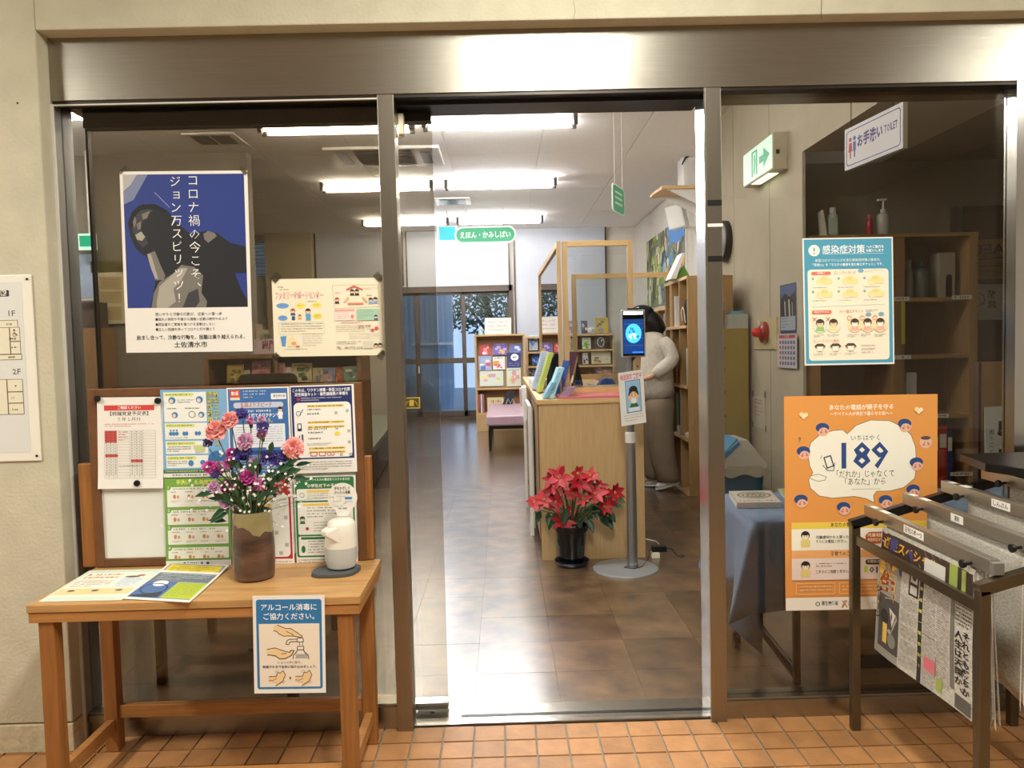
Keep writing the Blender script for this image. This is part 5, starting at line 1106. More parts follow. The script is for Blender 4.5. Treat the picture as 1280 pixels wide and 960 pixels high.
# brown door with notice, cardboard and vertical banner
dY = 2.74; dx = at(1190, 400, dY).x; dzz = at(1230, 258, dY).z
d5 = bx('door_5', (dx+.05, dY-.02, 0), (dx+.9, dY+.03, dzz-.04), doorbr)
MB().box((dx, dY-.03, 0), (dx+.05, dY+.03, dzz), steelv).box((dx+.05, dY-.03, dzz-.04), (dx+.95, dY+.03, dzz), doorbr).build('door_frame', d5)
s = Sheet(160, 190, ink('#c9ccd0')); s.ring(12, 80, 40, 36, 6, '#b3392f'); s.line([(-0+2, 56), (34, 104)], 5, '#b3392f'); s.vtext('放禁', 86, 30, 46, '#2a2a2c', .02, 56); s.greek(10, 144, 120, 164, 2, '#7f8388', .5)
tag(s.build('door_notice', *quad_at((1219, 355.5), (1257, 355), (1220, 400), dY-.024)), 'white prohibition notice with two big characters on the brown door', 'notice')
s = Sheet(100, 100, ink('#8a6a1e')); s.text('AED', 50, 8, 34, '#3a2c12', .02, fit=80, align='C', mirror=True); s.line([(8, 52), (92, 46)], 3, '#5a2018'); s.greek(14, 64, 86, 88, 2, '#4a3a18', .5)
tag(s.build('door_notice', *quad_at((1206, 300), (1262, 298), (1208, 350), dY-.024)), 'painted reflection of a dark yellow sign with mirrored letters on the brown door', 'notice')  # glass reflection of an outside AED sign, drawn as a sheet on the door
bY = .9; a, b = at(1226, 453, bY), at(1300, 700, bY)
t = thing('partition_board', 'tall tan board standing behind the white banner near the right jamb', 'board', ((a.x+b.x)/2, bY, 0))
MB().box((a.x, bY, 0), (b.x, bY+.03, a.z), mat('tan_board', '#a98156', .6, noise=8, var=.05)).build('panel', t); MB().box((a.x-.012, bY-.004, 0), (a.x, bY+.034, a.z), mat('dark_edge', '#3d1f1a', .5, noise=9)).build('edge', t)
MB().box((a.x-.05, bY-.12, 0), (b.x, bY+.15, .02), blackm).build('foot', t)
s = Sheet(38, 190, ink('#e9ecef')); s.vtext('県立文庫', 26, 16, 21, '#34343a', .06, 34); s.vtext('困りごと・相談は', 8, 28, 6.5, '#6a6f78', .01, 8); s.ell(8, 160, 5, 7, '#4f8fb4')
a, b, c = quad_at((1231, 509), (1271, 507), (1232, 700), bY-.02)
tag(s.build('banner', a, b, c, thick=.004), 'white vertical banner with large black characters before the tan board', 'banner')

# ================================================================== RIGHT WALL FITTINGS
WX = 1.93
def wallpt(px, py, x=WX): return atx(px, py, x)
def exit_box():
    x = 1.83; a, b = wallpt(929, 194, x), wallpt(966, 163.5, x); y0, y1 = b.y, a.y; z1 = a.z; z0 = wallpt(930, 235, x).z
    t = thing('exit_sign', 'lit green and white emergency exit sign projecting from the right wall', 'exit sign', (x, (y0+y1)/2, (z0+z1)/2))
    MB().box((x, y0, z0), (WX, y1, z1), mat('sign_case', '#cfc8b4', .5, noise=9, var=.03)).build('case', t, bevel=.006)
    MB().box((x+.02, y0-.002, z0+.1), (x+.045, y0, z0+.13), blackm).build('socket', t)
    MB().box((x+.01, y0+.12, z0-.004), (x+.08, y1-.15, z0), mat('lit_strip', '#e9ffe0', .4, emit=2)).build('light_strip', t)
    fc = MB(); m_ = .012; fc.box((x-.003, y0+m_, z0+m_), (x, y1-m_, z1-m_), signwhite); fc.build('face', t)
    Ly, Lz = y1-y0, z1-z0
    def F_(u, v): return (x-.0045, y1-Ly*u, z1-Lz*v)
    g = MB()
    for pts in ([(.58, .42), (.72, .42), (.72, .24), (.92, .52), (.72, .8), (.72, .62), (.58, .62)], [(.32, .14), (.52, .14), (.52, .86), (.47, .86), (.47, .2), (.37, .2), (.37, .86), (.32, .86)], [(.40, .26), (.44, .26), (.46, .5), (.43, .8), (.38, .8), (.41, .5)]): g.add([F_(*p) for p in pts], [tuple(range(len(pts)))], signgreen)
    g.build('pictogram', t)
exit_box()
def toilet_sign():
    A, B = at(1056, 163, 1.12), at(1129, 127, .72); C = at(1056, 214, 1.12); 
    B.z = A.z; h_ = A.z-C.z; ex_ = B-A; L = ex_.length
    # keep the sign level: solve the right end on the same height
    B = atz(1129, 127, A.z); 
    t = thing('toilet_sign', 'white hanging toilet sign with red and blue figures behind the right glass', 'sign', tuple((A+B)/2))
    n = Vector((0, 0, -1)).cross(B-A).normalized(); D = B-Vector((0, 0, h_)); C = A-Vector((0, 0, h_))
    MB().prism([A, B, D, C], -n*.02, white_metal).build('panel', t)
    s = Sheet(235, 128, ink('#e4e6f2')); s.rrect(8, 10, 227, 118, 10, '#3f4aa0'); s.rrect(11, 13, 224, 115, 8, '#e4e6f2')
    for u, c_ in ((26, '#b8323a'), (44, '#3b55b4')): s.ell(u, 38, 6, 7, c_); s.poly([(u-6, 48), (u+6, 48), (u+9 if u < 30 else u+6, 76), (u+3, 76), (u+3, 96), (u-3, 96), (u-3, 76), (u-9 if u < 30 else u-6, 76)], c_)
    s.text('お手洗い', 56, 34, 40, '#2d2f86', .04, fit=104); s.text('TOILET', 166, 38, 30, '#2d2f86', .02, fit=50)
    o = s.build('face', A+n*.001, B+n*.001, C+n*.001, t)
    for f in (.12, .85): p = A.lerp(B, f); MB().tube([p, (p.x, p.y, CZ)], .002, steel_dk, 5).build('wire', t)
toilet_sign()
def clock():
    c = wallpt(904, 302, WX-.03); M = Matrix.Rotation(R(-90), 3, 'Y'); t = thing('wall_clock', 'round wall clock with black rim half hidden by the right mullion', 'clock', tuple(c)); r = .175
    MB().lathe([(r*.9, -.03), (r, -.028), (r, .02), (r*.93, .028), (r*.9, .02)], c, black, 36, M=M).build('rim', t)
    MB().lathe([(0, .012), (r*.93, .012)], c, paper, 36, M=M).build('dial', t)
    h_ = MB(); h_.tube([c+Vector((-.016, 0, 0)), c+Vector((-.016, .05, .07))], .004, black, 6).tube([c+Vector((-.016, 0, 0)), c+Vector((-.016, -.08, .08))], .003, black, 6); h_.build('hands', t)
clock()
def alarm():
    a, b = wallpt(942.5, 399, WX-.012), wallpt(970.5, 437, WX-.012); t = thing('fire_alarm', 'cream wall plate with a red cone shaped alarm lamp', 'alarm', (WX, (a.y+b.y)/2, (a.z+b.z)/2))
    MB().box((WX-.012, b.y, b.z), (WX, a.y, a.z), mat('cream_plate', '#d3c9a4', .5, noise=9, var=.03)).build('plate', t, bevel=.002)
    c = Vector((WX-.012, (a.y*.45+b.y*.55), (a.z+b.z)/2+.01)); M = Matrix.Rotation(R(-90), 3, 'Y'); rd = mat('red_enamel', '#9c1c14', .35, noise=9, var=.06, coat=.4)
    MB().lathe([(.075, 0), (.08, .01), (.076, .03), (.05, .045), (.03, .05)], c, rd, 28, M=M).build('bell', t)
    MB().lathe([(.034, .05), (.036, .065), (.03, .085), (.016, .1), (0, .103)], c, mat('red_lens', '#e8141c', .15, noise=9, var=.1, coat=.6), 20, M=M).build('lens', t)
    MB().box((c.x-.02, c.y-.02, c.z+.05), (c.x-.052, c.y+.02, c.z+.085), paper).build('white_tag', t)
alarm()
def wall_sheet(name, s, px, label, cat, x=WX-.003):
    a, b, c = (wallpt(*p, x) for p in px); b.z = a.z; c = Vector((x, a.y, c.z)); return tag(s.build(name, a, b, c), label, cat)
s = Sheet(100, 170, ink('#27406e')); s.rect(4, 4, 96, 110, '#3c5f96'); s.poly([(4, 50), (30, 30), (60, 46), (96, 26), (96, 110), (4, 110)], '#23262c'); s.line([(30, 60), (34, 108)], 6, '#c9d2d6'); s.line([(56, 56), (60, 110)], 7, '#dfe6e8'); s.line([(76, 66), (78, 110)], 4, '#b9c4c8'); s.rect(4, 112, 96, 160, '#aebfd6'); s.greek(10, 116, 50, 156, 4, '#3a4a6a', .4)
wall_sheet('calendar_poster', s, ((975, 357), (995, 357), (975, 417)), 'dark waterfall calendar picture on the right wall above the month sheet', 'calendar')
s = Sheet(100, 130, ink('#dcdce6')); s.rect(10, 4, 92, 16, '#c94a5a'); s.text('１月', 50, 3, 12, '#f0e8ea', .01, align='C')
for r_ in range(5):
    for c_ in range(6): s.rect(12+c_*14, 26+r_*20, 21+c_*14, 38+r_*20, '#5a6aa8' if c_ else '#c94a5a')
wall_sheet('calendar_sheet', s, ((971.5, 418), (996, 418), (971.5, 459)), 'white month sheet with blue dates hanging below the waterfall picture', 'calendar', WX-.02)
s = Sheet(100, 140, ink('#d9d4ca')); s.greek(14, 12, 80, 40, 2, '#c9485a', .7, False); s.greek(14, 46, 92, 96, 3, '#c98a8a', .5)
wall_sheet('wall_notice', s, ((941, 494), (956, 494), (941, 532)), 'small white notice in red print taped low on the right wall', 'notice')
for i, (x, y) in enumerate(((941, 492), (956, 493), (941, 530), (957, 536))):
    c = wallpt(x, y, WX-.006); tag(MB().box((c.x-.001, c.y-.012, c.z-.022), (c.x+.001, c.y+.012, c.z+.022), ink('#7d7a66')).build('tape_piece'), ['grey tape at the top left of the small red notice', 'grey tape at the top right of the small red notice', 'grey tape at the bottom left of the small red notice', 'grey tape at the bottom right of the small red notice'][i], 'tape')
# olive cabinet with boxes
def olive_cab():
    Y = 3.45; a, b = at(904, 411, Y), at(935.5, 411, Y); t = thing('cabinet', 'olive end panel of a cabinet standing against the right wall', 'cabinet', ((a.x+b.x)/2, Y+.3, 0))
    MB().box((a.x-.04, Y, 0), (b.x, Y+.115, a.z), olive).build('body', t, bevel=.003); MB().box((a.x-.05, Y-.004, 0), (a.x-.04, Y+.115, a.z), oakd).build('front_edge', t)
    for y in (435, 462, 490, 520, 550): p = at(906, y, Y); MB().box((p.x-.004, Y-.006, p.z-.008), (p.x+.004, Y, p.z+.008), blackm).build('peg', t)
    z = a.z
    p, q = at(906, 389, Y+.1), at(931, 410, Y+.1); t2 = thing('storage_box', 'clear plastic box with a blue lid on the olive cabinet', 'box', ((p.x+q.x)/2, Y+.1, z))
    MB().box((p.x, Y+.01, z), (q.x, Y+.1, z+.11), mat('milky_plastic', '#b9c0bd', .3, noise=9, var=.04)).build('tub', t2, bevel=.004); MB().box((p.x+.02, Y+.02, z+.11), (q.x-.03, Y+.09, z+.135), mat('blue_lid', '#6ea6c4', .4, noise=9)).build('lid', t2, bevel=.004)
    p, q = at(922, 367, Y+.4), at(935, 408, Y+.4); s = Sheet(60, 130, paper); s.greek(8, 12, 50, 60, 3, '#888888', .5)
    tag(s.build('notepaper', (p.x, Y+.105, p.z), (q.x, Y+.105, p.z), (p.x, Y+.105, z+.002)), 'white paper standing upright behind the blue lidded box', 'paper')
    t3 = thing('wire_rack', 'thin chrome wire rack on the olive cabinet beside the mullion', 'rack', (at(908, 385, Y+.2).x, Y+.5, z)); xx = at(904, 385, Y+.05).x-.045
    MB().tube([(xx, Y+.05, z), (xx, Y+.05, z+.2), (xx+.06, Y+.05, z+.2), (xx+.06, Y+.05, z)], .005, chrome, 6).tube([(xx, Y+.05, z+.15), (xx+.06, Y+.05, z+.15)], .004, chrome, 6).build('frame', t3)
olive_cab()
def bin_():
    Y = 2.75; x0, x1 = at(905, 580, Y).x, at(957, 580, Y).x; zl = at(930, 586, Y).z; t = thing('waste_bin', 'teal waste bin with white swing lid and blue flap below the olive cabinet', 'bin', ((x0+x1)/2, Y+.15, 0))
    tl_ = mat('teal_plastic', '#0f5f86', .45, noise=9, var=.05)
    MB().prism([(x0+.03, Y+.02, 0), (x1-.03, Y+.02, 0), (x1-.008, Y, zl), (x0+.008, Y, zl)], (0, .3, 0), tl_).build('body', t, bevel=.01)
    def rf(u, v): a_ = u*2*PI; return ((x0+x1)/2+math.copysign(min(abs(math.cos(a_))*1.3, 1), math.cos(a_))*((x1-x0)/2+.006), Y+.15+math.copysign(min(abs(math.sin(a_))*1.3, 1), math.sin(a_))*.158, zl+.02-.07*v-.012*math.sin(u*40)*v)
    MB().grid(rf, 60, 4, mat('clear_bag', '#c3c6bf', .35, noise=30, var=.06)).build('liner', t)
    wl = mat('white_lid', '#dbdcda', .4, noise=9, var=.03); zc = at(928, 550, Y).z; xm = at(929, 550, Y).x
    MB().prism([(x0-.006, Y-.006, zl), (x1+.008, Y-.006, zl), (x1+.008, Y-.006, zl+.03), (xm+.03, Y-.006, zc), (xm-.03, Y-.006, zc), (x0-.006, Y-.006, zl+.1)], (0, .31, 0), wl).build('lid', t, bevel=.006)
    bl_ = mat('blue_flap', '#3b9ad6', .4, noise=9, var=.04); MB().prism([(x0-.012, Y+.0, zl+.1), (x0-.0, Y+.0, zl+.085), (xm-.03, Y+.0, zc-.004), (xm-.042, Y+.0, zc+.012)], (0, .27, 0), bl_).build('flap', t, bevel=.003)
    # front face of the flap cut out, seen end-on
    MB().prism([(x0+.005, Y-.009, zl+.07), (x0+.005, Y-.009, zl+.11), (xm-.035, Y-.009, zc-.01), (xm-.02, Y-.009, zc-.03)], (0, .004, 0), bl_).build('flap_edge', t)
bin_()

# wall fittings beyond the step: conduit, shelf bracket, speaker, heater box, painting
def pipes():
    X = 2.27
    for k, px in enumerate((870, 877)):
        p = atx(px, 270, X-.03); z0 = atx(px, 345, X-.03).z; tag(MB().tube([(p.x, p.y, z0-.3), (p.x, p.y, CZ)], .02, white_metal, 12).build('conduit'), ['white vertical wall pipe beside the mullion, farther one', 'white vertical wall pipe nearest the right mullion'][k], 'pipe')
pipes()
def wshelf():
    X = 2.27; y0 = 5.9; y1 = 6.5
    Yn_ = 5.6; a = at(824, 236, Yn_); z = a.z; b = at(835, 228.5, Yn_+.0)
    t = thing('wall_shelf', 'small wooden bracket shelf high on the right wall', 'shelf', (2.0, 5.8, z))
    x0 = a.x; MB().prism([(x0, Yn_+.35, z), (x0+.03, Yn_, z), (X, Yn_, z), (X, Yn_+.5, z), (x0, Yn_+.5, z)], (0, 0, .03), birchh).build('board', t)
    for yy in (Yn_+.04, Yn_+.42): MB().prism([(x0+.1, yy, z), (X, yy, z), (X, yy, z-.26)], (0, .02, 0), white_metal).build('bracket', t)
    # white cabinet speaker on it
    p, q = at(852, 200, 5.75), at(872, 228, 5.75); t2 = thing('white_unit', 'white box with a handle on the bracket shelf under the ceiling', 'unit', (p.x, 5.75, z+.03))
    MB().box((p.x, 5.68, z+.03), (q.x+.1, 5.95, p.z+.12), white_metal).build('body', t2, bevel=.01); MB().tube([(p.x-.005, 5.7, p.z-.06), (p.x+.02, 5.67, p.z+.0), (p.x+.08, 5.67, p.z+.04)], .01, steel_dk, 8).build('handle', t2)
    c = at(846, 271, 6.2); t3 = thing('wall_speaker', 'tilted white speaker mounted on the right wall above the painting', 'speaker', tuple(c)); M = Matrix.Rotation(R(-12), 3, 'Y')@Matrix.Rotation(R(-35), 3, 'Z')
    MB().obox(c, (.2, .12, .26), M, white_metal).build('cabinet', t3, bevel=.006); MB().obox(c+M@Vector((-.0, -.062, 0)), (.17, .006, .23), M, paper).build('grille', t3, bevel=.002)
    MB().tube([c+Vector((.05, 0, -.1)), (X, c.y, c.z-.16)], .02, white_metal, 8).build('bracket', t3)
wshelf()
def painting():
    X = 2.26; a, b = atx(810, 303, X), atx(858, 283, X); y1, y0 = a.y, b.y; z1 = a.z; z0 = atx(810, 385, X).z
    t = thing('painting', 'colourful abstract forest painting on the right wall above the shelves', 'painting', (X, (y0+y1)/2, (z0+z1)/2))
    MB().box((X-.02, y0, z0), (X+.009, y1, z1), paper).build('canvas', t)
    s = Sheet(100, 70, ink('#6f7a4a')); r_ = random.Random(21)
    for k in range(190):
        u, v = r_.uniform(0, 100), r_.uniform(0, 70); c_ = r_.choice(['#4a3f36', '#3d3a3a', '#7e8f3a', '#98a84a', '#c9c3a8', '#2f3d33', '#8a7a5a', '#d8d2b8', '#4f8fc4', '#5a4a40', '#b9c46a', '#dfa05a'])
        if u < 40 and c_ in ('#4f8fc4', '#dfa05a'): c_ = '#3d3a3a'
        q = r_.uniform(-.5, .5); w_, h_ = r_.uniform(1.2, 3.6), r_.uniform(3, 10); s.poly([(max(0, min(100, u+dx_*w_+dy_*q*h_)), max(0, min(70, v+dy_*h_))) for dx_, dy_ in ((-1, -.7), (0, -1), (1, -.6), (.8, .6), (0, 1), (-1, .7))], c_)
    s.poly([(60, 0), (100, 0), (100, 16), (84, 20), (66, 14)], '#3f86cc'); s.poly([(72, 52), (90, 46), (96, 64), (78, 68)], '#6aaede')
    s.build('painted_surface', (X-.022, y1, z1), (X-.022, y0, z1), (X-.022, y1, z0), t)
painting()

# ================================================================== SERVICE COUNTER
CT = .925
def counter():
    Yf = 1.88; x0 = at(676.5, 640, Yf).x; x1 = at(806, 640, Yf).x; yb = 4.55
    t = thing('service_counter', 'pale wooden service counter with plain end panel behind the poinsettia', 'counter', ((x0+x1)/2, 3.2, 0))
    MB().box((x0, Yf, .0), (x1, Yf+.022, CT-.028), birch).build('end_panel', t, bevel=.001)
    MB().box((x0+.012, Yf+.022, .04), (x1-.02, yb, CT-.028), birch).build('body', t)
    MB().box((x0-.004, Yf+.1, .1), (x0+.012, yb, CT-.03), mat('shaded_side', '#8c6c45', .5, noise=5, var=.1, stretch=(10, 10, 1))).build('side_panel', t)  # darker birch: the shade of this side is put into the colour
    MB().box((x0-.01, Yf-.004, CT-.028), (x1+.004, yb, CT), birchh).build('worktop', t, bevel=.002)
    MB().box((x0-.01, yb, CT-.16), (x0+1.3, yb+.55, CT), birch).box((x0, yb, 0), (x0+.04, yb+.5, CT-.16), birch).build('return_wing', t)
    MB().box((x0+.16, Yf+.33, CT), (x1-.0, Yf+.6, CT+.045), birchh).build('raised_ledge', t, bevel=.001)
    return x0, x1, Yf, yb
cx0, cx1, cYf, cYb = counter()
a = at(700, 503, cYf-.003)
pk = mat('pink_mat', '#cf7478', .5, noise=9, var=.04)
tag(MB().box((cx0+.115, cYf-.002, CT+.0005), (cx1-.002, cYf+.3, CT+.014), pk).build('desk_mat'), 'pink cutting mat lying along the near end of the counter', 'mat')
# partition screens on the counter: wooden frames with clear panes
def frame_panel(p0, p1, z0, z1, label, mids=(), w=.036):
    p0 = Vector(p0); p1 = Vector(p1); t = thing('partition_screen', label, 'partition', ((p0.x+p1.x)/2, (p0.y+p1.y)/2, z0), 'clear partition screens on the counter')
    d = (p1-p0).normalized(); up = Vector((0, 0, 1)); L = (p1-p0).length; th_ = .024
    def bm_(a, b, nm): MB().beam(a, b, th_, w, birchh, up=up if abs(d.z) < .5 and nm != 'post' else d).build(nm, t, bevel=.001)
    for u in (w/2, L-w/2): a = p0+d*u; MB().beam((a.x, a.y, z0), (a.x, a.y, z1), th_, w, birch, up=d).build('post', t, bevel=.001)
    MB().beam(p0+up*(z1-w/2-p0.z)+d*w, p1+up*(z1-w/2-p1.z)-d*w, th_, w, birchh).build('top_rail', t, bevel=.001)
    MB().beam(p0+up*(z0+w/2-p0.z)+d*w, p1+up*(z0+w/2-p1.z)-d*w, th_, w, birchh).build('bottom_rail', t, bevel=.001)
    n_ = d.cross(up)*.0015; a = p0+d*w; b = p1-d*w
    MB().prism([(a.x, a.y, z0+w), (b.x, b.y, z0+w), (b.x, b.y, z1-w), (a.x, a.y, z1-w)], n_, clear).build('clear_pane', t)
YA = 2.18
A0 = at(702, 302, YA); A1 = at(790, 300, YA); zA_ = A0.z
frame_panel((A0.x, YA, CT+.03), (A1.x, YA, CT+.03), CT+.0145, zA_, 'front wooden framed clear screen behind the thermometer tablet', w=.032)
YB = 4.2; Bx = at(674, 345, YB).x; zB_ = at(674, 341, YB).z
frame_panel((A0.x-.02, YA-.02, CT), (Bx+.0, YB-.02, CT), CT+.001, zA_, 'long wooden framed screen running along the left edge of the counter', w=.034)
B0 = at(714, 345, YB+.03); B1 = at(843, 343, YB+.03)
frame_panel((B0.x, YB+.03, CT), (B1.x, YB+.03, CT), CT+.001, at(714, 343, YB+.03).z, 'far wooden framed screen across the back of the counter', w=.042)

# ------------------------------------------------------------------ books
def cover_art(s, seed, pal, W=100, H=130):
    r = random.Random(seed)
    for k in range(7):
        c_ = r.choice(pal); u, v = r.uniform(18, 82), r.uniform(34, 112); q = r.uniform(7, 20)
        (s.ell if r.random() < .6 else (lambda a, b, c2, d2, e: s.rrect(a-c2, b-d2, a+c2, b+d2, 3, e)))(u, v, min(q, u-2, 98-u), min(q*r.uniform(.6, 1.3), v-2, 128-v), c_)
    s.greek(14, 8, 86, 24, 1, r.choice(pal), .9, False)
def facing_book(x0, x1, y0, y1, Y, base, pal, label, seed, lean=.03, name='picture_book', group=None, zbot=None, deco=None):
    a, b, c = at(x0, y0, Y), at(x1, y0, Y), at(x0, y1, Y-lean); b.z = a.z; b.y = a.y; c.x = a.x
    if zbot is not None: c.z = zbot
    ex_ = b-a; ey = c-a; n = ey.cross(ex_).normalized(); th_ = .012
    mb = MB(); mb.prism([a-n*.0005, b-n*.0005, b+ey-n*.0005, c-n*.0005], -n*th_, paper); o = mb.build(name); tag(o, label, 'book', group)
    s = Sheet(100, 130, ink(base))
    if deco: deco(s)
    else: cover_art(s, seed, pal)
    s.build('cover', a, b, c, o, thick=.0004, step=.00012); return o
# leaning books on the counter: seen nearly edge-on, tilted to the right
def lean_book(p_bot, p_top, Y, w, depth, col, label, spine=None, name='book'):
    a = at(*p_bot, Y); b = at(*p_top, Y); a.z = max(a.z, CT+.003); d = b-a; u = Vector((w, 0, 0))
    t = MB().prism([a, a+u, b+u, b], (0, depth, 0), mat('bookcover_'+col.strip('#'), col, .5, noise=9, var=.05)).build(name, bevel=.0015); tag(t, label, 'book')
    if spine:
        s = Sheet(30, 130, ink(spine[0])); s.greek(6, 20, 22, 110, 12, spine[1], .6, False)
        s.build('spine_print', b+Vector((.002, -.0015, 0)), b+u*.95+Vector((0, -.0015, 0)), a+Vector((.002, -.0015, 0)), t, thick=.0004)
    return t
lean_book((679, 505), (690, 478), cYf+.04, .022, .17, '#7fb4cf', 'pale blue booklet leaning at the left end of the counter row')
lean_book((684.5, 503), (698, 460), cYf+.05, .036, .2, '#a8dcec', 'light blue picture book with dark lettering leaning on the counter', ('#a9def0', '#2f4a5c'))
lean_book((693.5, 500), (704, 451), cYf+.28, .042, .21, '#3555a0', 'navy blue book leaning behind the light blue one')
lean_book((701, 496), (715, 440), cYf+.5, .042, .22, '#a76496', 'tall purple and pink book leaning at the top of the counter row', ('#b26a9c', '#7c4a74'))
lean_book((698, 501), (710, 484), cYf+.02, .05, .1, '#9c7f94', 'mauve grey book end standing behind the navy book')
lean_book((665, 487), (678, 440), 2.75, .045, .2, '#b3c4d8', 'pale blue grey folder leaning over the left side of the counter', ('#c2d0e0', '#7a8fb0'))
lean_book((672, 490), (686.5, 441), 2.45, .03, .2, '#b9c65c', 'yellow green book leaning beside the pale folder on the counter')
def stuff_on_counter():
    p = at(689, 470, 2.8); tag(MB().loft([((p.x, 2.8, CT+.002), .028, .03), ((p.x, 2.8, CT+.08), .032, .03), ((p.x-.004, 2.8, CT+.2), .03, .03), ((p.x-.008, 2.8, CT+.25), .012, .012)], black, 14).build('telephone'), 'black handset shape standing on the counter between the leaning books', 'telephone')
    p = at(723, 495, 2.08); t = thing('glue_bottle', 'small white bottle with a blue cap on the counter beside the purple book', 'bottle', (p.x, 2.3, CT))
    z = CT+.003; y = 2.3; x = at(722.5, 490, y).x
    MB().lathe([(.022, 0), (.0225, .05), (.02, .056)], (x, y, z+.0), paper, 18).box((x-.015, y-.0235, z+.012), (x+.01, y-.0225, z+.035), ink('#c58f7a')).build('body', t); MB().lathe([(.0225, .056), (.0225, .078), (.018, .082), (0, .082)], (x, y, z), mat('blue_cap', '#2448a0', .4, noise=9), 18).build('cap', t)
    for k, (px, col, lb) in enumerate(((714.5, '#2a2a2c', 'dark pen standing left of the white bottle on the counter'), (717, '#c9a98a', 'beige pen standing beside the dark pen on the counter'))):
        x = at(px, 490, 2.3).x; tag(MB().tube([(x, 2.28, CT+.003), (x+.003, 2.28, CT+.07)], .004, mat('pen_'+col.strip('#'), col, .5, noise=9), 6).build('pen'), lb, 'pen')
    # black easel
    a, b, c = at(714, 492, 2.5), at(722, 452, 2.5), at(731, 494, 2.5); a.z = c.z = CT+.003
    tag(MB().prism([a, b, c], (0, .03, 0), black).build('book_easel'), 'black triangular easel standing behind the purple book', 'easel')
    # blue pouch
    p = at(758, 489, 2.75); z = CT+.003; bl_ = mat('blue_pouch', '#2c5fc4', .6, noise=9, var=.06)
    tag(MB().loft([((p.x, 2.75, z), .06, .04), ((p.x, 2.75, z+.03), .066, .045), ((p.x+.005, 2.75, z+.065), .04, .03), ((p.x+.005, 2.75, z+.075), .01, .01)], bl_, 16).build('pouch'), 'bright blue pouch lying on the counter under the clear screen', 'pouch')
    tag(MB().tube([at(735, 480, 3.0), at(748, 484, 2.95), at(757, 488, 2.9)], .004, mat('tan_cord', '#b59a6a', .6, noise=9), 6).build('cord'), 'thin tan cord behind the blue pouch', 'cord')
    tag(MB().tube([at(757, 481, 3.1), at(765, 483, 3.0), at(775, 490, 2.9)], .003, paper, 6).build('cord'), 'thin white cord over the blue pouch', 'cord')
    x = at(742, 490, 2.5).x; tag(MB().box((x-.05, 2.45, CT+.0025), (x+.05, 2.6, CT+.012), paper).build('paper_stack'), 'low stack of white paper on the counter before the blue pouch', 'paper')
    x = at(672, 490, 3.2).x; tag(MB().box((cx0+.0, 3.0, CT+.002), (cx0+.18, 3.5, CT+.06), paper).build('paper_tray'), 'white paper tray on the far left part of the counter', 'tray')
stuff_on_counter()
def side_rack():
    # newspaper pole rack leaning on the counter's left side
    Y = 2.6; x1 = cx0-.012; x0 = at(657.5, 560, 3.0).x
    t = thing('magazine_stand', 'white folding stand with hanging papers beside the left side of the counter', 'stand', (x0, 3.1, 0))
    p = at(662, 520, 2.5); MB().box((p.x-.012, 2.45, 0), (p.x+.012, 2.48, at(665, 507, 2.46).z), white_metal).box((p.x-.02, 3.3, 0), (p.x+.0, 3.33, .85), white_metal).beam((p.x, 2.46, .84), (p.x-.01, 3.32, .84), .02, .02, white_metal).build('frame', t, bevel=.002)
    MB().box((p.x+.012, 2.46, .05), (p.x+.02, 3.3, .82), mat('pale_panel', '#d8dad6', .5, noise=9, var=.03)).build('side_panel', t)
    MB().prism([at(653, 485, 3.0), at(658, 484, 3.0), at(659, 525, 3.0), at(655, 527, 3.0)], (0, .3, 0), paper).build('hanging_paper', t)
    MB().prism([at(650, 487, 3.3), at(653.5, 487, 3.3), at(654, 508, 3.3), at(651, 508, 3.3)], (0, .3, 0), mat('mauve_paper', '#c5adb4', .7, noise=9)).build('hanging_paper', t)
side_rack()

# bench
def bench():
    Y = 6.35; a = atz(607.5, 520, .42); x0 = a.x; y0 = a.y; x1 = .42; t = thing('bench', 'mauve vinyl bench on a black frame left of the counter', 'bench', ((x0+x1)/2, y0+.4, 0))
    MB().box((x0, y0, .30), (x1-.03, y0+1.85, .42), mauve).build('seat', t, bevel=.02)
    MB().box((x0+.03, y0+.03, .26), (x1-.06, y0+1.82, .3), blackm).build('seat_frame', t)
    for x in (x0+.04, x1-.1):
        for y in (y0+.06, y0+1.79): MB().tube([(x, y, 0), (x, y, .26)], .018, steel_dk, 10).build('leg', t)
bench()

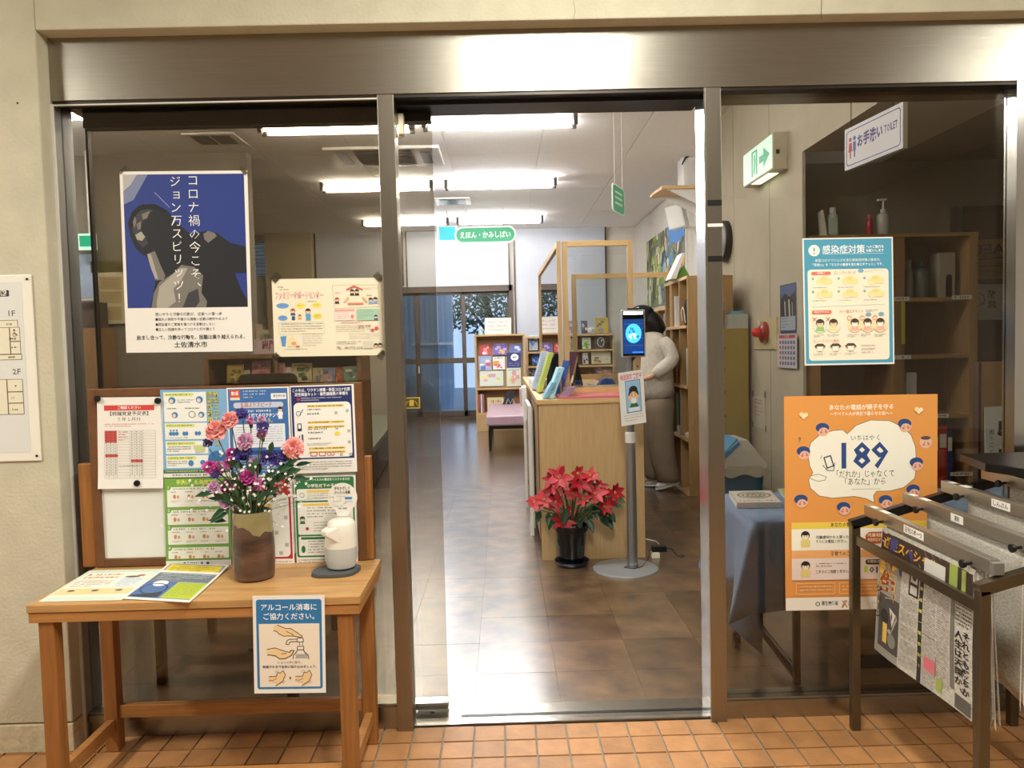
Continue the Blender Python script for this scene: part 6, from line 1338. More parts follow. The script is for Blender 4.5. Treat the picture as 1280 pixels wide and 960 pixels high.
# back bookshelf with picture books
def back_shelf():
    Y = 8.6; x0, x1 = at(594, 470, Y).x, at(657, 470, Y).x; zt = at(625, 420, Y).z; zm = at(625, 484.5, Y).z; w = .03
    t = thing('display_bookshelf', 'light wood bookshelf showing picture books face out before the glazed doors', 'shelf', ((x0+x1)/2, Y+.15, 0))
    MB().box((x0, Y, 0), (x0+w, Y+.3, zt), birch).box((x1-w, Y, 0), (x1, Y+.3, zt), birch).build('side_panel', t, bevel=.002)
    MB().box((x0-.01, Y-.01, zt), (x1+.01, Y+.3, zt+.025), birchh).build('top_board', t, bevel=.002)
    MB().box((x0+w, Y+.27, 0), (x1-w, Y+.285, zt), oak).build('back_panel', t)
    MB().prism([(x0+w, Y+.03, zm), (x0+w, Y+.26, zt-.05), (x0+w, Y+.27, zt-.05), (x0+w, Y+.27, zm)], (x1-x0-2*w, 0, 0), oak).build('sloping_rest', t)
    for z in (zm, at(625, 516, Y).z): MB().box((x0+w, Y, z-.03), (x1-w, Y+.27, z), birchh).build('shelf_board', t, bevel=.002)
    MB().box((x0+w, Y+.01, 0), (x1-w, Y+.03, at(625, 516, Y).z-.03), birch).build('plinth', t)
    L = [((599, 613, 431, 444), '#c9424a', ['#f2e2d8', '#e88a8a'], 'small red picture book at the top left of the display shelf'), ((616, 634, 429, 444), '#7a62b4', ['#c9b4ea', '#e8c46a', '#4a3a8a'], 'purple picture book at the top middle of the display shelf'), ((637, 652, 430, 443), '#6673b4', ['#dfe4f2', '#8a94d0'], 'blue violet picture book at the top right of the display shelf'),
         ((598, 614, 445, 463), '#a9b4d6', ['#c95a8a', '#f0d060', '#ffffff', '#5a78b4'], 'pastel multicoloured picture book on the left of the middle row'), ((616, 631, 446, 462), '#efece6', ['#c94a5a', '#3a5aa4', '#e0a040'], 'white picture book with small figures in the middle row'), ((633.5, 651, 441, 460), '#1f2f66', ['#ffffff', '#8a6ac4', '#6a7ad0'], 'dark blue picture book with a white moon in the middle row'),
         ((599.5, 629, 464, 483), '#dfe8d8', ['#d8a6b4', '#b9d060', '#f2e29a'], 'wide pale picture book in the bottom row'), ((633, 651, 460, 483), '#dfe2c8', ['#e0a0a4', '#7ab4d0', '#e8cf70'], 'tall pastel picture book at the bottom right of the display shelf')]
    for k, (r, base, pal, lb) in enumerate(L):
        row = 0 if r[3] < 445 else (1 if r[3] < 465 else 2); yy = Y+(.17, .1, .03)[row]
        def moon(s): s.ell(55, 40, 28, 30, '#ffffff'); s.text('40', 55, 24, 30, '#1f2f66', .01, align='C'); s.greek(10, 84, 90, 120, 2, '#8a7ad0', .7, False)
        facing_book(*r, yy, base, pal, lb, k+1, lean=.03, deco=moon if k == 5 else None)
    # above: sign, bottle; below: binders, easel stand
    s = Sheet(180, 120, ink('#f4f2ea')); s.text('あたらしくはいった', 90, 20, 20, '#b8607a', .0, fit=130, align='C'); s.text('えほん・かみしばい', 90, 48, 20, '#b8607a', .0, fit=130, align='C'); s.greek(24, 84, 130, 92, 1, '#6a8a6a', .9, False)
    for k in range(18): s.rect(4+k*10, 3, 9+k*10, 6, '#c9b98a'); s.rect(4+k*10, 114, 9+k*10, 117, '#c9b98a')
    a, b, c = quad_at((606, 397.5), (639, 397), (606, 419.5), Y+.1); c.z = zt+.027; tag(s.build('notice_card', a, b, c, thick=.006), 'white card with pink lettering standing on the display bookshelf', 'sign')
    bottle(601, 409, 419, Y+.12, zt+.026, .034, '#9fc4cc', '#e8ecec', 'small blue bottle with white cap at the left of the white card')
    zf = at(625, 516, Y).z+.002
    for k, (px, col, lb) in enumerate(((598.5, '#b46a6a', 'reddish binder at the lower left of the display bookshelf'), (601.5, '#dcd2d0', 'white binder beside the reddish one low in the display bookshelf'), (604, '#a05a68', 'dark rose binder low in the display bookshelf'))):
        p = at(px, 490, Y+.05); tag(MB().box((p.x-.012, Y+.05, zf), (p.x+.012, Y+.24, zf+.27), mat('bd_'+col.strip('#'), col, .6, noise=9)).build('binder'), lb, 'binder')
    p, q = at(609, 497, Y+.1), at(630, 514, Y+.1); s = Sheet(100, 70, ink('#eadfae')); s.greek(10, 10, 90, 30, 1, '#c97a6a', .9, False); s.rect(10, 38, 90, 60, '#f0c0a8')
    tag(s.build('card', (p.x, Y+.1, p.z), (q.x, Y+.1, p.z), (p.x, Y+.1, zf)), 'cream card lying low in the display bookshelf beside the black folder', 'card')
    Y2 = 8.15; a, b, c, d = at(628, 504, Y2), at(634, 489.5, Y2), at(645, 489, Y2), at(640, 504, Y2); a.z = d.z = .421
    tag(MB().prism([a, b, c, d], (0, .03, 0), mat('black_folder', '#1a1e2a', .5, noise=9)).build('folder'), 'black folder propped on the bench end before the display bookshelf', 'folder')
    tag(MB().tube([(a.x+.05, Y2-.02, .427), (a.x+.08, Y2-.02, .5), (a.x+.11, Y2-.02, .427), (a.x+.14, Y2-.02, .5), (a.x+.17, Y2-.02, .427)], .006, white_metal, 6).build('wire_stand'), 'white wire book stand shaped like a letter m before the black folder', 'stand')
back_shelf()

def low_shelves():
    # two more display shelves under the windows, partly behind the partition screens
    Y = 9.6
    def shelf(x0, x1, ytop, ys, label):
        a, b = at(x0, 470, Y).x, at(x1, 470, Y).x; zt = at((x0+x1)/2, ytop, Y).z; w = .03
        t = thing('low_bookshelf', label, 'shelf', ((a+b)/2, Y+.15, 0)); MB().box((a, Y, 0), (a+w, Y+.3, zt), birch).box((b-w, Y, 0), (b, Y+.3, zt), birch).build('side_panel', t); MB().box((a, Y-.01, zt-.02), (b, Y+.3, zt+.01), birchh).build('top_board', t)
        MB().box((a+w, Y+.28, 0), (b-w, Y+.3, zt-.02), shback).build('back_panel', t)
        for y in ys: z = at((x0+x1)/2, y, Y).z; MB().box((a+w, Y, z-.02), (b-w, Y+.28, z+.01), birchh).build('shelf_board', t)
        return t
    shelf(658.5, 700, 421, (440, 458, 475), 'low bookshelf behind the left partition screen'); shelf(712, 769, 418, (437.5, 457, 476), 'low bookshelf with picture books against the back wall beyond the counter')
    B = [((661, 672, 419, 438), '#b9cfe6', ['#5a8ac0', '#e0a0a0'], 'light blue picture book on the low shelf beside the display bookshelf'), ((665, 674, 442, 456), '#2a66c0', ['#8ab4e8', '#1a3a80'], 'bright blue picture book on the second tier beside the display bookshelf'), ((659.5, 671, 459, 473), '#5a5a62', ['#8a8ab0', '#c0b090'], 'dark grey picture book on the third tier beside the display bookshelf'),
         ((678, 696, 424, 438), '#b48ab0', ['#e8b0a0', '#7a68b8', '#f0d8c8'], 'pink and violet picture book seen through the left partition'), ((689, 698, 443, 456), '#e0dcd8', ['#c08090', '#90a8c8'], 'white picture book on the second tier seen through the left partition'),
         ((713, 721, 423, 436), '#d5dcc0', ['#7a9a5a', '#b4c48a'], 'pale green book between the partition posts'), ((727.5, 738, 422, 436), '#e6ead8', ['#9cc43a', '#7ab02a'], 'white picture book with a lime green shape beyond the counter'), ((744, 757, 415.5, 435.5), '#35312f', ['#35312f'], 'black picture book with a white oval drawing beyond the counter'),
         ((728, 735, 441, 455), '#e0dcd8', ['#40486a', '#c04a5a'], 'narrow white book on the second tier beyond the counter'), ((739, 763, 440, 455), '#e4dcc0', ['#c98a2a', '#e0b04a', '#8a6a3a'], 'wide cream and orange picture book on the second tier beyond the counter'), ((745, 765, 459, 473), '#8a6a5a', ['#4a3f4a', '#c98a6a', '#d8c0a8'], 'brown picture book on the third tier beyond the counter')]
    def oval(s): s.ring(50, 80, 34, 40, 6, '#ece8e0'); s.ell(60, 66, 6, 7, '#ffffff'); s.text('NATURE', 50, 8, 18, '#ece8e0', .01, fit=70, align='C')
    for k, (r, base, pal, lb) in enumerate(B): facing_book(*r, Y+.12, base, pal, lb, 40+k, lean=.04, deco=oval if k == 7 else None)
    T_ = [((708, 722, 401, 417), '#8a8088', ['#5a4a5a', '#c0a0a8'], 'grey book standing on the low shelf behind the partition post'), ((726, 734, 401, 417), '#4a4652', ['#7a6a7a', '#e0d8d8'], 'dark picture frame standing on the low shelf beyond the counter'), ((743.5, 760, 397, 416.5), '#c4a83a', ['#55566a', '#6a6a80', '#8a8aa0'], 'yellow topped picture book standing on the low shelf beyond the counter')]
    for k, (r, base, pal, lb) in enumerate(T_): facing_book(*r, Y+.12, base, pal, lb, 60+k, lean=.03)
    c = at(739, 412, Y+.1); tag(MB().lathe([(0, -.05), (.04, -.045), (.06, -.02), (.06, .01), (.03, .04), (0, .045)], c, paper, 16).build('plush_toy'), 'small white round plush toy on the low shelf beyond the counter', 'toy')
    s = Sheet(100, 110, paper); s.greek(10, 24, 90, 44, 1, '#c98a8a', .8, False); s.greek(10, 50, 90, 66, 1, '#8a8a9a', .8, False); s.greek(14, 84, 80, 92, 1, '#999999', .8)
    tag(s.build('notice_card', *quad_at((676.5, 395), (696, 394), (677, 419), Y+.1), thick=.004), 'white notice card seen through the left partition screen', 'sign')
    # low table behind the counter with papers
    t = thing('low_table', 'pale low shelf top with papers just beyond the counter', 'table', (at(750, 490, 7.2).x, 7.2, 0)); a, b = at(725, 486, 7.0), at(790, 484, 7.0)
    MB().box((a.x, 7.0, a.z-.06), (b.x+.3, 7.5, a.z-.01), birchh).box((a.x, 7.02, 0), (a.x+.04, 7.46, a.z-.06), oakd).box((b.x+.2, 7.02, 0), (b.x+.24, 7.46, a.z-.06), oakd).build('frame', t, bevel=.004)
    x = at(752, 484, 7.1).x; tag(MB().box((x-.15, 7.1, a.z-.009), (x+.18, 7.4, a.z+.012), paper).build('paper_stack'), 'white papers on the pale low table beyond the counter', 'paper')
    x = at(733, 484, 7.1).x; tag(MB().box((x-.06, 7.1, a.z-.009), (x+.06, 7.3, a.z+.03), mat('tan_box', '#d2b27c', .6, noise=9)).build('card_box'), 'small tan box at the left of the pale low table', 'box')
low_shelves()

# ================================================================== TALL BOOKCASES ON THE RIGHT
def tall_cases():
    Y0 = 3.6; X = 1.46; y1 = 4.42; zt = at(864, 345, Y0).z; t = thing('tall_bookcase', 'tall wooden bookcase end on beside the right mullion', 'bookcase', (X+.15, 4.0, 0)); w = .025
    MB().box((X, Y0-.022, 0), (X+.36, Y0, zt), oak).build('end_panel', t, bevel=.002)
    ys = [Y0+.27, Y0+.55, y1]
    for y in ys: MB().box((X, y-.01, .02), (X+.3, y+.012, zt), oak).build('upright', t)
    MB().box((X+.29, Y0, 0), (X+.31, y1, zt), shback).build('back_panel', t); MB().box((X, Y0, zt-.02), (X+.3, y1, zt+.004), birchh).build('top_board', t)
    zs = [atx(862, y, X).z for y in (407, 481, 548, 615)]; zs = [at(862, y, Y0).z for y in (406.5, 483, 549, 617)]
    for z in zs: MB().box((X-.01, Y0, z-.022), (X+.29, y1, z), birchh).build('shelf_board', t, bevel=.001)
    for y in (440, 610): p = at(879, y, Y0-.023); MB().box((p.x-.012, Y0-.026, p.z-.035), (p.x+.012, Y0-.0225, p.z+.035), paper).build('white_fitting', t)
    # contents
    z = zs[0]; navy = mat('navy_cloth', '#0d0f1c', .9, noise=20, var=.2)
    c = Vector((X+.08, Y0+.13, z)); tb = thing('shoulder_bag', 'black soft bag standing in the top compartment of the tall bookcase', 'bag', tuple(c)); MB().loft([((c.x-.01, c.y, z+.002), .05, .05), ((c.x, c.y, z+.03), .07, .1), ((c.x, c.y, z+.14), .075, .1), ((c.x, c.y, z+.21), .06, .075), ((c.x, c.y, z+.23), .02, .03)], navy, 16).build('body', tb)
    MB().tube([(c.x-.075, c.y-.05, z+.02), (c.x-.085, c.y-.05, z+.12), (c.x-.08, c.y+.01, z+.15), (c.x-.085, c.y+.05, z+.12), (c.x-.075, c.y+.05, z+.04)], .004, paper, 6).build('piping', tb)
    def upb(yy, z, h_, col, lb, w_=.03, nm='file'): tag(MB().box((X+.02, yy, z+.002), (X+.25, yy+w_, z+h_), mat('file_'+col.strip('#'), col, .55, noise=9, var=.04)).build(nm), lb, 'file')
    upb(Y0+.29, zs[0], .24, '#c9b48a', 'tan file in the upper middle compartment of the tall bookcase'); upb(Y0+.5, zs[0], .26, '#dfe0e4', 'white file in the upper middle compartment beside the divider')
    upb(Y0+.03, zs[1], .3, '#e6e6e0', 'white binder in the second tier of the tall bookcase', .035); upb(Y0+.07, zs[1], .3, '#1d7a4c', 'green binder between two white binders of the tall bookcase', .02); upb(Y0+.095, zs[1], .3, '#dcdcd8', 'second white binder in the second tier of the tall bookcase', .03)
    upb(Y0+.45, zs[1], .2, '#a8743a', 'brown cardboard file in the second tier of the tall bookcase', .06); upb(Y0+.42, zs[2], .34, '#1c3d34', 'dark green file in the third tier of the tall bookcase', .08); upb(Y0+.58, zs[2], .16, '#c9cac4', 'pale file at the far end of the third tier', .03)
    tag(MB().box((X+.0, Y0+.3, zs[2]+.001), (X+.2, Y0+.40, zs[2]+.07), mat('grey_case', '#a4a8a8', .4, noise=9, var=.08)).build('small_case'), 'small grey case on the third tier of the tall bookcase', 'case')
    tag(MB().loft([((X+.06, Y0+.12, zs[2]+.001), .05, .06), ((X+.06, Y0+.12, zs[2]+.03), .06, .075), ((X+.06, Y0+.12, zs[2]+.045), .03, .04)], paper, 14).build('white_bundle'), 'crumpled white bundle on the third tier of the tall bookcase', 'bundle')
    # green book and leaning white board on top
    a, b, c2 = at(845, 350, 3.95), at(855, 332, 3.95), at(864, 345, 3.95); a.z = c2.z = zt+.005; tag(MB().prism([a, b, c2], (0, .15, 0), mat('leaf_green_board', '#5f8f35', .6, noise=9)).build('book'), 'green book propped up on top of the tall bookcase', 'book')
    a, b = at(838, 352, 3.9), at(853, 316, 3.9); a.z = zt+.005; tag(MB().prism([a, a+Vector((.05, 0, 0)), b+Vector((.02, 0, 0)), b], (0, .2, 0), paper).build('white_board'), 'white card leaning on the green book on top of the tall bookcase', 'card')
    # farther, lower case
    Y2 = y1+.06; y3 = 6.7; z2 = at(836, 386, Y2).z; X2 = 1.5; t = thing('tall_bookcase', 'lower bookcase farther along the right wall beyond the tall one', 'bookcase', (X2+.15, 5.5, 0))
    for k in range(6): y = Y2+(y3-Y2)*k/5; MB().box((X2, y, 0), (X2+.3, y+.02, z2), oak).build('upright', t)
    MB().box((X2+.29, Y2, 0), (X2+.31, y3, z2), shback).build('back_panel', t); MB().box((X2-.01, Y2, z2), (X2+.31, y3+.02, z2+.02), birchh).build('top_board', t)
    for z in (.12, .52, .9, 1.22): MB().box((X2, Y2+.02, z-.02), (X2+.29, y3, z), birchh).build('shelf_board', t)
    cols = ['#c7c2b6', '#b9445a', '#e2dfd6', '#8a9ab4', '#d8cfc0', '#6a4a4a', '#cfc6b4', '#d49ab0']; r = random.Random(3); n = 0
    names = ['grey white', 'crimson', 'white', 'slate blue', 'cream', 'dark brown', 'beige', 'rose pink']
    for tier, z in (('top', 1.22), ('third', .9), ('second', .52)):
        y = Y2+.06
        for k in range(8):
            w_ = r.uniform(.03, .07); h_ = r.uniform(.2, .28)
            tag(MB().box((X2+.03, y, z+.001), (X2+.25, y+w_, z+h_), mat('spine_'+cols[k].strip('#'), cols[k], .6, noise=9, var=.05)).build('book'), '%s book on the %s tier of the lower bookcase behind the standing person' % (names[k], tier), 'book', 'books in the lower right bookcase'); y += w_+r.uniform(.004, .16)
            for q in range(6):
                yu = Y2+(y3-Y2)*q/5
                if y < yu+.03 and y+.08 > yu: y = yu+.03
tall_cases()

# ================================================================== THERMOMETER STAND, PLANT, ADAPTER
def thermo():
    c = atz(782, 711, 0); x, y = c.x, c.y; t = thing('thermometer_stand', 'silver pole stand with round base holding a face scanning tablet', 'stand', (x, y, 0)); al = mat('satin_aluminium', '#a9abad', .32, .85, noise=9, var=.04); r = .178
    bs = mat('painted_silver', '#9ea1a3', .4, .35, noise=9, var=.04)
    MB().lathe([(r, 0), (r, .004), (r*.985, .008), (.03, .011), (0, .011)], (x, y, 0), bs, 56).build('base', t)
    px = at(791, 712, y).x; zc = at(791, 545, y).z; zt = at(790, 446, y).z; rp = .0285
    MB().lathe([(rp*1.15, .011), (rp*1.1, .03), (rp*.98, .032), (rp*.9, zc)], (px, y, 0), al, 24).build('lower_pole', t); MB().lathe([(rp*1.05, zc-.035), (rp*1.05, zc+.02), (rp*.7, zc+.024)], (px, y, 0), white_metal, 24).build('collar', t)
    MB().tube([(px, y, zc), (px, y, zt)], .021, al, 20).build('upper_pole', t)
    p = at(797, 458, y-.02); MB().lathe([(0, -.006), (.008, 0), (0, .006)], p, black, 10).build('port', t)
    a, b = at(776, 387.5, y-.03), at(807, 446, y-.03); yy = y-.035
    mb = MB().box((a.x, yy, b.z), (b.x, yy+.03, a.z), mat('tablet_case', '#c4c6c9', .35, .5, noise=9)); tb = mb.build('tablet', t, bevel=.007)
    def rc(u0, v0, u1, v1, m_, nm, off=.001): MB().box((a.x+(b.x-a.x)*u0, yy-off, a.z+(b.z-a.z)*v1), (a.x+(b.x-a.x)*u1, yy-off+.0006, a.z+(b.z-a.z)*v0), m_).build(nm, tb)
    rc(.06, .03, .94, .97, mat('black_glass', '#06070b', .08, noise=9), 'glass_front', .0012); rc(.1, .045, .9, .1, led, 'light_bar', .0022); rc(.08, .2, .92, .93, mat('screen_dim', '#12356e', .25, emit=.8), 'screen', .0022)
    cx_, cz_ = (a.x+b.x)/2, a.z+(b.z-a.z)*.5; rr = (b.x-a.x)*.33; m_ = MB()
    pts = [(cx_+rr*math.cos(2*PI*k/28), yy-.0034, cz_+rr*1.22*math.sin(2*PI*k/28)) for k in range(28)]; m_.add(pts, [tuple(range(28))[::-1]], mat('screen_face', '#3f9fe0', .25, emit=1.5)); rg = random.Random(8)
    for k in range(12): u, v = rg.uniform(-.55, .55)*rr, rg.uniform(-.7, .7)*rr; q = rr*rg.uniform(.08, .22); m_.add([(cx_+u+q*math.cos(j*1.05), yy-.0038, cz_+v+q*1.2*math.sin(j*1.05)) for j in range(6)], [tuple(range(6))[::-1]], mat('screen_pale', '#a8e2ff', .25, emit=1.7) if k % 2 else mat('screen_mid', '#1f66b8', .25, emit=1.2))
    m_.build('screen_image', tb)
    mm = MB()
    for v in (.3, .42, .6, .75): mm.box((a.x+(b.x-a.x)*.1, yy-.0028, a.z+(b.z-a.z)*v-.0008), (b.x-(b.x-a.x)*.1, yy-.0024, a.z+(b.z-a.z)*v+.0008), mat('screen_line', '#3d6fb8', .25, emit=.8))
    mm.box((a.x+(b.x-a.x)*.45, yy-.0028, a.z+(b.z-a.z)*.91), (a.x+(b.x-a.x)*.9, yy-.0024, a.z+(b.z-a.z)*.885), mat('screen_bar', '#2c6cff', .25, emit=1.5)); mm.build('screen_lines', tb)
    MB().box((cx_-.03, yy+.004, a.z), (cx_+.03, yy+.024, a.z+.009), steel_dk).build('camera', tb, bevel=.002)
    MB().box((cx_-.018, yy+.03, b.z+.0), (cx_+.02, yy+.05, b.z+.08), black).beam((cx_, yy+.03, b.z-.02), (px, y, zt-.0), .03, .04, black).build('mount', t)
    # paper sign on the pole
    Yp_ = y-.055; s = Sheet(100, 165, paper); s.text('検温測定 実施中', 50, 8, 18, '#d86a78', .02, fit=86, align='C'); s.rect(25, 28, 86, 128, '#4a6a8c'); s.rect(27, 30, 84, 126, '#9cc4e4')
    s.rect(34, 112, 78, 124, '#e9eef2'); s.poly([(38, 112), (44, 100), (68, 100), (74, 112)], '#2f6a3c'); s.ell(56, 76, 21, 24, '#2b2320'); s.ell(56, 58, 17, 12, '#1c1816'); s.ell(56, 82, 18, 19, '#f0c49a'); s.ell(38, 80, 4, 5, '#f0c49a'); s.ell(74, 80, 4, 5, '#f0c49a'); s.ell(49, 75, 1.8, 2.2, '#2b2320'); s.ell(63, 75, 1.8, 2.2, '#2b2320'); s.line([(45, 69), (51, 68)], 1.6, '#2b2320'); s.line([(61, 68), (67, 69)], 1.6, '#2b2320'); s.ell(56, 91, 11, 8.5, '#eef2f4')
    s.greek(12, 134, 92, 158, 3, '#a05a5a', .3)
    tag(s.build('notice_sheet', at(772.5, 466.5, Yp_), at(803.5, 461.5, Yp_), at(777, 533, Yp_)), 'white temperature check notice with a masked boy taped to the silver pole', 'notice')
    tag(MB().tube([(px+.0, y+.03, .018), (px-.05, y-.02, .014), (px+.0, y-.05, .014), (px+.05, y-.01, .014), (px+.07, y+.05, .008), (px+.1, y+.12, .008), at(815, 690, y+.12)], .002, steel_dk, 6).build('cable'), 'thin dark cable looping over the round silver base', 'cable')
    # adapter
    p = atz(822, 697, 0); tt = thing('power_adapter', 'black power adapter with a white plug on the floor by the counter', 'adapter', tuple(p)); MB().box((p.x-.03, p.y, .03), (p.x+.055, p.y+.04, .065), black).build('adapter', tt, bevel=.004); MB().box((p.x-.035, p.y-.02, .0), (p.x+.01, p.y+.03, .03), creampaper).build('plug_block', tt, bevel=.003)
    tag(MB().tube([p+Vector((.055, .02, .045)), p+Vector((.08, .0, .05)), p+Vector((.11, .0, .01)), p+Vector((.14, -.02, .004)), p+Vector((.155, .0, .004)), p+Vector((.14, .03, .004))], .003, black, 6).build('cable'), 'short black cable curling from the power adapter', 'cable')
    tag(MB().tube([(cx1+.002, p.y+.0, .11), p+Vector((.0, .04, .085)), p+Vector((.02, .05, .065))], .003, paper, 6).build('cable'), 'white cable running from the counter to the power adapter', 'cable')
thermo()

def poinsettia():
    c = atz(715, 706, 0); x, y = c.x, c.y; t = thing('poinsettia', 'potted red poinsettia on the floor before the wooden counter end', 'potted plant', (x, y, 0)); rnd = random.Random(31)
    MB().lathe([(.08, 0), (.092, .012), (.1, .03), (.094, .03), (.085, .014), (0, .012)], (x, y, 0), mat('blue_black_saucer', '#10192e', .2, noise=9, coat=.5), 36).build('saucer', t)
    MB().lathe([(0, .014), (.064, .014), (.068, .03), (.082, .15), (.086, .195), (.094, .2), (.095, .228), (.09, .23), (.086, .2), (.0, .2)], (x+.0, y, 0), potblack, 32).build('pot', t)
    st = MB(); leafL = []; heads = [(700, 596, .085), (690, 611, .06), (724, 603, .085), (680, 625, .065), (695, 628, .07), (716, 617, .06), (733, 608, .06), (744, 617, .075), (757, 622, .08), (768, 616, .065), (703, 653, .075), (714, 640, .055), (668, 628, .06), (755, 634, .05), (729, 624, .05), (706, 612, .055), (690, 600, .06), (738, 595, .06), (722, 592, .055), (750, 608, .055)]
    for k, (px, py, L) in enumerate(heads):
        h = at(px, py, y-.05+rnd.uniform(-.05, .09)); st.tube([(x, y, .2), Vector((x, y, .2)).lerp(h, .5)+Vector((0, 0, .03)), h-Vector((0, 0, .01))], .004, stemm, 6)
        ax = Vector((rnd.uniform(-.3, .3)+(h.x-x)*2, -1, rnd.uniform(.3, .9))).normalized(); a_ = ax.orthogonal().normalized(); b_ = ax.cross(a_); n = 7 if L > .06 else 6; ph = rnd.random()*6
        for q in range(n):
            an = ph+2*PI*q/n+rnd.uniform(-.25, .25); d = a_*math.cos(an)+b_*math.sin(an)+ax*rnd.uniform(.1, .5); mb = MB(); leaf_mesh(mb, h, d, L*rnd.uniform(.75, 1.15), L*rnd.uniform(.42, .56), redleaf, ax, droop=.1, fold=.12); mb.build('bract', t)
        cc = MB()
        for q in range(5): cc.lathe([(0, -.004), (.0035, 0), (0, .005)], h+a_*.006*math.cos(q*1.26)+b_*.006*math.sin(q*1.26)+ax*.008, mat('yellow_cyathia', '#b9a23a', .5, noise=9), 6)
        cc.build('flower_centre', t)
    for (px, py, dx, dz_, L) in ((676, 638, -.4, -.8, .07), (686, 640, -.1, -.9, .07), (690, 648, -.3, -.8, .06), (701, 668, -.2, -.9, .07), (712, 662, .1, -.8, .08), (725, 660, .0, -.9, .09), (734, 648, .3, -.6, .08), (748, 640, .5, -.6, .09), (757, 645, .4, -.7, .08), (763, 627, .7, -.2, .07), (770, 622, .8, -.3, .06), (740, 630, .3, -.7, .08), (708, 636, -.2, -.7, .08), (722, 640, .1, -.8, .09), (730, 632, .3, -.5, .09), (697, 640, -.4, -.6, .08), (745, 628, .5, -.4, .09), (716, 652, -.1, -.9, .08), (760, 638, .5, -.7, .07), (698, 620, -.5, .2, .08), (712, 612, .2, .4, .08), (735, 612, .3, .3, .08), (684, 618, -.6, .1, .07)):
        p = at(px, py, y+rnd.uniform(-.03, .06)); mb = MB(); leaf_mesh(mb, p, (dx, rnd.uniform(-.5, -.1), dz_), L, L*.55, greenleaf, Vector((0, -1, .3)), droop=.2); mb.build('leaf', t)
        st.tube([(x, y, .21), Vector((x, y, .21)).lerp(p, .6)+Vector((0, 0, .02)), p], .0025, stemm, 5, False)
    st.build('stems', t)['kind'] = 'stuff'
poinsettia()

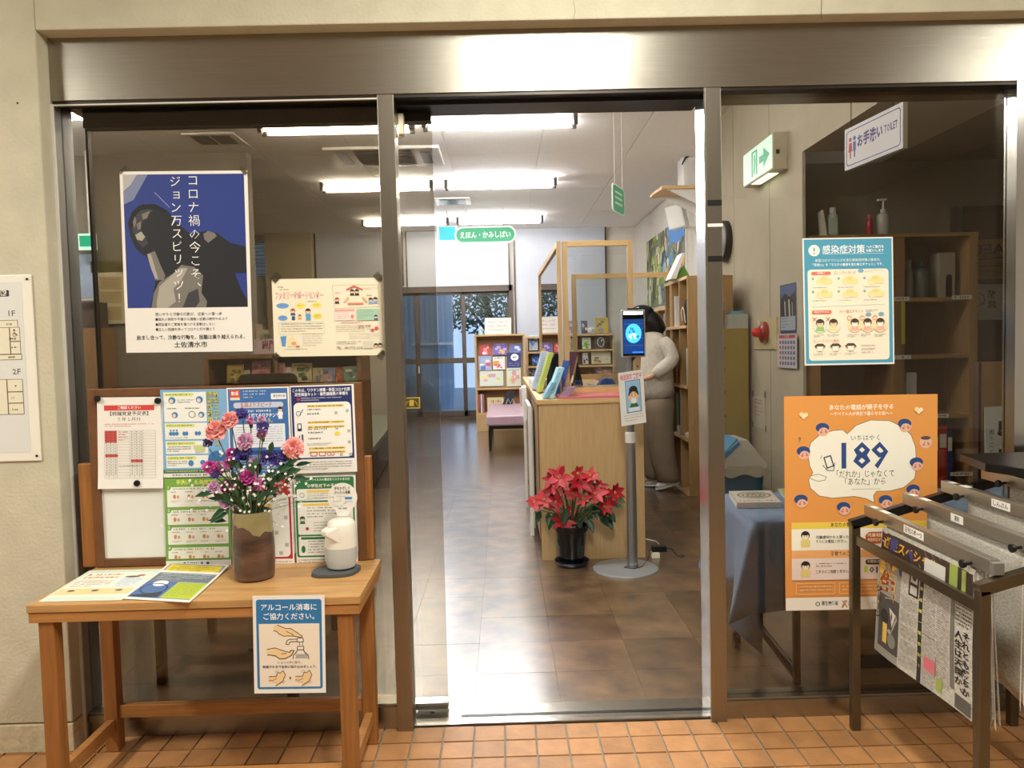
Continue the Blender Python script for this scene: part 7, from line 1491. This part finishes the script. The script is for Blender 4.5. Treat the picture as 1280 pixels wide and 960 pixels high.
# ================================================================== THE PERSON
def person():
    y = 3.95; xb = at(822, 500, y).x; t = thing('person', 'person seen from behind in a cream knit sweater, khaki wide trousers and white shoes', 'person', (xb, y, 0))
    def Z(py): return at(822, py, y).z
    def Xp(px, py): return at(px, py, y).x
    # continuous body, skinned over a skeleton
    hip = Vector((xb+.02, y, Z(505)+.02)); ch = Vector((Xp(816, 440), y-.0, Z(440))); nk = Vector((Xp(810, 418), y, Z(414))); hdp = Vector((Xp(803, 403), y-.02, Z(404)))
    V = [hip, hip.lerp(ch, .5), ch, nk, hdp, hdp+Vector((-.02, -.01, .07))]; E_ = [(0, 1), (1, 2), (2, 3), (3, 4), (4, 5)]; Rr = [(.09, .08), (.08, .08), (.09, .08), (.045, .045), (.065, .07), (.05, .06)]
    def chain(start, pts, rs):
        prev = start
        for p, r in zip(pts, rs): V.append(Vector(p)); Rr.append((r, r)); E_.append((prev, len(V)-1)); prev = len(V)-1
        return prev
    hands = []
    for s_ in (-1, 1):
        sh = Vector((Xp(820, 423), y+s_*.13, Z(424))); el = Vector((Xp(835.5, 448), y+s_*.2, Z(448))); wr_ = Vector((Xp(808, 470), y+s_*.15-.04, Z(470))); e = chain(2, [sh, el, wr_, wr_+Vector((-.05, -.01, -.015))], [.03, .03, .022, .026]); hands.append((e, wr_+Vector((-.05, -.01, -.015)), s_))
    for e, h, s_ in hands:
        for q in range(4): chain(e, [h+Vector((-.03, s_*(.018-.012*q), .0)), h+Vector((-.055+.006*abs(q-1.5), s_*(.02-.013*q), -.012)), h+Vector((-.072+.008*abs(q-1.5), s_*(.02-.013*q), -.03))], [.0085, .008, .007])
        chain(e, [h+Vector((-.012, -s_*.028, .0)), h+Vector((-.035, -s_*.036, -.015))], [.0095, .008])
    for s_, fx in ((-1, Xp(836, 604)), (1, Xp(822, 604))):
        chain(0, [hip+Vector((.0, s_*.09, -.04)), Vector(((hip.x+fx)/2-.01, y+s_*.1, Z(555))), Vector((fx, y+s_*.09, .09)), Vector((fx-.1, y+s_*.095, .045))], [.06, .05, .036, .03])
    me = bpy.data.meshes.new('body'); me.from_pydata([tuple(v) for v in V], E_, []); o = bpy.data.objects.new('body', me); COL.objects.link(o); adopt(o, t)
    sk = o.modifiers.new('skin', 'SKIN'); 
    for i, r in enumerate(Rr): me.skin_vertices[0].data[i].radius = r
    me.skin_vertices[0].data[0].use_root = True; sb = o.modifiers.new('sub', 'SUBSURF'); sb.levels = 1; sb.render_levels = 2; me.materials.append(skin)
    # face, looking down to the left
    f = MB(); hc = hdp+Vector((-.02, -.01, .035)); f.loft([(hc+Vector((-.02, 0, -.095)), .035, .035), (hc+Vector((-.01, 0, -.06)), .06, .055), (hc, .082, .07), (hc+Vector((.0, 0, .06)), .085, .072), (hc+Vector((0, 0, .1)), .05, .045)], skin, 18)
    f.tube([hc+Vector((-.08, 0, .02)), hc+Vector((-.1, 0, -.015)), hc+Vector((-.078, 0, -.025))], [.006, .012, .006], skin, 8)
    for s_ in (-1, 1): f.lathe([(0, -.006), (.011, 0), (0, .006)], hc+Vector((-.074, s_*.03, .012)), paper, 10); f.lathe([(0, -.004), (.005, 0), (0, .004)], hc+Vector((-.082, s_*.03, .012)), black, 8)
    f.box(hc+Vector((-.07, -.02, -.056)), hc+Vector((-.064, .02, -.048)), mat('lips', '#a8505a', .5, noise=9)); f.build('head', t)
    # hair: bob that spreads to the shoulder
    h = MB(); h.loft([(Vector((Xp(817, 413), y, Z(417))), .075, .1), (Vector((Xp(816, 410), y, Z(411))), .11, .12), (Vector((Xp(812, 402), y, Z(402))), .12, .118), (Vector((Xp(807, 394), y, Z(394))), .115, .11), (Vector((Xp(803, 388), y, Z(387.5))), .085, .085), (Vector((Xp(801, 385), y, Z(383.5))), .035, .04)], hairm, 24)
    h.loft([(hc+Vector((.012, 0, z_)), a_, b_) for z_, a_, b_ in ((-.06, .05, .08), (-.03, .075, .09), (.03, .1, .088), (.075, .098, .082), (.105, .07, .06), (.118, .03, .03))], hairm, 20)
    h.build('hair', t)
    # sweater
    s = MB(); A = (Vector((1, 0, 0)), Vector((0, 1, 0)))
    def sec(l, r_, py, ry, tilt=0): xl_, xr2 = Xp(l, py), Xp(r_, py); return (Vector(((xl_+xr2)/2, y, Z(py))), (xr2-xl_)/2, ry)
    s.loft([sec(795, 844, 501, .17), sec(797, 842.5, 485, .175), sec(800, 841, 468, .175), sec(802, 839, 450, .18), sec(802, 837, 436, .19), sec(803, 833, 424, .185), sec(804, 827, 416.5, .13), sec(806, 820, 412, .07)], knit, 28); s.build('sweater', t, subsurf=1)
    for s_ in (-1, 1):
        sh = Vector((Xp(820, 423), y+s_*.13, Z(424))); el = Vector((Xp(835.5, 448), y+s_*.2, Z(448))); wr_ = Vector((Xp(811, 468), y+s_*.15-.04, Z(469)))
        MB().tube([sh, sh.lerp(el, .5)+Vector((.02, 0, .0)), el, el.lerp(wr_, .3)+Vector((-.0, 0, -.012)), el.lerp(wr_, .7), wr_], [.075, .072, .066, .062, .055, .045], knit, 16).build('sleeve', t, subsurf=1)
    # wide trousers
    for s_, l, r_ in ((-1, (802, 841, 804, 837, 811, 842, 819, 848), 600), (1, (800, 836, 802, 828, 806, 832, 808, 834), 600)):
        def sc2(a, b, py, ry): return (Vector(((Xp(a, py)+Xp(b, py))/2, y+s_*.085, Z(py))), (Xp(b, py)-Xp(a, py))/2, ry)
        MB().loft([sc2(l[0], l[1], 494, .1), sc2(l[0], l[1], 510, .11), sc2(l[2], l[3]+2, 535, .105), sc2(l[4]-1, l[5]-1, 570, .1), sc2(l[6], l[7], r_-3, .095), sc2(l[6]+1, l[7]-1, r_, .09)], trouser, 22).build('trouser_leg', t, subsurf=1)
    # shoes: toes to the left
    for s_, x0, x1, yy in ((-1, 820, 848.5, y-.09), (1, 806, 830, y+.1)):
        a = at(x0, 612, yy).x; b = at(x1, 606, yy).x; mb = MB(); L = b-a
        tilt = .045 if s_ < 0 else 0
        mb.loft([(Vector((a+L*u, yy, .012+tilt*u+h_/2)), .0, 0) for u, h_ in ()] or [(Vector((a+L*u, yy, zz+tilt*u)), hw, hh, (0, 1, 0), (0, 0, 1)) for u, zz, hw, hh in ((0, .03, .01, .012), (.08, .032, .034, .026), (.3, .036, .046, .032), (.55, .044, .042, .04), (.8, .05, .038, .046), (.97, .046, .03, .04), (1, .046, .014, .02))], shoe, 18)
        ob = mb.build('shoe', t); so = MB().loft([(Vector((a+L*u, yy, .012+tilt*u)), hw, .011, (0, 1, 0), (0, 0, 1)) for u, hw in ((-.01, .012), (.08, .038), (.35, .05), (.6, .045), (.9, .04), (1.01, .02))], paper, 12).build('sole', ob)
person()

# ================================================================== LEFT SIDE OF THE LIBRARY
def left_side():
    # shelf with books behind the notice board
    Y = 2.5; x0, x1 = at(255, 460, Y).x, at(452, 460, Y).x; zt = at(400, 443, Y).z; t = thing('magazine_shelf', 'brown wooden magazine shelf behind the notice board', 'shelf', ((x0+x1)/2, Y+.15, 0))
    MB().box((x1-.03, Y, 0), (x1, Y+.32, zt), oakd).box((x0, Y, 0), (x0+.03, Y+.32, zt), oakd).build('side_panel', t); MB().box((x0, Y-.01, zt-.015), (x1, Y+.32, zt+.01), oakd).build('top_board', t); MB().box((x0, Y+.3, 0), (x1, Y+.32, zt), shback).build('back_panel', t)
    xm = at(345, 460, Y).x; MB().box((xm-.012, Y+.0, 0), (xm+.012, Y+.3, zt-.015), oakd).build('upright', t)
    zb = at(400, 479, Y).z; 
    for z in (zb, zb-.4, .12): MB().box((x0+.03, Y, z-.02), (x1-.03, Y+.3, z), oakd).build('shelf_board', t)
    L = [((284, 304, 456, 478), '#b9a34a', ['#6a5a2a', '#dfd08a'], 'yellow magazine at the left of the brown shelf'), ((293, 312, 463, 479), '#d8d0be', ['#8a8070'], 'white pamphlet at the left of the brown shelf'), ((315, 338, 451, 470), '#c98a94', ['#e8c0c4', '#a05a6a'], 'pink magazine on the brown shelf above the grey rounded sign'), ((345, 356, 454, 478), '#d9a8a8', ['#b06a72'], 'narrow pale pink pamphlet right of the shelf divider'), ((353, 364, 459, 478), '#dccfc4', ['#c09a94'], 'narrow cream pamphlet right of the shelf divider'),
         ((365, 390, 454, 478), '#d6cba2', ['#3a6a3a', '#2a2a2a', '#8a8a60'], 'cream booklet with dark lettering and a green edge on the brown shelf'), ((391, 404, 460, 478), '#cdb88a', ['#6a8aa0'], 'tan pamphlet on the brown shelf'), ((399, 419, 460, 478), '#8aa0c0', ['#e0e0e8', '#3a3a7a', '#d8a0a0'], 'blue and white magazine on the brown shelf'), ((415, 431, 458, 478), '#b4604a', ['#d88a5a', '#8aa05a'], 'red and green magazine on the brown shelf'), ((430, 448, 458, 478), '#7a9a8a', ['#e8e8dc', '#4a6a5a'], 'grey green magazine at the right end of the brown shelf')]
    for k, (r, base, pal, lb) in enumerate(L): facing_book(*r, Y+.03+.012*(k % 3), base, pal, lb, 80+k, lean=.02, name='magazine')
    s = Sheet(120, 36, ink('#e6d4dc')); s.text('出産', 30, 4, 26, '#8a2f7a', .05, fit=44); a, b, c = quad_at((317, 424), (360, 423), (317.5, 439.5), Y-.015); c.z = zt+.012
    tag(s.build('shelf_sign', a, b, c, thick=.004), 'pale pink sign with purple characters on top of the brown shelf', 'sign')
    for k, (px, col, lb) in enumerate(((314, '#a8a08c', 'grey book standing behind the pink sign'), (321, '#c0b8a0', 'beige book standing behind the pink sign'), (331, '#8a8474', 'dark grey box standing behind the pink sign'))):
        p = at(px, 420, Y+.1); tag(MB().box((p.x, Y+.08, zt+.011), (p.x+.03, Y+.25, zt+.011+(.2, .16, .13)[k]), mat('lb_'+col.strip('#'), col, .7, noise=9)).build('book'), lb, 'book')
    # grey rounded sign seen from behind
    Y2 = .75; a, b = at(297, 468, Y2), at(371, 466, Y2); t = thing('floor_sign', 'dark grey rounded sign board seen from behind above the notice board', 'sign', ((a.x+b.x)/2, Y2, 0)); x0, x1 = a.x, b.x; z1 = b.z; r = .03; pts = []
    for cx, cz, t0 in ((x1-r, z1-r, 0), (x0+r, z1-r, 90)):
        for k in range(7): q = R(t0+k*15); pts.append((cx+r*math.cos(q), Y2, cz+r*math.sin(q)))
    pts += [(x0, Y2, .5), (x1, Y2, .5)]; MB().prism(pts, (0, .01, 0), mat('grey_board', '#5b584f', .6, noise=9, var=.05)).build('board', t); MB().box(((x0+x1)/2-.02, Y2, 0), ((x0+x1)/2+.02, Y2+.02, .5), blackm).box((x0+.03, Y2-.1, 0), (x1-.03, Y2+.12, .015), blackm).build('post', t)
    s = Sheet(100, 20, mat('grey_board')); s.text('新年特別号の雑誌', 50, 2, 15, '#2a2620', .03, fit=76, align='C', mirror=True)
    s.build('lettering', (x0+.02, Y2-.0015, z1-.018), (x1-.02, Y2-.0015, z1-.018), (x0+.02, Y2-.0015, z1-.06), t, thick=.0003)
    # olive notice board with papers on the partition and rack under it
    Yn_ = Yp-.03; a, b = at(100, 327, Yn_), at(215, 403, Yn_); t = thing('pin_board', 'olive topped pin board with cream papers on the grey partition', 'notice board', ((a.x+b.x)/2, Yn_, (a.z+b.z)/2))
    MB().box((a.x+.1, Yn_, at(120, 341, Yn_).z), (b.x, Yn_+.028, a.z), mat('olive_cloth', '#5f5a35', .8, noise=9)).build('top_band', t); MB().box((at(122, 341, Yn_).x, Yn_, b.z), (b.x, Yn_+.028, at(120, 341, Yn_).z), creampaper).build('panel', t)
    for k, (x0, y0, x1, y1) in enumerate(((124, 346, 152, 362), (124, 364, 152, 379), (128, 383, 152, 400))):
        s = Sheet(100, 60, ink('#cdb98a')); s.greek(8, 8, 92, 52, 4, '#7a6a45', .5); q = quad_at((x0, y0), (x1, y0), (x0, y1), Yn_-.002); s.build('paper_sheet', *q, t)
    # strip beyond the door edge: exit sign and pale window
    Y3 = 4.9; a, b = at(103, 292, Y3), at(119, 312, Y3); t = thing('exit_sign', 'small lit green exit sign at the far left edge behind the glass', 'exit sign', tuple(a)); MB().box((a.x-.05, Y3, b.z), (b.x, Y3+.04, a.z), signwhite).build('case', t); MB().box((a.x-.03, Y3-.003, b.z+.03), (b.x-.01, Y3, a.z-.02), signgreen).build('face', t); MB().tube([((a.x+b.x)/2, Y3+.02, a.z), ((a.x+b.x)/2, Y3+.02, CZ)], .01, white_metal, 6).build('hanger', t)
    a, b = at(100, 318, Yp-.02), at(120, 372, Yp-.02); MB().box((a.x-.3, Yp-.02, b.z), (b.x, Yp-.005, a.z), mat('blue_blind', '#b9cdf0', .6, noise=9)).build('window_4')['kind'] = 'structure'
    a, b = at(101, 375, Yp-.3), at(126, 410, Yp-.3); t = thing('leaflet_rack', 'wire leaflet rack with dark leaflets at the far left behind the glass', 'rack', (a.x, Yp-.3, b.z)); MB().box((a.x-.3, Yp-.35, .0), (b.x, Yp-.04, b.z), oakd).build('case', t); MB().box((a.x-.28, Yp-.3, b.z), (b.x-.03, Yp-.1, a.z-.02), mat('dark_leaflets', '#4a3f3c', .7, noise=30, var=.5)).build('leaflets', t); MB().beam((a.x-.3, Yp-.36, a.z), (b.x, Yp-.36, a.z), .02, .02, white_metal).build('rail', t)
    # grey green counter deeper in, seen between the shelf and the mullion
    Y4 = 4.6; a, b = at(460, 517, 6.2), at(499, 517, 6.2); zt = at(480, 523, Y4).z; t = thing('reading_platform', 'long low grey green topped platform seen beside the left mullion', 'platform', (at(478, 520, 5).x, 5.6, 0)); x0 = at(440, 540, Y4).x; 
    zt = .4; top = [atz(463, 564, zt), atz(499, 518, zt), atz(455, 518, zt)]; top.append(Vector((top[2].x, top[0].y, zt)))
    MB().prism(top, (0, 0, -.05), mat('grey_green_top', '#7d8a7a', .4, noise=9, var=.04)).build('tabletop', t, bevel=.004)
    MB().prism([p+Vector((-.04, .04 if k in (0, 3) else -.04, -.05)) for k, p in enumerate(top)], (0, 0, -.34), blackm).build('base', t)
    # wooden table right behind the glass: its legs show under the console table
    p = atz(201, 855, 0); q = atz(365, 879, 0); t = thing('display_table', 'dark legged display table just behind the left glass', 'table', ((p.x+q.x)/2, p.y+.2, 0)); 
    for (x, y) in ((p.x, p.y), (q.x, q.y-.0), (p.x, p.y+.5), (q.x, p.y+.5)): MB().box((x-.016, y, 0), (x+.016, y+.032, .62), mat('dark_leg_wood', '#5a3a20', .5, noise=9, var=.1)).build('leg', t, bevel=.002)
    MB().box((p.x-.03, q.y-.01, .62), (q.x+.03, p.y+.56, .65), mat('dark_leg_wood')).build('tabletop', t)
left_side()
